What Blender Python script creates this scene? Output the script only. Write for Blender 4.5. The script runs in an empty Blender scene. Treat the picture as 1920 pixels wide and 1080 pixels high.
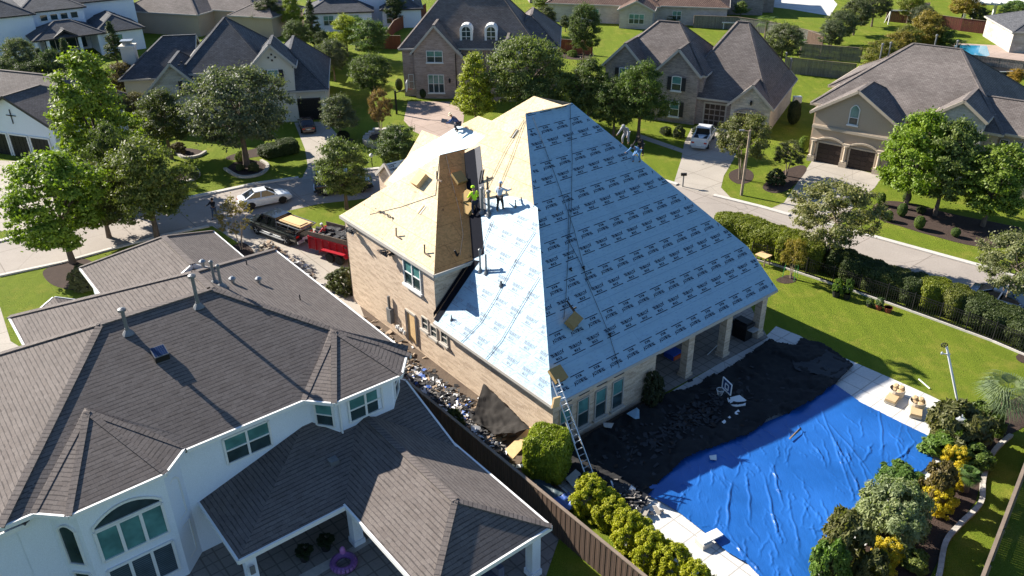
import bpy, math, random
import numpy as np
from mathutils import Vector, Matrix
from mathutils.geometry import tessellate_polygon

SC = bpy.context.scene
COL = SC.collection
rnd = random.Random(7)
# ---------------------------------------------------------------- camera
CAM_H = 27.0
FPX = 1536.0            # focal length in pixels of a 1920 wide picture
PITCH, ROLL, AZ = math.radians(28.70), math.radians(-0.506), math.radians(-51.13)
_F = np.array([0, math.cos(PITCH), -math.sin(PITCH)])
_U0 = np.array([0, math.sin(PITCH), math.cos(PITCH)])
_R0 = np.array([1.0, 0, 0])
_R = math.cos(ROLL)*_R0 + math.sin(ROLL)*_U0
_U = -math.sin(ROLL)*_R0 + math.cos(ROLL)*_U0
cam = bpy.data.objects.new('camera', bpy.data.cameras.new('camera'))
COL.objects.link(cam)
M = Matrix(((_R[0], _U[0], -_F[0], 0), (_R[1], _U[1], -_F[1], 0), (_R[2], _U[2], -_F[2], CAM_H), (0, 0, 0, 1)))
cam.matrix_world = M
cam.data.sensor_width = 36
cam.data.lens = 36*FPX/1920
cam.data.clip_end = 3000
SC.camera = cam
# ---------------------------------------------------------------- light
SUN_A, SUN_B = 1.60, 0.55        # horizontal shadow offset per metre of height along the street frame
uh = np.array([math.cos(AZ), math.sin(AZ), 0]); vh = np.array([-math.sin(AZ), math.cos(AZ), 0])
_s = uh*SUN_A + vh*SUN_B + np.array([0, 0, -1.0]); _s /= np.linalg.norm(_s)
sun = bpy.data.objects.new('sun', bpy.data.lights.new('sun', 'SUN'))
COL.objects.link(sun)
sun.data.energy = 5.0
sun.data.angle = math.radians(0.5)
sun.data.color = (1.0, 0.93, 0.82)
sun.rotation_euler = Vector(_s).to_track_quat('-Z', 'Y').to_euler()
W = bpy.data.worlds.new('World'); SC.world = W; W.use_nodes = True
nt = W.node_tree
sky = nt.nodes.new('ShaderNodeTexSky'); sky.sky_type = 'NISHITA'; sky.sun_disc = False
sky.sun_elevation = math.asin(-_s[2]); sky.sun_rotation = math.atan2(-_s[0], -_s[1])
sky.air_density = 1.0; sky.dust_density = 0.2; sky.ozone_density = 5
nt.links.new(sky.outputs[0], nt.nodes['Background'].inputs[0])
nt.nodes['Background'].inputs[1].default_value = 0.064
SC.view_settings.view_transform = 'Standard'; SC.view_settings.look = 'None'
SC.view_settings.exposure = 1.45; SC.view_settings.gamma = 1
# ---------------------------------------------------------------- picking points of the survey on real planes
def G(x, y, z=0.0):
    d = _F*FPX + _R*(x-960) - _U*(y-540)
    t = (z-CAM_H)/d[2]
    return Vector((d[0]*t, d[1]*t, z))
def onpl(x, y, p0, n):
    d = _F*FPX + _R*(x-960) - _U*(y-540); o = np.array([0, 0, CAM_H]); n = np.array(n, float)
    t = ((np.array(p0)-o)@n)/(d@n); return Vector(o+d*t)
def vheight(bx, by, ty, b=None):
    b = b or G(bx, by)
    lo, hi = 0, 25
    for _ in range(40):
        m = (lo+hi)/2; r = np.array([b[0], b[1], m-CAM_H])
        py = 540-FPX*(r@_U)/(r@_F)
        if py < ty: hi = m
        else: lo = m
    return lo
def pxm(p):            # pixels per metre at a point
    r = np.array([p[0], p[1], p[2]-CAM_H]); return FPX/(r@_F)
class Fr:
    def __init__(s, deg, o=(0, 0)):
        a = math.radians(deg); s.a = a
        s.ex = Vector((math.cos(a), math.sin(a), 0)); s.ey = Vector((-math.sin(a), math.cos(a), 0)); s.o = Vector((o[0], o[1], 0))
    def P(s, x, y, z=0): return s.o + s.ex*x + s.ey*y + Vector((0, 0, z))
    def L(s, p): d = Vector(p)-s.o; return (d.dot(s.ex), d.dot(s.ey), p[2])
MF = Fr(math.degrees(AZ))
# ---------------------------------------------------------------- materials
def new_mat(name):
    m = bpy.data.materials.new(name); m.use_nodes = True
    return m, m.node_tree, m.node_tree.nodes['Principled BSDF']
def N(nt, t, **k):
    n = nt.nodes.new(t)
    for a, b in k.items():
        if a.startswith('i_'): n.inputs[int(a[2:]) if a[2:].isdigit() else a[2:]].default_value = b
        else: setattr(n, a, b)
    return n
def rgba(c): return (c[0], c[1], c[2], 1)
def mixc(nt, fac, a, b, mode='MIX'):
    n = nt.nodes.new('ShaderNodeMix'); n.data_type = 'RGBA'; n.blend_type = mode
    for sock, v in ((n.inputs[0], fac), (n.inputs[6], a), (n.inputs[7], b)):
        if hasattr(v, 'links') or hasattr(v, 'is_linked'): nt.links.new(v, sock)
        elif isinstance(v, (int, float)): sock.default_value = v
        else: sock.default_value = rgba(v)
    return n.outputs[2]
def ramp(nt, src, a, b):
    n = N(nt, 'ShaderNodeMapRange'); n.inputs[1].default_value = a; n.inputs[2].default_value = b
    nt.links.new(src, n.inputs[0]); return n.outputs[0]
def noise(nt, co, scale, detail=3, rough=.6):
    n = N(nt, 'ShaderNodeTexNoise'); n.inputs['Scale'].default_value = scale; n.inputs['Detail'].default_value = detail; n.inputs['Roughness'].default_value = rough
    if co is not None: nt.links.new(co, n.inputs['Vector'])
    return n.outputs[0]
def coord(nt, kind='Object'):
    if kind == 'World': return N(nt, 'ShaderNodeNewGeometry').outputs['Position']
    return N(nt, 'ShaderNodeTexCoord').outputs[kind]
def bump(nt, bs, h, strength=.3, dist=.05):
    b = N(nt, 'ShaderNodeBump'); b.inputs['Strength'].default_value = strength; b.inputs['Distance'].default_value = dist
    nt.links.new(h, b.inputs['Height']); nt.links.new(b.outputs[0], bs.inputs['Normal'])
def _pm(): pass
def pmat(name, c1, c2=None, rough=.8, scale=2.0, fine=25.0, metal=0, spec=.3, bmp=.1, co='World'):
    m, nt, bs = new_mat(name)
    c2 = c2 or tuple(x*.8 for x in c1)
    p = coord(nt, co)
    a = ramp(nt, noise(nt, p, scale, 4), .3, .7); f = ramp(nt, noise(nt, p, fine, 2), .3, .7)
    c = mixc(nt, a, c1, c2); c = mixc(nt, .25, c, mixc(nt, f, tuple(x*.6 for x in c1), tuple(min(1, x*1.25) for x in c1)))
    nt.links.new(c, bs.inputs['Base Color'])
    bs.inputs['Roughness'].default_value = rough; bs.inputs['Metallic'].default_value = metal; bs.inputs['Specular IOR Level'].default_value = spec
    if bmp: bump(nt, bs, f, bmp, .02)
    return m
def brickmat(name, c1, c2, mortar, w, h, ms, rough=.9, off=.5, bmp=.3, blot=(.75, 1.2), bscale=.4, fine=14, msmooth=.1, dark=None, rows=False):
    m, nt, bs = new_mat(name)
    uvn = N(nt, 'ShaderNodeUVMap').outputs[0]
    b = N(nt, 'ShaderNodeTexBrick'); b.offset = off
    nt.links.new(uvn, b.inputs['Vector'])
    b.inputs['Color1'].default_value = rgba(c1); b.inputs['Color2'].default_value = rgba(c2); b.inputs['Mortar'].default_value = rgba(mortar)
    b.inputs['Scale'].default_value = 1; b.inputs['Mortar Size'].default_value = ms; b.inputs['Mortar Smooth'].default_value = msmooth
    b.inputs['Brick Width'].default_value = w; b.inputs['Row Height'].default_value = h; b.inputs['Bias'].default_value = 0
    c = b.outputs[0]
    if dark:      # a second, larger random tone
        b2 = N(nt, 'ShaderNodeTexBrick'); b2.offset = .37; nt.links.new(uvn, b2.inputs['Vector'])
        b2.inputs['Scale'].default_value = 1; b2.inputs['Brick Width'].default_value = w*1.7; b2.inputs['Row Height'].default_value = h
        b2.inputs['Mortar Size'].default_value = 0; b2.inputs['Color1'].default_value = (1, 1, 1, 1); b2.inputs['Color2'].default_value = rgba(dark); b2.inputs['Bias'].default_value = -.35
        c = mixc(nt, 1.0, c, b2.outputs[0], 'MULTIPLY')
    n1 = ramp(nt, noise(nt, uvn, bscale, 4), .25, .75)
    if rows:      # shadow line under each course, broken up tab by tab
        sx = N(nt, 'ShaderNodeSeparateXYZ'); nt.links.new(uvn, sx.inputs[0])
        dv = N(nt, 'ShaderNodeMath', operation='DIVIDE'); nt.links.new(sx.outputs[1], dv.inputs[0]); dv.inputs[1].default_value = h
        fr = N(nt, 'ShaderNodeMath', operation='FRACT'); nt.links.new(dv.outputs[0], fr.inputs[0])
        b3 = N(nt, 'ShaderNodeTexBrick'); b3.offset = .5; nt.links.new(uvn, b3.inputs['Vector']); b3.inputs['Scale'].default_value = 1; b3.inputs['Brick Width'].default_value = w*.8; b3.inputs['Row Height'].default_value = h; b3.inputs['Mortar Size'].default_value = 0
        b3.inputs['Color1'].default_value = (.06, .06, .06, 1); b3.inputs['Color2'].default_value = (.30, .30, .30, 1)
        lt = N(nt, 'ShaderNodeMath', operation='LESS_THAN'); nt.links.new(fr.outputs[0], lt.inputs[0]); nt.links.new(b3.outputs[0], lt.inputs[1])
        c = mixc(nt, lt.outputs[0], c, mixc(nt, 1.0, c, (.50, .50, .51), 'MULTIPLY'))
    g = mixc(nt, n1, (blot[0],)*3, (blot[1],)*3)
    c = mixc(nt, 1.0, c, g, 'MULTIPLY')
    n2 = ramp(nt, noise(nt, uvn, fine, 2), .3, .7)
    c = mixc(nt, 1.0, c, mixc(nt, n2, (.86,)*3, (1.12,)*3), 'MULTIPLY')
    nt.links.new(c, bs.inputs['Base Color']); bs.inputs['Roughness'].default_value = rough; bs.inputs['Specular IOR Level'].default_value = .2
    inv = N(nt, 'ShaderNodeMath', operation='SUBTRACT'); inv.inputs[0].default_value = 1; nt.links.new(b.outputs['Fac'], inv.inputs[1])
    bump(nt, bs, inv.outputs[0], bmp, .03)
    return m
MT = {}
# shingle roofs: the dark line is the lower edge of each course
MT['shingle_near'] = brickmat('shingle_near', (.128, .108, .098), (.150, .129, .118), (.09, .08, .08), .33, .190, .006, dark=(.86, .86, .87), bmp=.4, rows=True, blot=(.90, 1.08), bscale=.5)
MT['shingle_grey'] = brickmat('shingle_grey', (.17, .155, .15), (.20, .182, .175), (.09, .085, .085), .34, .17, .012, dark=(.8, .8, .8), bmp=.5, blot=(.72, 1.25), bscale=.35)
MT['shingle_dark'] = brickmat('shingle_dark', (.075, .078, .085), (.11, .112, .12), (.03, .03, .035), .34, .17, .014, dark=(.75, .75, .78), bmp=.5, blot=(.8, 1.2), bscale=.5)
MT['shingle_brown'] = brickmat('shingle_brown', (.14, .12, .112), (.18, .158, .148), (.075, .065, .06), .34, .17, .012, dark=(.8, .78, .78), bmp=.4, blot=(.65, 1.2), bscale=.3)
MT['tile_roof'] = brickmat('tile_roof', (.16, .10, .075), (.22, .15, .11), (.05, .03, .03), .3, .3, .05, bmp=.8)
MT['brick_tan'] = brickmat('brick_tan', (.60, .47, .345), (.53, .41, .30), (.60, .50, .40), .30, .105, .012, dark=(.62, .58, .56), bmp=.2, blot=(.92, 1.06), bscale=.8)
MT['brick_red'] = brickmat('brick_red', (.33, .235, .20), (.40, .30, .26), (.40, .34, .31), .26, .09, .014, dark=(.62, .6, .6), bmp=.2)
MT['brick_grey'] = brickmat('brick_grey', (.27, .225, .205), (.34, .29, .265), (.34, .30, .28), .26, .09, .014, dark=(.55, .55, .58), bmp=.2)
MT['brick_pale'] = brickmat('brick_pale', (.50, .45, .40), (.44, .38, .33), (.5, .46, .42), .26, .09, .014, dark=(.8, .78, .76), bmp=.2)
MT['stone'] = brickmat('stone', (.50, .47, .42), (.40, .37, .33), (.40, .38, .35), .7, .28, .03, dark=(.75, .72, .68), bmp=.5)
MT['stucco_white'] = pmat('stucco_white', (.70, .74, .80), (.65, .69, .75), .9, .6, 30)
MT['stucco_cream'] = pmat('stucco_cream', (.62, .58, .50), (.56, .52, .44), .9, .5, 30)
MT['stucco_tan'] = pmat('stucco_tan', (.43, .345, .26), (.40, .315, .235), .9, .5, 30)
MT['trim_white'] = pmat('trim_white', (.72, .72, .70), (.66, .66, .65), .5, 2, 30, bmp=0)
MT['trim_tan'] = pmat('trim_tan', (.48, .40, .31), (.43, .355, .27), .7, 2, 30, bmp=0)
MT['trim_cream'] = pmat('trim_cream', (.42, .39, .35), (.38, .35, .31), .7, 2, 30, bmp=0)
MT['trim_dark'] = pmat('trim_dark', (.045, .04, .04), (.035, .03, .03), .6, 2, 30, bmp=0)
MT['shutter'] = pmat('shutter', (.03, .03, .035), None, .6, 2, 30, bmp=0)
MT['door_brown'] = pmat('door_brown', (.045, .03, .025), (.03, .02, .018), .5, 2, 12, bmp=0)
MT['osb'] = None
MT['metal'] = pmat('metal', (.32, .33, .34), (.25, .26, .27), .4, 3, 20, metal=.7, bmp=0)
MT['galv'] = pmat('galv', (.20, .205, .21), (.15, .155, .16), .5, 3, 20, metal=.3, bmp=0)
MT['alu'] = pmat('alu', (.62, .64, .66), (.5, .52, .54), .35, 3, 20, metal=.6, bmp=0)
MT['iron'] = pmat('iron', (.012, .012, .013), None, .5, 3, 20, bmp=0)
MT['rubber'] = pmat('rubber', (.018, .018, .018), None, .8, 3, 20, bmp=0)
MT['cement'] = pmat('cement', (.50, .47, .43), (.42, .395, .36), .9, .35, 6)
MT['road'] = None
MT['mulch'] = pmat('mulch', (.055, .035, .027), (.03, .02, .016), 1, 2, 14, bmp=.8)
MT['bark'] = pmat('bark', (.16, .12, .09), (.09, .065, .05), .95, 3, 14, bmp=.5)
MT['bark_pale'] = pmat('bark_pale', (.33, .26, .20), (.22, .17, .13), .9, 3, 10, bmp=.3)
MT['wood_raw'] = pmat('wood_raw', (.62, .43, .22), (.50, .33, .16), .8, 1.5, 12)
MT['wood_old'] = pmat('wood_old', (.22, .17, .13), (.14, .105, .08), .9, 1.5, 12)
MT['cushion'] = pmat('cushion', (.50, .36, .20), (.44, .31, .17), .9, 4, 20)
MT['wicker'] = pmat('wicker', (.55, .48, .38), (.4, .34, .26), .9, 8, 40)
MT['terracotta'] = pmat('terracotta', (.25, .06, .035), None, .7, 4, 20)
MT['pot_dark'] = pmat('pot_dark', (.02, .02, .022), None, .6, 4, 20)
MT['foamtan'] = pmat('foamtan', (.32, .22, .09), (.26, .17, .07), .95, 6, 30)
def glassmat(name, c, rough=.08, c2=None, blinds=False):
    m, nt, bs = new_mat(name)
    uvn = N(nt, 'ShaderNodeUVMap').outputs[0]
    c2 = c2 or tuple(x*.6 for x in c)
    col = mixc(nt, ramp(nt, noise(nt, uvn, 1.3, 2), .35, .65), c, c2)
    if blinds:
        w = N(nt, 'ShaderNodeTexWave', bands_direction='Y'); w.inputs['Scale'].default_value = 3.2; nt.links.new(uvn, w.inputs[0])
        col = mixc(nt, w.outputs[1], col, tuple(x*.35 for x in c))
    nt.links.new(col, bs.inputs['Base Color']); bs.inputs['Roughness'].default_value = rough; bs.inputs['Specular IOR Level'].default_value = .6
    return m
MT['glass_teal'] = glassmat('glass_teal', (.10, .26, .25))
MT['glass_dark'] = glassmat('glass_dark', (.035, .06, .065))
MT['glass_blinds'] = glassmat('glass_blinds', (.10, .14, .17), .1, None, True)
MT['glass_car'] = glassmat('glass_car', (.012, .014, .018), .05)
def membrane(name, base):
    m, nt, bs = new_mat(name)
    uvn = N(nt, 'ShaderNodeUVMap').outputs[0]
    mp = N(nt, 'ShaderNodeMapping'); mp.inputs['Scale'].default_value = (.35, 2.2, 1); nt.links.new(uvn, mp.inputs[0])
    n = ramp(nt, noise(nt, mp.outputs[0], 1.6, 5, .7), .3, .7)
    c = mixc(nt, n, tuple(x*.93 for x in base), tuple(min(1, x*1.05) for x in base))
    w = N(nt, 'ShaderNodeTexBrick'); w.offset = .5; nt.links.new(uvn, w.inputs['Vector'])     # course lines of the rolls
    w.inputs['Scale'].default_value = 1; w.inputs['Brick Width'].default_value = 14; w.inputs['Row Height'].default_value = 1.13; w.inputs['Mortar Size'].default_value = .016
    w.inputs['Color1'].default_value = (1, 1, 1, 1); w.inputs['Color2'].default_value = (.96, .97, .98, 1); w.inputs['Mortar'].default_value = (.72, .77, .82, 1)
    c = mixc(nt, 1.0, c, w.outputs[0], 'MULTIPLY')
    nt.links.new(c, bs.inputs['Base Color']); bs.inputs['Roughness'].default_value = .55; bs.inputs['Specular IOR Level'].default_value = .35
    wr = N(nt, 'ShaderNodeTexNoise'); wr.inputs['Scale'].default_value = 1.1; wr.inputs['Detail'].default_value = 6; wr.inputs['Distortion'].default_value = 2.2; nt.links.new(uvn, wr.inputs['Vector'])
    bump(nt, bs, wr.outputs[0], .55, .06)
    sc_ = ramp(nt, noise(nt, uvn, .45, 6, .75), .55, .75); c = mixc(nt, sc_, c, tuple(x*.80 for x in base)); nt.links.new(c, bs.inputs['Base Color'])
    return m
MT['membrane'] = membrane('membrane', (.27, .405, .50))
MT['ink'] = pmat('ink', (.018, .024, .045), None, .8, 3, 20, bmp=0, spec=.1)
MT['ink_faint'] = pmat('ink_faint', (.24, .34, .46), None, .8, 3, 20, bmp=0, spec=.1)
def osbmat(nm='osb', k=(1, 1, 1)):
    m, nt, bs = new_mat(nm)
    uvn = N(nt, 'ShaderNodeUVMap').outputs[0]
    b = N(nt, 'ShaderNodeTexBrick'); b.offset = .5; nt.links.new(uvn, b.inputs['Vector'])
    b.inputs['Scale'].default_value = 1; b.inputs['Brick Width'].default_value = 2.44; b.inputs['Row Height'].default_value = 1.22; b.inputs['Mortar Size'].default_value = .012
    b.inputs['Color1'].default_value = (.60, .49, .32, 1); b.inputs['Color2'].default_value = (.55, .44, .28, 1); b.inputs['Mortar'].default_value = (.30, .20, .10, 1)
    v = N(nt, 'ShaderNodeTexVoronoi'); v.inputs['Scale'].default_value = 9; nt.links.new(uvn, v.inputs['Vector'])
    hs = N(nt, 'ShaderNodeSeparateColor'); nt.links.new(v.outputs['Color'], hs.inputs[0])
    c = mixc(nt, 1.0, b.outputs[0], mixc(nt, hs.outputs[0], (.82, .8, .76), (1.12, 1.12, 1.12)), 'MULTIPLY')
    n = ramp(nt, noise(nt, uvn, .6, 5), .3, .7)
    c = mixc(nt, 1.0, c, mixc(nt, n, (.88, .84, .80), (1.06, 1.06, 1.06)), 'MULTIPLY')
    n2 = ramp(nt, noise(nt, uvn, 2.2, 3), .66, .72)      # torn felt and nail stains
    c = mixc(nt, n2, c, (.25, .17, .10)); c = mixc(nt, 1.0, c, k, 'MULTIPLY')
    nt.links.new(c, bs.inputs['Base Color']); bs.inputs['Roughness'].default_value = .85
    return m
MT['osb'] = osbmat(); MT['osb_shaded'] = osbmat('osb_shaded', (1.02, .58, .30))  # second copy of the decking, the wing slope's shade tinted into its colour
def grassmat(name, c1, c2, c3):
    m, nt, bs = new_mat(name)
    p = coord(nt, 'World')
    a = ramp(nt, noise(nt, p, .18, 5, .7), .35, .65); b = ramp(nt, noise(nt, p, 1.6, 4, .7), .3, .7); f = ramp(nt, noise(nt, p, 18, 3, .8), .3, .7)
    d = ramp(nt, noise(nt, p, .42, 6, .75), .50, .72)
    mp_ = N(nt, 'ShaderNodeMapping'); mp_.inputs['Rotation'].default_value = (0, 0, .9); mp_.inputs['Scale'].default_value = (1.7, .12, 1); nt.links.new(p, mp_.inputs[0])
    mow = ramp(nt, noise(nt, mp_.outputs[0], .9, 2), .35, .65)
    c = mixc(nt, a, c1, c2); c = mixc(nt, b, c, mixc(nt, a, c2, c1)); c = mixc(nt, d, c, c3); c = mixc(nt, 1.0, c, mixc(nt, mow, (.9, .92, .9), (1.08, 1.06, 1.05)), 'MULTIPLY'); c = mixc(nt, 1.0, c, mixc(nt, f, (.5, .56, .45), (1.35, 1.3, 1.25)), 'MULTIPLY')
    nt.links.new(c, bs.inputs['Base Color']); bs.inputs['Roughness'].default_value = .95; bs.inputs['Specular IOR Level'].default_value = .1
    bump(nt, bs, f, .8, .06)
    return m
MT['grass'] = grassmat('grass', (.165, .21, .022), (.125, .175, .018), (.25, .24, .045))
def roadmat(name, base, joint=4.5):
    m, nt, bs = new_mat(name)
    p = coord(nt, 'World')
    a = ramp(nt, noise(nt, p, .25, 5, .65), .3, .7); f = ramp(nt, noise(nt, p, 9, 3), .3, .7)
    c = mixc(nt, a, base, tuple(x*.8 for x in base)); c = mixc(nt, 1.0, c, mixc(nt, f, (.9,)*3, (1.08,)*3), 'MULTIPLY')
    mp = N(nt, 'ShaderNodeMapping'); mp.inputs['Rotation'].default_value = (0, 0, -AZ); nt.links.new(p, mp.inputs[0])
    b = N(nt, 'ShaderNodeTexBrick'); b.offset = 0; nt.links.new(mp.outputs[0], b.inputs['Vector'])
    b.inputs['Scale'].default_value = 1; b.inputs['Brick Width'].default_value = joint; b.inputs['Row Height'].default_value = joint; b.inputs['Mortar Size'].default_value = .035
    b.inputs['Color1'].default_value = (1, 1, 1, 1); b.inputs['Color2'].default_value = (.95, .95, .95, 1); b.inputs['Mortar'].default_value = (.62, .6, .58, 1)
    c = mixc(nt, 1.0, c, b.outputs[0], 'MULTIPLY')
    cr = N(nt, 'ShaderNodeTexVoronoi', feature='DISTANCE_TO_EDGE'); cr.inputs['Scale'].default_value = .16; cr.inputs['Randomness'].default_value = 1
    wp = mixc(nt, .25, p, N(nt, 'ShaderNodeTexNoise').outputs[1]); nt.links.new(p, cr.inputs['Vector'])
    c = mixc(nt, ramp(nt, cr.outputs[0], .006, .0), c, tuple(x*.6 for x in base))
    nt.links.new(c, bs.inputs['Base Color']); bs.inputs['Roughness'].default_value = .85; bs.inputs['Specular IOR Level'].default_value = .2
    return m
MT['road'] = roadmat('road', (.335, .295, .26))
MT['drive'] = roadmat('drive', (.39, .35, .30), 3.2)
MT['drive_pink'] = roadmat('drive_pink', (.40, .31, .26), 2.2)
MT['deck'] = roadmat('deck', (.62, .61, .585), 1.2)
MT['patio'] = roadmat('patio', (.30, .27, .24), .6)
MT['soil'] = pmat('soil', (.12, .09, .065), (.07, .05, .04), 1, .8, 8, bmp=.5)
def leafmat(name='leaf', trans=.36):
    m = bpy.data.materials.new(name); m.use_nodes = True; nt = m.node_tree; nt.nodes.clear()
    out = N(nt, 'ShaderNodeOutputMaterial')
    oi = N(nt, 'ShaderNodeObjectInfo'); p = coord(nt, 'Object')
    a = ramp(nt, noise(nt, p, 1.1, 3), .3, .7); f = ramp(nt, noise(nt, p, 11, 2), .25, .75)
    c = mixc(nt, 1.0, oi.outputs['Color'], mixc(nt, a, (.72, .78, .7), (1.25, 1.18, 1.0)), 'MULTIPLY')
    c = mixc(nt, 1.0, c, mixc(nt, f, (.65, .7, .7), (1.35, 1.3, 1.2)), 'MULTIPLY')
    d = N(nt, 'ShaderNodeBsdfPrincipled'); d.inputs['Roughness'].default_value = .55; d.inputs['Specular IOR Level'].default_value = .35
    t = N(nt, 'ShaderNodeBsdfTranslucent'); nt.links.new(c, d.inputs['Base Color'])
    c2 = mixc(nt, 1.0, c, (1.1, 1.25, .5), 'MULTIPLY'); nt.links.new(c2, t.inputs[0])
    mx = N(nt, 'ShaderNodeMixShader'); mx.inputs[0].default_value = trans
    nt.links.new(d.outputs[0], mx.inputs[1]); nt.links.new(t.outputs[0], mx.inputs[2]); nt.links.new(mx.outputs[0], out.inputs[0])
    return m
MT['leaf'] = leafmat()
def solid(name, c, rough=.6, metal=0, spec=.4, coat=0):
    if name in MT and MT[name]: return MT[name]
    m, nt, bs = new_mat(name)
    p = coord(nt, 'Object'); f = ramp(nt, noise(nt, p, 6, 3), .3, .7)
    nt.links.new(mixc(nt, f, tuple(x*.9 for x in c), tuple(min(1, x*1.06) for x in c)), bs.inputs['Base Color'])
    bs.inputs['Roughness'].default_value = rough; bs.inputs['Metallic'].default_value = metal; bs.inputs['Specular IOR Level'].default_value = spec; bs.inputs['Coat Weight'].default_value = coat
    MT[name] = m; return m
def boardmat(name, c1, c2, w=.15):
    m, nt, bs = new_mat(name)
    uvn = N(nt, 'ShaderNodeUVMap').outputs[0]
    b = N(nt, 'ShaderNodeTexBrick'); b.offset = 0; nt.links.new(uvn, b.inputs['Vector'])
    b.inputs['Scale'].default_value = 1; b.inputs['Brick Width'].default_value = w; b.inputs['Row Height'].default_value = 50; b.inputs['Mortar Size'].default_value = .012
    b.inputs['Color1'].default_value = rgba(c1); b.inputs['Color2'].default_value = rgba(c2); b.inputs['Mortar'].default_value = rgba(tuple(x*.3 for x in c1))
    mp = N(nt, 'ShaderNodeMapping'); mp.inputs['Scale'].default_value = (6, .5, 1); nt.links.new(uvn, mp.inputs[0])
    n = ramp(nt, noise(nt, mp.outputs[0], 2, 4), .3, .7)
    c = mixc(nt, 1.0, b.outputs[0], mixc(nt, n, (.7, .7, .7), (1.2, 1.2, 1.2)), 'MULTIPLY')
    nt.links.new(c, bs.inputs['Base Color']); bs.inputs['Roughness'].default_value = .9
    inv = N(nt, 'ShaderNodeMath', operation='SUBTRACT'); inv.inputs[0].default_value = 1; nt.links.new(b.outputs['Fac'], inv.inputs[1])
    bump(nt, bs, inv.outputs[0], .4, .03)
    return m
MT['fence_brown'] = boardmat('fence_brown', (.105, .062, .04), (.075, .045, .03))
MT['fence_grey'] = boardmat('fence_grey', (.20, .19, .17), (.15, .14, .125))
MT['fence_red'] = boardmat('fence_red', (.13, .03, .02), (.09, .022, .016))
MT['fence_orange'] = boardmat('fence_orange', (.26, .075, .03), (.2, .055, .025))
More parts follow.
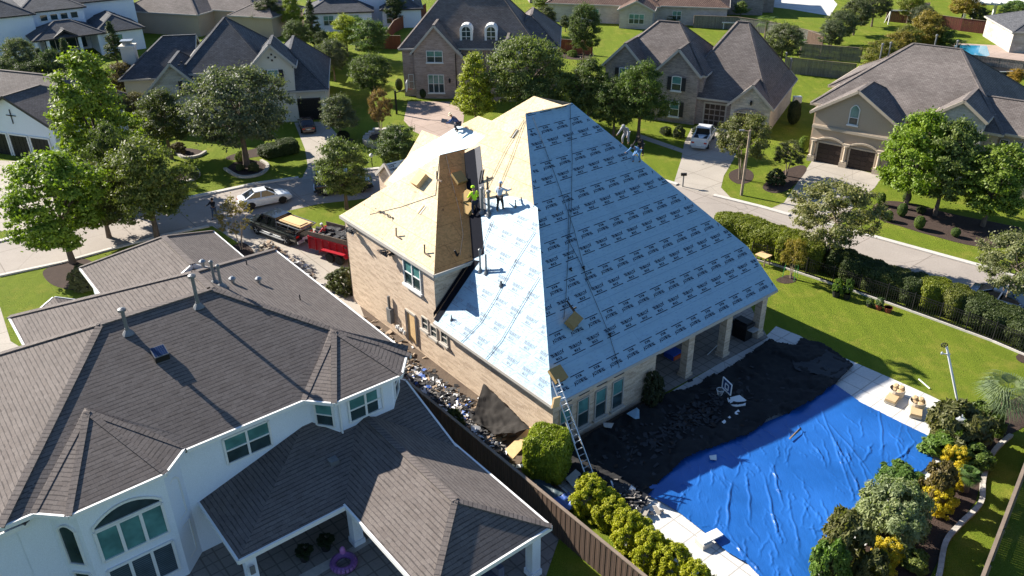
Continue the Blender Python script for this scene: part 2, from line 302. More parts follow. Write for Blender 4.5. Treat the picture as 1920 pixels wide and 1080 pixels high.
# ---------------------------------------------------------------- objects
ORI = {}
def setp(o, label=None, cat=None, group=None, kind=None):
    if label: o['label'] = label
    if cat: o['category'] = cat
    if group: o['group'] = group
    if kind: o['kind'] = kind
    return o
def thing(name, loc, label, cat, group=None):
    o = bpy.data.objects.new(name, None); COL.objects.link(o); o.location = loc; o.empty_display_size = .3
    ORI[o] = Vector(loc); return setp(o, label, cat, group)
class MB:
    def __init__(s): s.v = []; s.f = []; s.m = []; s.uv = []
    def poly(s, pts, m=0, uvs=None, flip=False):
        pts = [Vector(p) for p in pts]
        if flip: pts = pts[::-1]
        i = len(s.v); s.v += pts; s.f.append(tuple(range(i, i+len(pts)))); s.m.append(m)
        if uvs is None:
            n = Vector((0, 0, 0))
            for a, b in zip(pts, pts[1:]+pts[:1]): n += a.cross(b)
            if n.length < 1e-9: n = Vector((0, 0, 1))
            n.normalize()
            if abs(n.z) > .985: uvs = [(p.x, p.y) for p in pts]
            else:
                if n.z < 0: n = -n
                h = Vector((-n.y, n.x, 0)).normalized(); w = n.cross(h)
                if w.z < 0: w = -w
                uvs = [(p.dot(h), p.dot(w)) for p in pts]
        s.uv.append(uvs); return s
    def cell(s, pts, m=0):      # concave polygon, triangulated
        pts = [Vector(p) for p in pts]
        for t in tessellate_polygon([pts]): 
            q = [pts[k] for k in t]
            n = (q[1]-q[0]).cross(q[2]-q[0])
            if n.z < 0: q = q[::-1]
            s.poly(q, m)
    def hexa(s, c, m=0):        # c: 8 corners, bottom 4 then top 4, counter-clockwise seen from above
        for f in ((3, 2, 1, 0), (4, 5, 6, 7), (0, 1, 5, 4), (1, 2, 6, 5), (2, 3, 7, 6), (3, 0, 4, 7)): s.poly([c[k] for k in f], m)
        return s
    def box(s, fr, x0, x1, y0, y1, z0, z1, m=0):
        P = fr.P if isinstance(fr, Fr) else (lambda x, y, z: Vector((x, y, z)))
        return s.hexa([P(x0, y0, z0), P(x1, y0, z0), P(x1, y1, z0), P(x0, y1, z0), P(x0, y0, z1), P(x1, y0, z1), P(x1, y1, z1), P(x0, y1, z1)], m)
    def bar(s, a, b, w, h=None, m=0, up=None):
        a = Vector(a); b = Vector(b); h = h or w; d = (b-a)
        if d.length < 1e-6: return s
        d.normalize(); up = Vector(up or (0, 0, 1))
        if abs(d.dot(up)) > .98: up = Vector((1, 0, 0))
        x = d.cross(up).normalized()*w/2; y = x.cross(d).normalized()*h/2
        return s.hexa([a-x-y, a+x-y, b+x-y, b-x-y, a-x+y, a+x+y, b+x+y, b-x+y], m)
    def tube(s, pts, rs, m=0, n=8, cap=True):
        pts = [Vector(p) for p in pts]
        if not hasattr(rs, '__len__'): rs = [rs]*len(pts)
        rings = []
        pu = Vector((1, 0, 0))
        for i, p in enumerate(pts):
            d = (pts[min(i+1, len(pts)-1)]-pts[max(i-1, 0)]).normalized()
            x = d.cross(pu)
            if x.length < .1: x = d.cross(Vector((0, 1, 0)))
            x.normalize(); y = d.cross(x).normalized(); pu = y
            pu = x.cross(d)
            rings.append([p+(x*math.cos(t)+y*math.sin(t))*rs[i] for t in [2*math.pi*k/n for k in range(n)]])
        for a, b in zip(rings, rings[1:]):
            for k in range(n): s.poly([a[k], a[(k+1) % n], b[(k+1) % n], b[k]], m)
        if cap: s.poly(rings[-1], m); s.poly(rings[0][::-1], m)
        return s
    def lathe(s, c, prof, m=0, n=16, ax=None):
        c = Vector(c); ax = Vector(ax or (0, 0, 1)).normalized()
        x = ax.orthogonal().normalized(); y = ax.cross(x)
        rings = [[c+ax*z+(x*math.cos(t)+y*math.sin(t))*r for t in [2*math.pi*k/n for k in range(n)]] for r, z in prof]
        for a, b in zip(rings, rings[1:]):
            for k in range(n): s.poly([a[k], a[(k+1) % n], b[(k+1) % n], b[k]], m)
        s.poly(rings[-1], m); s.poly(rings[0][::-1], m)
        return s
    def build(s, name, mats, parent=None, loc=None, smooth=False, label=None, cat=None, group=None, kind=None, bevel=0, sub=0):
        if not isinstance(mats, (list, tuple)): mats = [mats]
        mats = [MT[m] if isinstance(m, str) else m for m in mats]
        o0 = ORI[parent] if parent is not None else Vector(loc or (0, 0, 0))
        me = bpy.data.meshes.new(name); me.from_pydata([tuple(p-o0) for p in s.v], [], s.f)
        for m in mats: me.materials.append(m)
        me.polygons.foreach_set('material_index', s.m)
        uvl = me.uv_layers.new(name='UVMap'); flat = [c for f in s.uv for p in f for c in p]; uvl.data.foreach_set('uv', flat)
        if smooth:
            import bmesh
            bm = bmesh.new(); bm.from_mesh(me); bmesh.ops.remove_doubles(bm, verts=bm.verts, dist=1e-4); bm.to_mesh(me); bm.free()
            me.polygons.foreach_set('use_smooth', [True]*len(me.polygons))
        me.update()
        o = bpy.data.objects.new(name, me); COL.objects.link(o)
        if parent is not None: o.parent = parent; ORI[o] = ORI[parent]
        else: o.location = o0; ORI[o] = o0
        if bevel:
            b = o.modifiers.new('bevel', 'BEVEL'); b.width = bevel; b.segments = 2; b.limit_method = 'ANGLE'
        if sub:
            b = o.modifiers.new('sub', 'SUBSURF'); b.levels = sub; b.render_levels = sub
        return setp(o, label, cat, group, kind)
def copy_tree(o, loc, rz=0, sc=(1, 1, 1), label=None, color=None, group=None):
    c = o.copy(); COL.objects.link(c); c.location = loc; c.rotation_euler = (0, 0, rz); c.scale = sc
    ORI[c] = Vector(loc)
    if label: c['label'] = label
    if group: c['group'] = group
    for ch in o.children:
        d = ch.copy(); COL.objects.link(d); d.parent = c
        if color and d.name.startswith('crown') or color and d.name.startswith('foliage'): d.color = rgba(color)
        for g in ch.children:
            e = g.copy(); COL.objects.link(e); e.parent = d
    return c
def spline(pts, n=6, closed=True):
    P = [Vector((p[0], p[1], 0)) for p in pts]; out = []; L = len(P)
    for i in range(L if closed else L-1):
        g = (lambda k: P[k % L]) if closed else (lambda k: P[max(0, min(L-1, k))])
        a, b, c, d = g(i-1), g(i), g(i+1), g(i+2)
        for k in range(n):
            t = k/n; out.append(.5*((2*b)+(c-a)*t+(2*a-5*b+4*c-d)*t*t+(-a+3*b-3*c+d)*t**3))
    if not closed: out.append(P[-1])
    return out
def sheet(name, px, z, mat, kind='structure', smooth=False, world=False, **k):
    pts = [Vector((p[0], p[1], 0)) if world else G(p[0], p[1], 0) for p in px]
    if smooth: pts = spline(pts)
    b = MB(); b.cell([Vector((p.x, p.y, z)) for p in pts]); return b.build(name, mat, kind=kind, **k)
def kerb(name, px, w=.16, h=.13, mat='cement', smooth=False, closed=False, **k):
    pts = [G(p[0], p[1], 0) for p in px]
    if smooth: pts = spline(pts, 5, closed)
    b = MB()
    for a, c in zip(pts, pts[1:]+(pts[:1] if closed else [])): b.bar(Vector((a.x, a.y, h/2)), Vector((c.x, c.y, h/2)), w, h)
    return b.build(name, mat, **k)
# ================================================================ the setting
b = MB(); b.poly([(-900, -300, 0), (900, -300, 0), (900, 2500, 0), (-900, 2500, 0)])
ground = b.build('ground', 'grass', kind='structure')
# street, drives, deck: sheets a few millimetres above the lawn
road_px = [(-260, 500), (0, 453), (43, 441), (200, 405), (367, 369), (420, 358), (480, 345), (567, 333), (640, 323), (707, 317), (800, 306), (900, 298), (1010, 300), (1120, 312), (1230, 335), (1340, 367), (1423, 388), (1500, 409), (1620, 440), (1820, 495), (2100, 575), (2100, 690),
           (1960, 610), (1880, 575), (1795, 547), (1650, 505), (1500, 462), (1400, 432), (1300, 408), (1180, 384), (1060, 365), (950, 352), (850, 352), (760, 362), (672, 374), (600, 382), (528, 398), (470, 412), (397, 424), (313, 441), (207, 468), (117, 493), (0, 518), (-260, 590)]
sheet('road', road_px, .006, 'road')
kerb('kerb', [(-100, 473), (0, 453), (43, 441), (200, 405), (367, 369), (420, 358), (480, 345), (560, 334)], w=.45, h=.12, kind='structure')
kerb('kerb', [(612, 326), (707, 317), (800, 306), (900, 298), (1010, 300), (1120, 312), (1230, 335), (1270, 347)], w=.45, h=.12, kind='structure')
kerb('kerb', [(1338, 367), (1423, 388), (1480, 404)], w=.45, h=.12, kind='structure')
kerb('kerb', [(1500, 409), (1620, 440), (1820, 495), (2100, 575)], w=.45, h=.12, kind='structure')
kerb('kerb', [(0, 518), (117, 493), (207, 468), (313, 441), (392, 425)], w=.3, h=.12, kind='structure')
kerb('kerb', [(2100, 690), (1960, 610), (1880, 575), (1795, 547), (1650, 505), (1500, 462), (1400, 432), (1300, 408), (1180, 384)], w=.3, h=.12, kind='structure')
sheet('driveway', [(397, 423), (528, 397), (560, 420), (600, 432), (650, 440), (655, 520), (700, 640), (600, 560), (520, 500), (470, 470), (430, 445)], .010, 'drive')
sheet('driveway', [(552, 230), (612, 228), (640, 262), (622, 290), (606, 316), (620, 330), (565, 337), (577, 312), (572, 280)], .010, 'drive')
sheet('driveway', [(765, 190), (862, 191), (870, 215), (866, 262), (820, 268), (775, 246), (757, 226)], .010, 'drive_pink')
sheet('path', [(790, 252), (850, 262), (840, 310), (760, 315)], .008, 'drive_pink')
sheet('driveway', [(1297, 240), (1368, 240), (1390, 262), (1375, 300), (1357, 330), (1352, 352), (1375, 376), (1262, 348), (1277, 300), (1283, 268)], .010, 'drive')
sheet('driveway', [(1525, 298), (1655, 330), (1640, 352), (1600, 385), (1590, 412), (1560, 428), (1440, 393), (1470, 380), (1490, 350)], .010, 'drive')
sheet('path', [(1195, 250), (1282, 280), (1280, 287), (1192, 257)], .008, 'drive')
sheet('driveway', [(-20, 300), (118, 306), (150, 330), (160, 360), (170, 400), (60, 428), (-60, 440), (-60, 320)], .010, 'drive')
sheet('path', [(0, 575), (20, 640), (45, 655), (60, 880), (-60, 900), (-60, 560)], .008, 'drive')
sheet('pool_deck', [(1040, 905), (1150, 800), (1240, 745), (1435, 632), (1455, 612), (1500, 630), (1527, 647), (1640, 696), (1745, 742), (1790, 765), (1832, 800), (1800, 850), (1760, 875), (1690, 960), (1600, 1060), (1480, 1240), (1290, 1160), (1160, 1010)], .012, 'deck')
sheet('porch_floor', [(1232, 745), (1440, 634), (1404, 570), (1215, 660)], .035, 'patio')
sheet('patio', [(330, 1010), (640, 790), (1050, 1005), (1010, 1120), (800, 1300), (300, 1300)], .012, 'patio')
sheet('soil', [tuple(mpq.xy) for mpq in [MF.P(*q) for q in ((-44, 18.1), (-36, 18.1), (-21.5, 18.1), (-21, 21), (-23, 22.5), (-36, 23), (-44, 23))]], .008, 'soil', world=True)
sheet('soil', [tuple(MF.P(*q).xy) for q in ((-23.9, 21.0), (-20.5, 21.0), (-20.5, 24), (-22.0, 29.5), (-23.9, 29.5))], .010, 'soil', world=True)
sheet('garden_bed', [(1800, 800), (1850, 770), (1920, 740), (1990, 760), (1895, 815), (1850, 860), (1830, 940), (1790, 990), (1745, 1080), (1720, 1140), (1480, 1240), (1540, 1100), (1690, 960), (1760, 875)], .016, 'mulch')
for q in ([(80, 512), (100, 497), (130, 487), (165, 487), (185, 505), (182, 530), (150, 545), (100, 535)], [(331, 285), (352, 278), (385, 285), (372, 293), (345, 296)], [(425, 318), (450, 300), (490, 303), (501, 314), (485, 327), (445, 330)],
          [(330, 340), (350, 315), (368, 322), (372, 332), (350, 345)], [(432, 465), (455, 455), (475, 470), (470, 485), (445, 480)], [(640, 266), (655, 260), (663, 262), (662, 268), (648, 270)], [(1455, 525), (1475, 516), (1492, 521), (1490, 529), (1470, 532)],
          [(1370, 322), (1395, 315), (1412, 325), (1408, 340), (1385, 345), (1368, 335)], [(1636, 390), (1655, 378), (1700, 380), (1780, 400), (1880, 420), (1915, 430), (1900, 460), (1830, 462), (1740, 440), (1690, 425), (1650, 412)],
          [(1430, 350), (1460, 325), (1500, 310), (1512, 320), (1480, 355), (1450, 362)], [(1040, 95), (1060, 85), (1110, 98), (1100, 112), (1050, 108)], [(1905, 668), (1925, 660), (1960, 670), (1950, 685), (1915, 680)], [(520, 268), (553, 262), (556, 285), (520, 288), (440, 300), (430, 292)]):
    sheet('mulch_bed', q, .014, 'mulch', smooth=True)
def edging(px, label, closed=False, w=.28, h=.22, mat='stone'):
    k = kerb('garden_edging', px, w, h, mat, smooth=True, closed=closed); return setp(k, label, 'edging', 'stone edgings round planting beds')
edging([(422, 318), (450, 333), (487, 329), (503, 313), (490, 303)], 'grey stone ring round the bed of the blue green oak')
edging([(330, 287), (346, 297), (372, 294), (386, 286)], 'short stone edging under the dark oak by the front path')
edging([(335, 347), (358, 340), (373, 330), (368, 320)], 'curved stone edging beside the small shrub near the street')
edging([(1895, 818), (1862, 850), (1843, 900), (1838, 945), (1800, 985), (1772, 1020), (1760, 1080), (1745, 1130)], 'winding stone edging between shrub bed and grass strip', w=.22, h=.16)

# ================================================================ house kit
class House:
    def __init__(s, name, loc, label, cat='house', roof='shingle_brown', wall='brick_red', trim='trim_cream', group='houses of the street'):
        s.root = thing(name, loc, label, cat, group); s.R = MB(); s.W = MB(); s.T = MB(); s.mats = (roof, wall, trim); s.j = 0
        s.walls2 = {}; s.rp = None
    def done(s, rname='roof', roofs=None):
        s.wall = s.W.build('wall', s.mats[1], s.root)
        s.rp = s.R.build(rname, roofs or s.mats[0], s.root); s.T.build('fascia', s.mats[2], s.root)
        for m, mb in s.walls2.items(): mb.build('wall', m, s.root)
        return s
    def w2(s, m):
        if m not in s.walls2: s.walls2[m] = MB()
        return s.walls2[m]
    def band(s, a, b, h=.2, out=None):
        a = Vector(a); b = Vector(b); s.T.bar(a-Vector((0, 0, h/2-.02)), b-Vector((0, 0, h/2-.02)), .09, h)
    def ridge(s, a, b, w=.3):
        a = Vector(a); b = Vector(b); s.R.bar(a+Vector((0, 0, .0)), b+Vector((0, 0, .0)), w, .06)
    def block(s, fr, x0, x1, y0, y1, ze, sl, axis='x', hip=(1, 1), ov=.35, z0=0, wall=None, walls=True, sh=None, zoff=0, caps=True):
        s.j += 1; e = .004*(s.j % 7); sh = sh or sl; Wm = s.W if wall is None else s.w2(wall)
        if axis == 'x': P = fr.P; a0, a1, b0, b1 = x0, x1, y0, y1
        else: P = lambda x, y, z: fr.P(y, x, z); a0, a1, b0, b1 = y0, y1, x0, x1
        hw = (b1-b0)/2; bm = (b0+b1)/2; zr = ze+sl*hw; r0 = a0+(hw*sl/sh if hip[0] else 0); r1 = a1-(hw*sl/sh if hip[1] else 0)
        if r0 > r1: r0 = r1 = (r0+r1)/2; zr = ze+min(sl*hw, sh*(r0-a0))
        c = [P(a0, b0, ze), P(a1, b0, ze), P(a1, b1, ze), P(a0, b1, ze)]; t0 = P(r0, bm, zr); t1 = P(r1, bm, zr)
        fl = axis != 'x'
        def rp(pts): s.R.poly(pts, 0, None, fl)
        rp([c[0], c[1], t1, t0] if (t1-t0).length > .02 else [c[0], c[1], t1]); rp([c[2], c[3], t0, t1] if (t1-t0).length > .02 else [c[2], c[3], t0])
        if hip[0]: rp([c[3], c[0], t0])
        if hip[1]: rp([c[1], c[2], t1])
        ia, ib = (0 if hip[0] else ov+.02), (0 if hip[1] else ov+.02)
        s.R.poly([p-Vector((0, 0, .16)) for p in (P(a0+ia, b0, ze), P(a1-ib, b0, ze), P(a1-ib, b1, ze), P(a0+ia, b1, ze))], 0, None, not fl)   # soffit
        if (t1-t0).length > .1 and caps: s.ridge(t0, t1)
        if caps:
            for i, (h, q) in enumerate(((hip[0], (c[0], c[3])), (hip[1], (c[1], c[2])))):
                if h:
                    for k in q: s.ridge(k, (t0, t1)[i], .26)
        s.band(c[0], c[1]); s.band(c[2], c[3])
        for i, (h, q, t) in enumerate(((hip[0], (c[3], c[0]), t0), (hip[1], (c[1], c[2]), t1))):
            if h: s.band(*q)
            else: s.band(q[0], t, .24); s.band(t, q[1], .24)
        if walls:
            i = ov+e; A0, A1, B0, B1 = a0+i, a1-i, b0+i, b1-i; zt = ze-.03; zg = ze+sl*(i)-.06
            q = [(A0, B0), (A1, B0), (A1, B1), (A0, B1)]
            for k in range(4):
                (xa, ya), (xb, yb) = q[k], q[(k+1) % 4]
                Wm.poly([P(xa, ya, z0), P(xb, yb, z0), P(xb, yb, zt), P(xa, ya, zt)], 0, None, fl)
            for h, A in ((hip[0], A0), (hip[1], A1)):
                if not h:
                    zz = zr-.08; g = [P(A, B0, zt-.002), P(A, B1, zt-.002), P(A, B1, zg), P(A, bm, zz), P(A, B0, zg)]
                    if (A == A0): g = g[::-1]
                    Wm.poly(g, 0, None, fl)
        return zr
    def win(s, P0, eh, w, h, nx=1, ny=2, glass='glass_teal', glass2='glass_dark', frame='trim_white', arch=0, fw=.07, shutters=0, sill=None, depth=.05, label=None, split=.5, transom=0):
        """window in the plane through P0 (lower left) along eh, z up; outward normal = eh x z"""
        eh = Vector(eh).normalized(); up = Vector((0, 0, 1)); n = eh.cross(up); P0 = Vector(P0)
        def Q(x, z, d=0): return P0+eh*x+up*z+n*d
        def top(x):
            return h+(arch*(1-((x-w/2)/(w/2))**2) if arch else 0)
        F = MB(); g = MB()
        K = 10 if arch else 1
        xs = [w*k/K for k in range(K+1)]
        # outer frame
        for a, b_ in (((-.0, 0), (w, 0)),): F.bar(Q(a[0], a[1], .02), Q(b_[0], b_[1], .02), depth+.05, fw, 0, up)
        F.bar(Q(0, 0, .02), Q(0, top(0), .02), fw, depth+.05, 0, n); F.bar(Q(w, 0, .02), Q(w, top(w), .02), fw, depth+.05, 0, n)
        for a, b_ in zip(xs, xs[1:]): F.bar(Q(a, top(a), .02), Q(b_, top(b_), .02), depth+.05, fw, 0, up)
        for k in range(1, nx): F.bar(Q(w*k/nx, 0, .02), Q(w*k/nx, top(w*k/nx) if not transom else h-transom, .02), fw*1.1, depth+.02, 0, n)
        if ny == 2: F.bar(Q(0, h*split, .02), Q(w, h*split, .02), depth, fw*.7, 0, up)
        if ny > 2:
            for k in range(1, ny): F.bar(Q(0, h*k/ny, .02), Q(w, h*k/ny, .02), depth, fw*.6, 0, up)
        if transom: F.bar(Q(0, h-transom, .02), Q(w, h-transom, .02), depth+.01, fw, 0, up)
        if sill: F.bar(Q(-.12, -.08, .06), Q(w+.12, -.08, .06), .22, .12, 0, up)
        fo = F.build('window', frame, s.root, label=label)
        lo = [Q(0, 0, .006), Q(w, 0, .006), Q(w, h*split, .006), Q(0, h*split, .006)]
        hi = [Q(0, h*split, .006), Q(w, h*split, .006)]+[Q(x, top(x), .006) for x in xs[::-1]]
        g.poly(lo, 1 if ny >= 2 else 0); g.poly(hi, 0); g.build('pane', (glass, glass2), fo)
        if shutters:
            for x in (-shutters-.06, w+.06):
                S = MB()
                for k in range(5): S.bar(Q(x+shutters/2, h*(k+.05)/5, .05), Q(x+shutters/2, h*(k+.95)/5, .05), shutters, .06, 0, n)
                S.bar(Q(x+shutters/2, 0, .035), Q(x+shutters/2, h, .035), shutters+.06, .04, 0, n); S.build('shutter', 'shutter', s.root)
        return fo
    def garage(s, P0, eh, w, h, mat='door_brown', frame='trim_cream', rows=4, cols=4, lights=True):
        eh = Vector(eh).normalized(); up = Vector((0, 0, 1)); n = eh.cross(up); P0 = Vector(P0)
        Q = lambda x, z, d=0: P0+eh*x+up*z+n*d
        D = MB(); D.poly([Q(0, 0, .012), Q(w, 0, .012), Q(w, h, .012), Q(0, h, .012)])
        for r in range(rows):
            for c in range(cols):
                x0 = w*(c+.08)/cols; x1 = w*(c+.92)/cols; z0 = h*(r+.1)/rows; z1 = h*(r+.9)/rows
                D.bar(Q((x0+x1)/2, z0, .02), Q((x0+x1)/2, z1, .02), x1-x0, .035, 0, n)
        o = D.build('garage_door', mat, s.root)
        F = MB(); F.bar(Q(-.06, 0, .03), Q(-.06, h+.06, .03), .14, .1, 0, n); F.bar(Q(w+.06, 0, .03), Q(w+.06, h+.06, .03), .14, .1, 0, n); F.bar(Q(-.12, h+.07, .03), Q(w+.12, h+.07, .03), .1, .14, 0, up)
        F.build('door_frame', frame, o)
        return o
def dz(p, z): return Vector((p.x, p.y, p.z+z))

# ================================================================ the house being re-roofed
H = House('brick_house', MF.P(-34, 30, 0), 'tan brick house stripped for a new roof, blue white underlayment over its tall hip', roof='osb', wall='brick_tan', trim='trim_cream')
def mp(a): return MF.P(*a)
C0 = (-23.36, 21.23, 3.3); K3 = (-23.36, 39.2, 3.3); K1 = (-25.94, 39.4, 5.106); RR = (-36.66, 34.45, 12.61); LL = (-36.71, 30.73, 12.645)
EL = (-33.38, 21.23, 3.3)
S1 = [C0, K3, K1, RR, LL]
z2 = lambda v_: 3.3+(12.645-3.3)/(30.73-21.23)*(v_-21.23)
HL = (-38.95, 28.68, z2(28.68)); VL = (-39.57, 28.18, z2(28.18))
S2 = [C0, LL, HL, VL, (-33.5, 24.2, z2(24.2)), (-33.38, 24.1, z2(24.1)), (-33.38, 21.23, 3.3)]
for S, f in ((S1, 0), (S2, 1)): H.R.poly([mp(p) for p in S], 0, None, bool(f))
RB = (-39.28, 33.6, 12.65)
zW = lambda v_: 12.65-.8*(33.6-v_)
H.R.poly([mp(p) for p in (LL, RR, (-36.4, 33.62, 12.66))], 0)
H.R.poly([mp(p) for p in (LL, (-36.4, 33.62, 12.66), (-39.0, 31.5, 10.95), (-40.6, 29.6, 9.4), VL, HL)], 0)
H.R.poly([mp(p) for p in (RR, K1, (-36, 39.4, 5.1), (-45, 39.4, 5.1), (-43, 36.5, 9.5), RB)], 0)
q_ = [(-36.4, 33.6), (-39.28, 33.6), (-41.1, 31.56), (-42.52, 31.55), (-43.55, 30.66), (-44.36, 29.66), (-46.5, 29.62), (-45.91, 27.87), (-46.0, 26.0), (-40.2, 26.0), (-38.2, 30.0)]
H.R.cell([mp((x, y, zW(y))) for x, y in q_])
def backs(pts): H.R.poly([mp(p) for p in pts], 0, None)
backs([(-41.1, 31.56, zW(31.56)), (-42.52, 31.55, zW(31.55)), (-45.5, 35.5, 6.4), (-41.1, 35.5, 6.4)])
backs([(-44.36, 29.66, zW(29.66)), (-46.5, 29.62, zW(29.62)), (-46.5, 33.5, 6.0), (-44.3, 33.5, 6.0)])
# front wing with its own hips, eaves at 6.2 m
D0 = (-33.43, 21.50, 6.2); E0 = (-44.0, 21.50, 6.2); AP = (-39.67, 26.45, 10.25)
H.R.poly([mp(p) for p in (D0, AP, E0)], 0, None, False)
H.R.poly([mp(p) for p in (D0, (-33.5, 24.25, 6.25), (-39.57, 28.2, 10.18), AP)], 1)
H.R.poly([mp(p) for p in (E0, AP, (-39.6, 30.5, 10.2), (-44.0, 27.5, 6.2))], 0, None, False)
# raised sheathing lap on the wing, upper half
if 1:
    nz = lambda u_, v_: 6.2+.818*(v_-21.5)+.05
    q = [(-37.6, 24.6), (-39.5, 23.35), (-41.5, 22.3), (-42.6, 23.1), (-39.62, 26.38)]
    lap = MB(); lo = [mp((x, y, nz(x, y)-.06)) for x, y in q]; hi = [mp((x, y, nz(x, y))) for x, y in q]
    lap.poly(hi[::-1]); 
    for k in range(len(q)): lap.poly([lo[k], lo[(k+1) % len(q)], hi[(k+1) % len(q)], hi[k]], 1, None, False)
    lap_q = lap
# walls
Wz = H.W
def wallq(a, b_, z0, z1, MBx=None, flip=False): (MBx or Wz).poly([mp((a[0], a[1], z0)), mp((b_[0], b_[1], z0)), mp((b_[0], b_[1], z1)), mp((a[0], a[1], z1))], 0, None, flip)
wallq((-43.75, 21.68), (-33.72, 21.68), 0, 6.14)
wallq((-33.72, 21.68), (-23.80, 21.68), 0, 3.26)
wallq((-33.72, 21.66), (-33.72, 24.3), 3.0, 6.14)
wallq((-43.75, 33), (-43.75, 21.66), 0, 6.14)
wallq((-23.80, 21.68), (-23.80, 29.1), 0, 3.26)
wallq((-23.80, 29.1), (-28.6, 29.1), 0, 3.26)
wallq((-28.6, 29.1), (-28.6, 38.8), 0, 3.26)
wallq((-28.6, 38.8), (-44, 38.8), 0, 5.0); wallq((-25.9, 38.85), (-28.6, 38.85), 3.0, 4.9)
wallq((-44, 38.8), (-45.6, 33), 0, 6.0); wallq((-45.6, 33.2), (-45.6, 26.2), 0, 6.3); wallq((-45.6, 26.3), (-43.7, 26.3), 0, 6.4)
H.W.poly([mp(p) for p in ((-45.62, 33.2, 6.2), (-45.62, 29.62, zW(29.62)-.1), (-45.62, 26.2, 6.3))])
sof = MB()
H.T.box(MF, -28.7, -23.42, 29.0, 39.15, 3.1, 3.14)
H.T.box(MF, -33.6, -23.42, 21.3, 29.0, 3.14, 3.18); H.T.box(MF, -43.9, -33.5, 21.56, 26, 6.05, 6.1)
for a, b_ in ((C0, K3), (EL, C0)): H.band(mp(a), mp(b_), .16)
for a, b_ in ((D0, E0), (D0, (-33.43, 24.3, 6.2))): H.band(mp(a), mp(b_), .2)
H.T.bar(mp((-23.75, 29.1, 3.0)), mp((-23.75, 38.9, 3.0)), .35, .3)
H.done(rname='roof', roofs=('osb', 'osb_shaded'))
lap_o = lap_q.build('roof_sheathing', ('osb', 'trim_cream'), H.root)
# porch columns
for y in (31.95, 35.3, 38.65):
    c = MB(); c.box(MF, -24.18, -23.72, y-.25, y+.25, 0.03, 2.9); c.box(MF, -24.24, -23.66, y-.31, y+.31, 0.03, .25); c.build('column', 'brick_tan', H.root)
# underlayment: sheets a centimetre above the decking
def offs(P, n, d): return [mp(p)+n*d for p in P]
n1 = (mp(RR)-mp(C0)).cross(mp(LL)-mp(C0)); n1 = -n1.normalized() if n1.z < 0 else n1.normalized()
n2 = (mp(LL)-mp(C0)).cross(mp(HL)-mp(C0)); n2 = -n2.normalized() if n2.z < 0 else n2.normalized()
nW = MF.P(0, -.8, 1).normalized()
m1 = MB(); m1.poly(offs(S1, n1, .012)); mem1 = m1.build('roof_membrane', 'membrane', H.root, label='blue white printed underlayment on the shaded rear slope')
S2w = [C0, (-31.5, 27.25, z2(27.25)), (-32.6, 27.35, z2(27.35)), (-34.3, 27.15, z2(27.15)), (-34.6, 26.9, z2(26.9)), (-35.9, 26.6, z2(26.6)), (-36.1, 26.1, z2(26.1)), (-33.46, 24.2, z2(24.2)), (-33.36, 21.23, 3.3)]
m2 = MB(); m2.poly(offs(S2w, n2, .012)[::-1]); mem2 = m2.build('roof_membrane', 'membrane', H.root, label='sunlit white printed underlayment on the side slope')
S3 = [(x, y, zW(y)) for x, y in ((-40.3, 28.4), (-40.9, 30.0), (-40.59, 30.63), (-43.55, 30.66), (-44.36, 29.66), (-45.75, 28.2), (-45.9, 26.3), (-41, 26.3))]
S3n = 1
m3 = MB(); m3.poly(offs(S3, nW, .012), 0, None, False); m3.build('roof_membrane', 'membrane', H.root, label='glaring white underlayment on the far front slope')
# black valley liner between the wing and the side slope
vl = MB()
va = [(-33.55, 24.22), (-35.5, 25.5), (-37.5, 26.82), (-39.4, 28.05)]
pa = [mp((p[0]-.05, p[1]-.02, z2(p[1])))+n2*.03 for p in va]; pb = [mp((p[0]+.55, p[1]+.42, z2(p[1]+.42)))+n2*.03 for p in va]
for k in range(3): vl.poly([pa[k], pb[k], pb[k+1], pa[k+1]], 0, None, False)
ws = [mp((-33.5, 21.35, z2(21.35)))+n2*.03, mp((-33.08, 21.35, z2(21.35)))+n2*.03, mp((-33.0, 24.3, z2(24.3)))+n2*.03, mp((-33.5, 24.2, z2(24.2)))+n2*.03]
vl.poly(ws)
vl.poly([mp((-33.66, 21.45, 3.45)), mp((-33.66, 21.45, 3.75)), mp((-33.66, 24.2, 6.45)), mp((-33.66, 24.2, 6.15))])
vl.build('valley_flashing', solid('felt_black', (.010, .011, .016), .95, 0, .05), H.root)
gr = MB(); pc = [mp((p[0]+.56, p[1]+.43, z2(p[1]+.43)))+n2*.02 for p in va[1:]]; pd = [mp((p[0]+.85, p[1]+.62, z2(p[1]+.62)))+n2*.02 for p in va[1:]]
for k in range(2): gr.poly([pc[k], pd[k], pd[k+1], pc[k+1]])
gr.build('felt_strip', solid('felt_grey', (.11, .11, .12), .9, 0, .1), H.root)
# printed lettering of the underlayment
def text_polys(txt, size, bold=.0, align='CENTER'):
    cu = bpy.data.curves.new('lettering', 'FONT'); cu.body = txt; cu.size = size; cu.offset = bold; cu.align_x = align; cu.resolution_u = 2
    o = bpy.data.objects.new('lettering', cu); COL.objects.link(o)
    dg = bpy.context.evaluated_depsgraph_get(); me = o.evaluated_get(dg).to_mesh()
    vs = [tuple(v.co) for v in me.vertices]; fs = [tuple(p.vertices) for p in me.polygons]
    o.evaluated_get(dg).to_mesh_clear(); bpy.data.objects.remove(o); bpy.data.curves.remove(cu)
    return vs, fs
def glyph_row(txt, size, step, bold, y, wx=1.0):
    out = []; n = len(txt)
    for i, ch in enumerate(txt):
        vs, fs = text_polys(ch, size, bold); cx = (i-(n-1)/2)*step
        out.append((cx, y, [(v[0]*wx+cx, v[1]+y) for v in vs], fs))
    return out
tile = glyph_row('TRIBUILT', .245, .091, .011, .055, .66) + glyph_row('MAX', .195, .135, .009, -.17, .80)
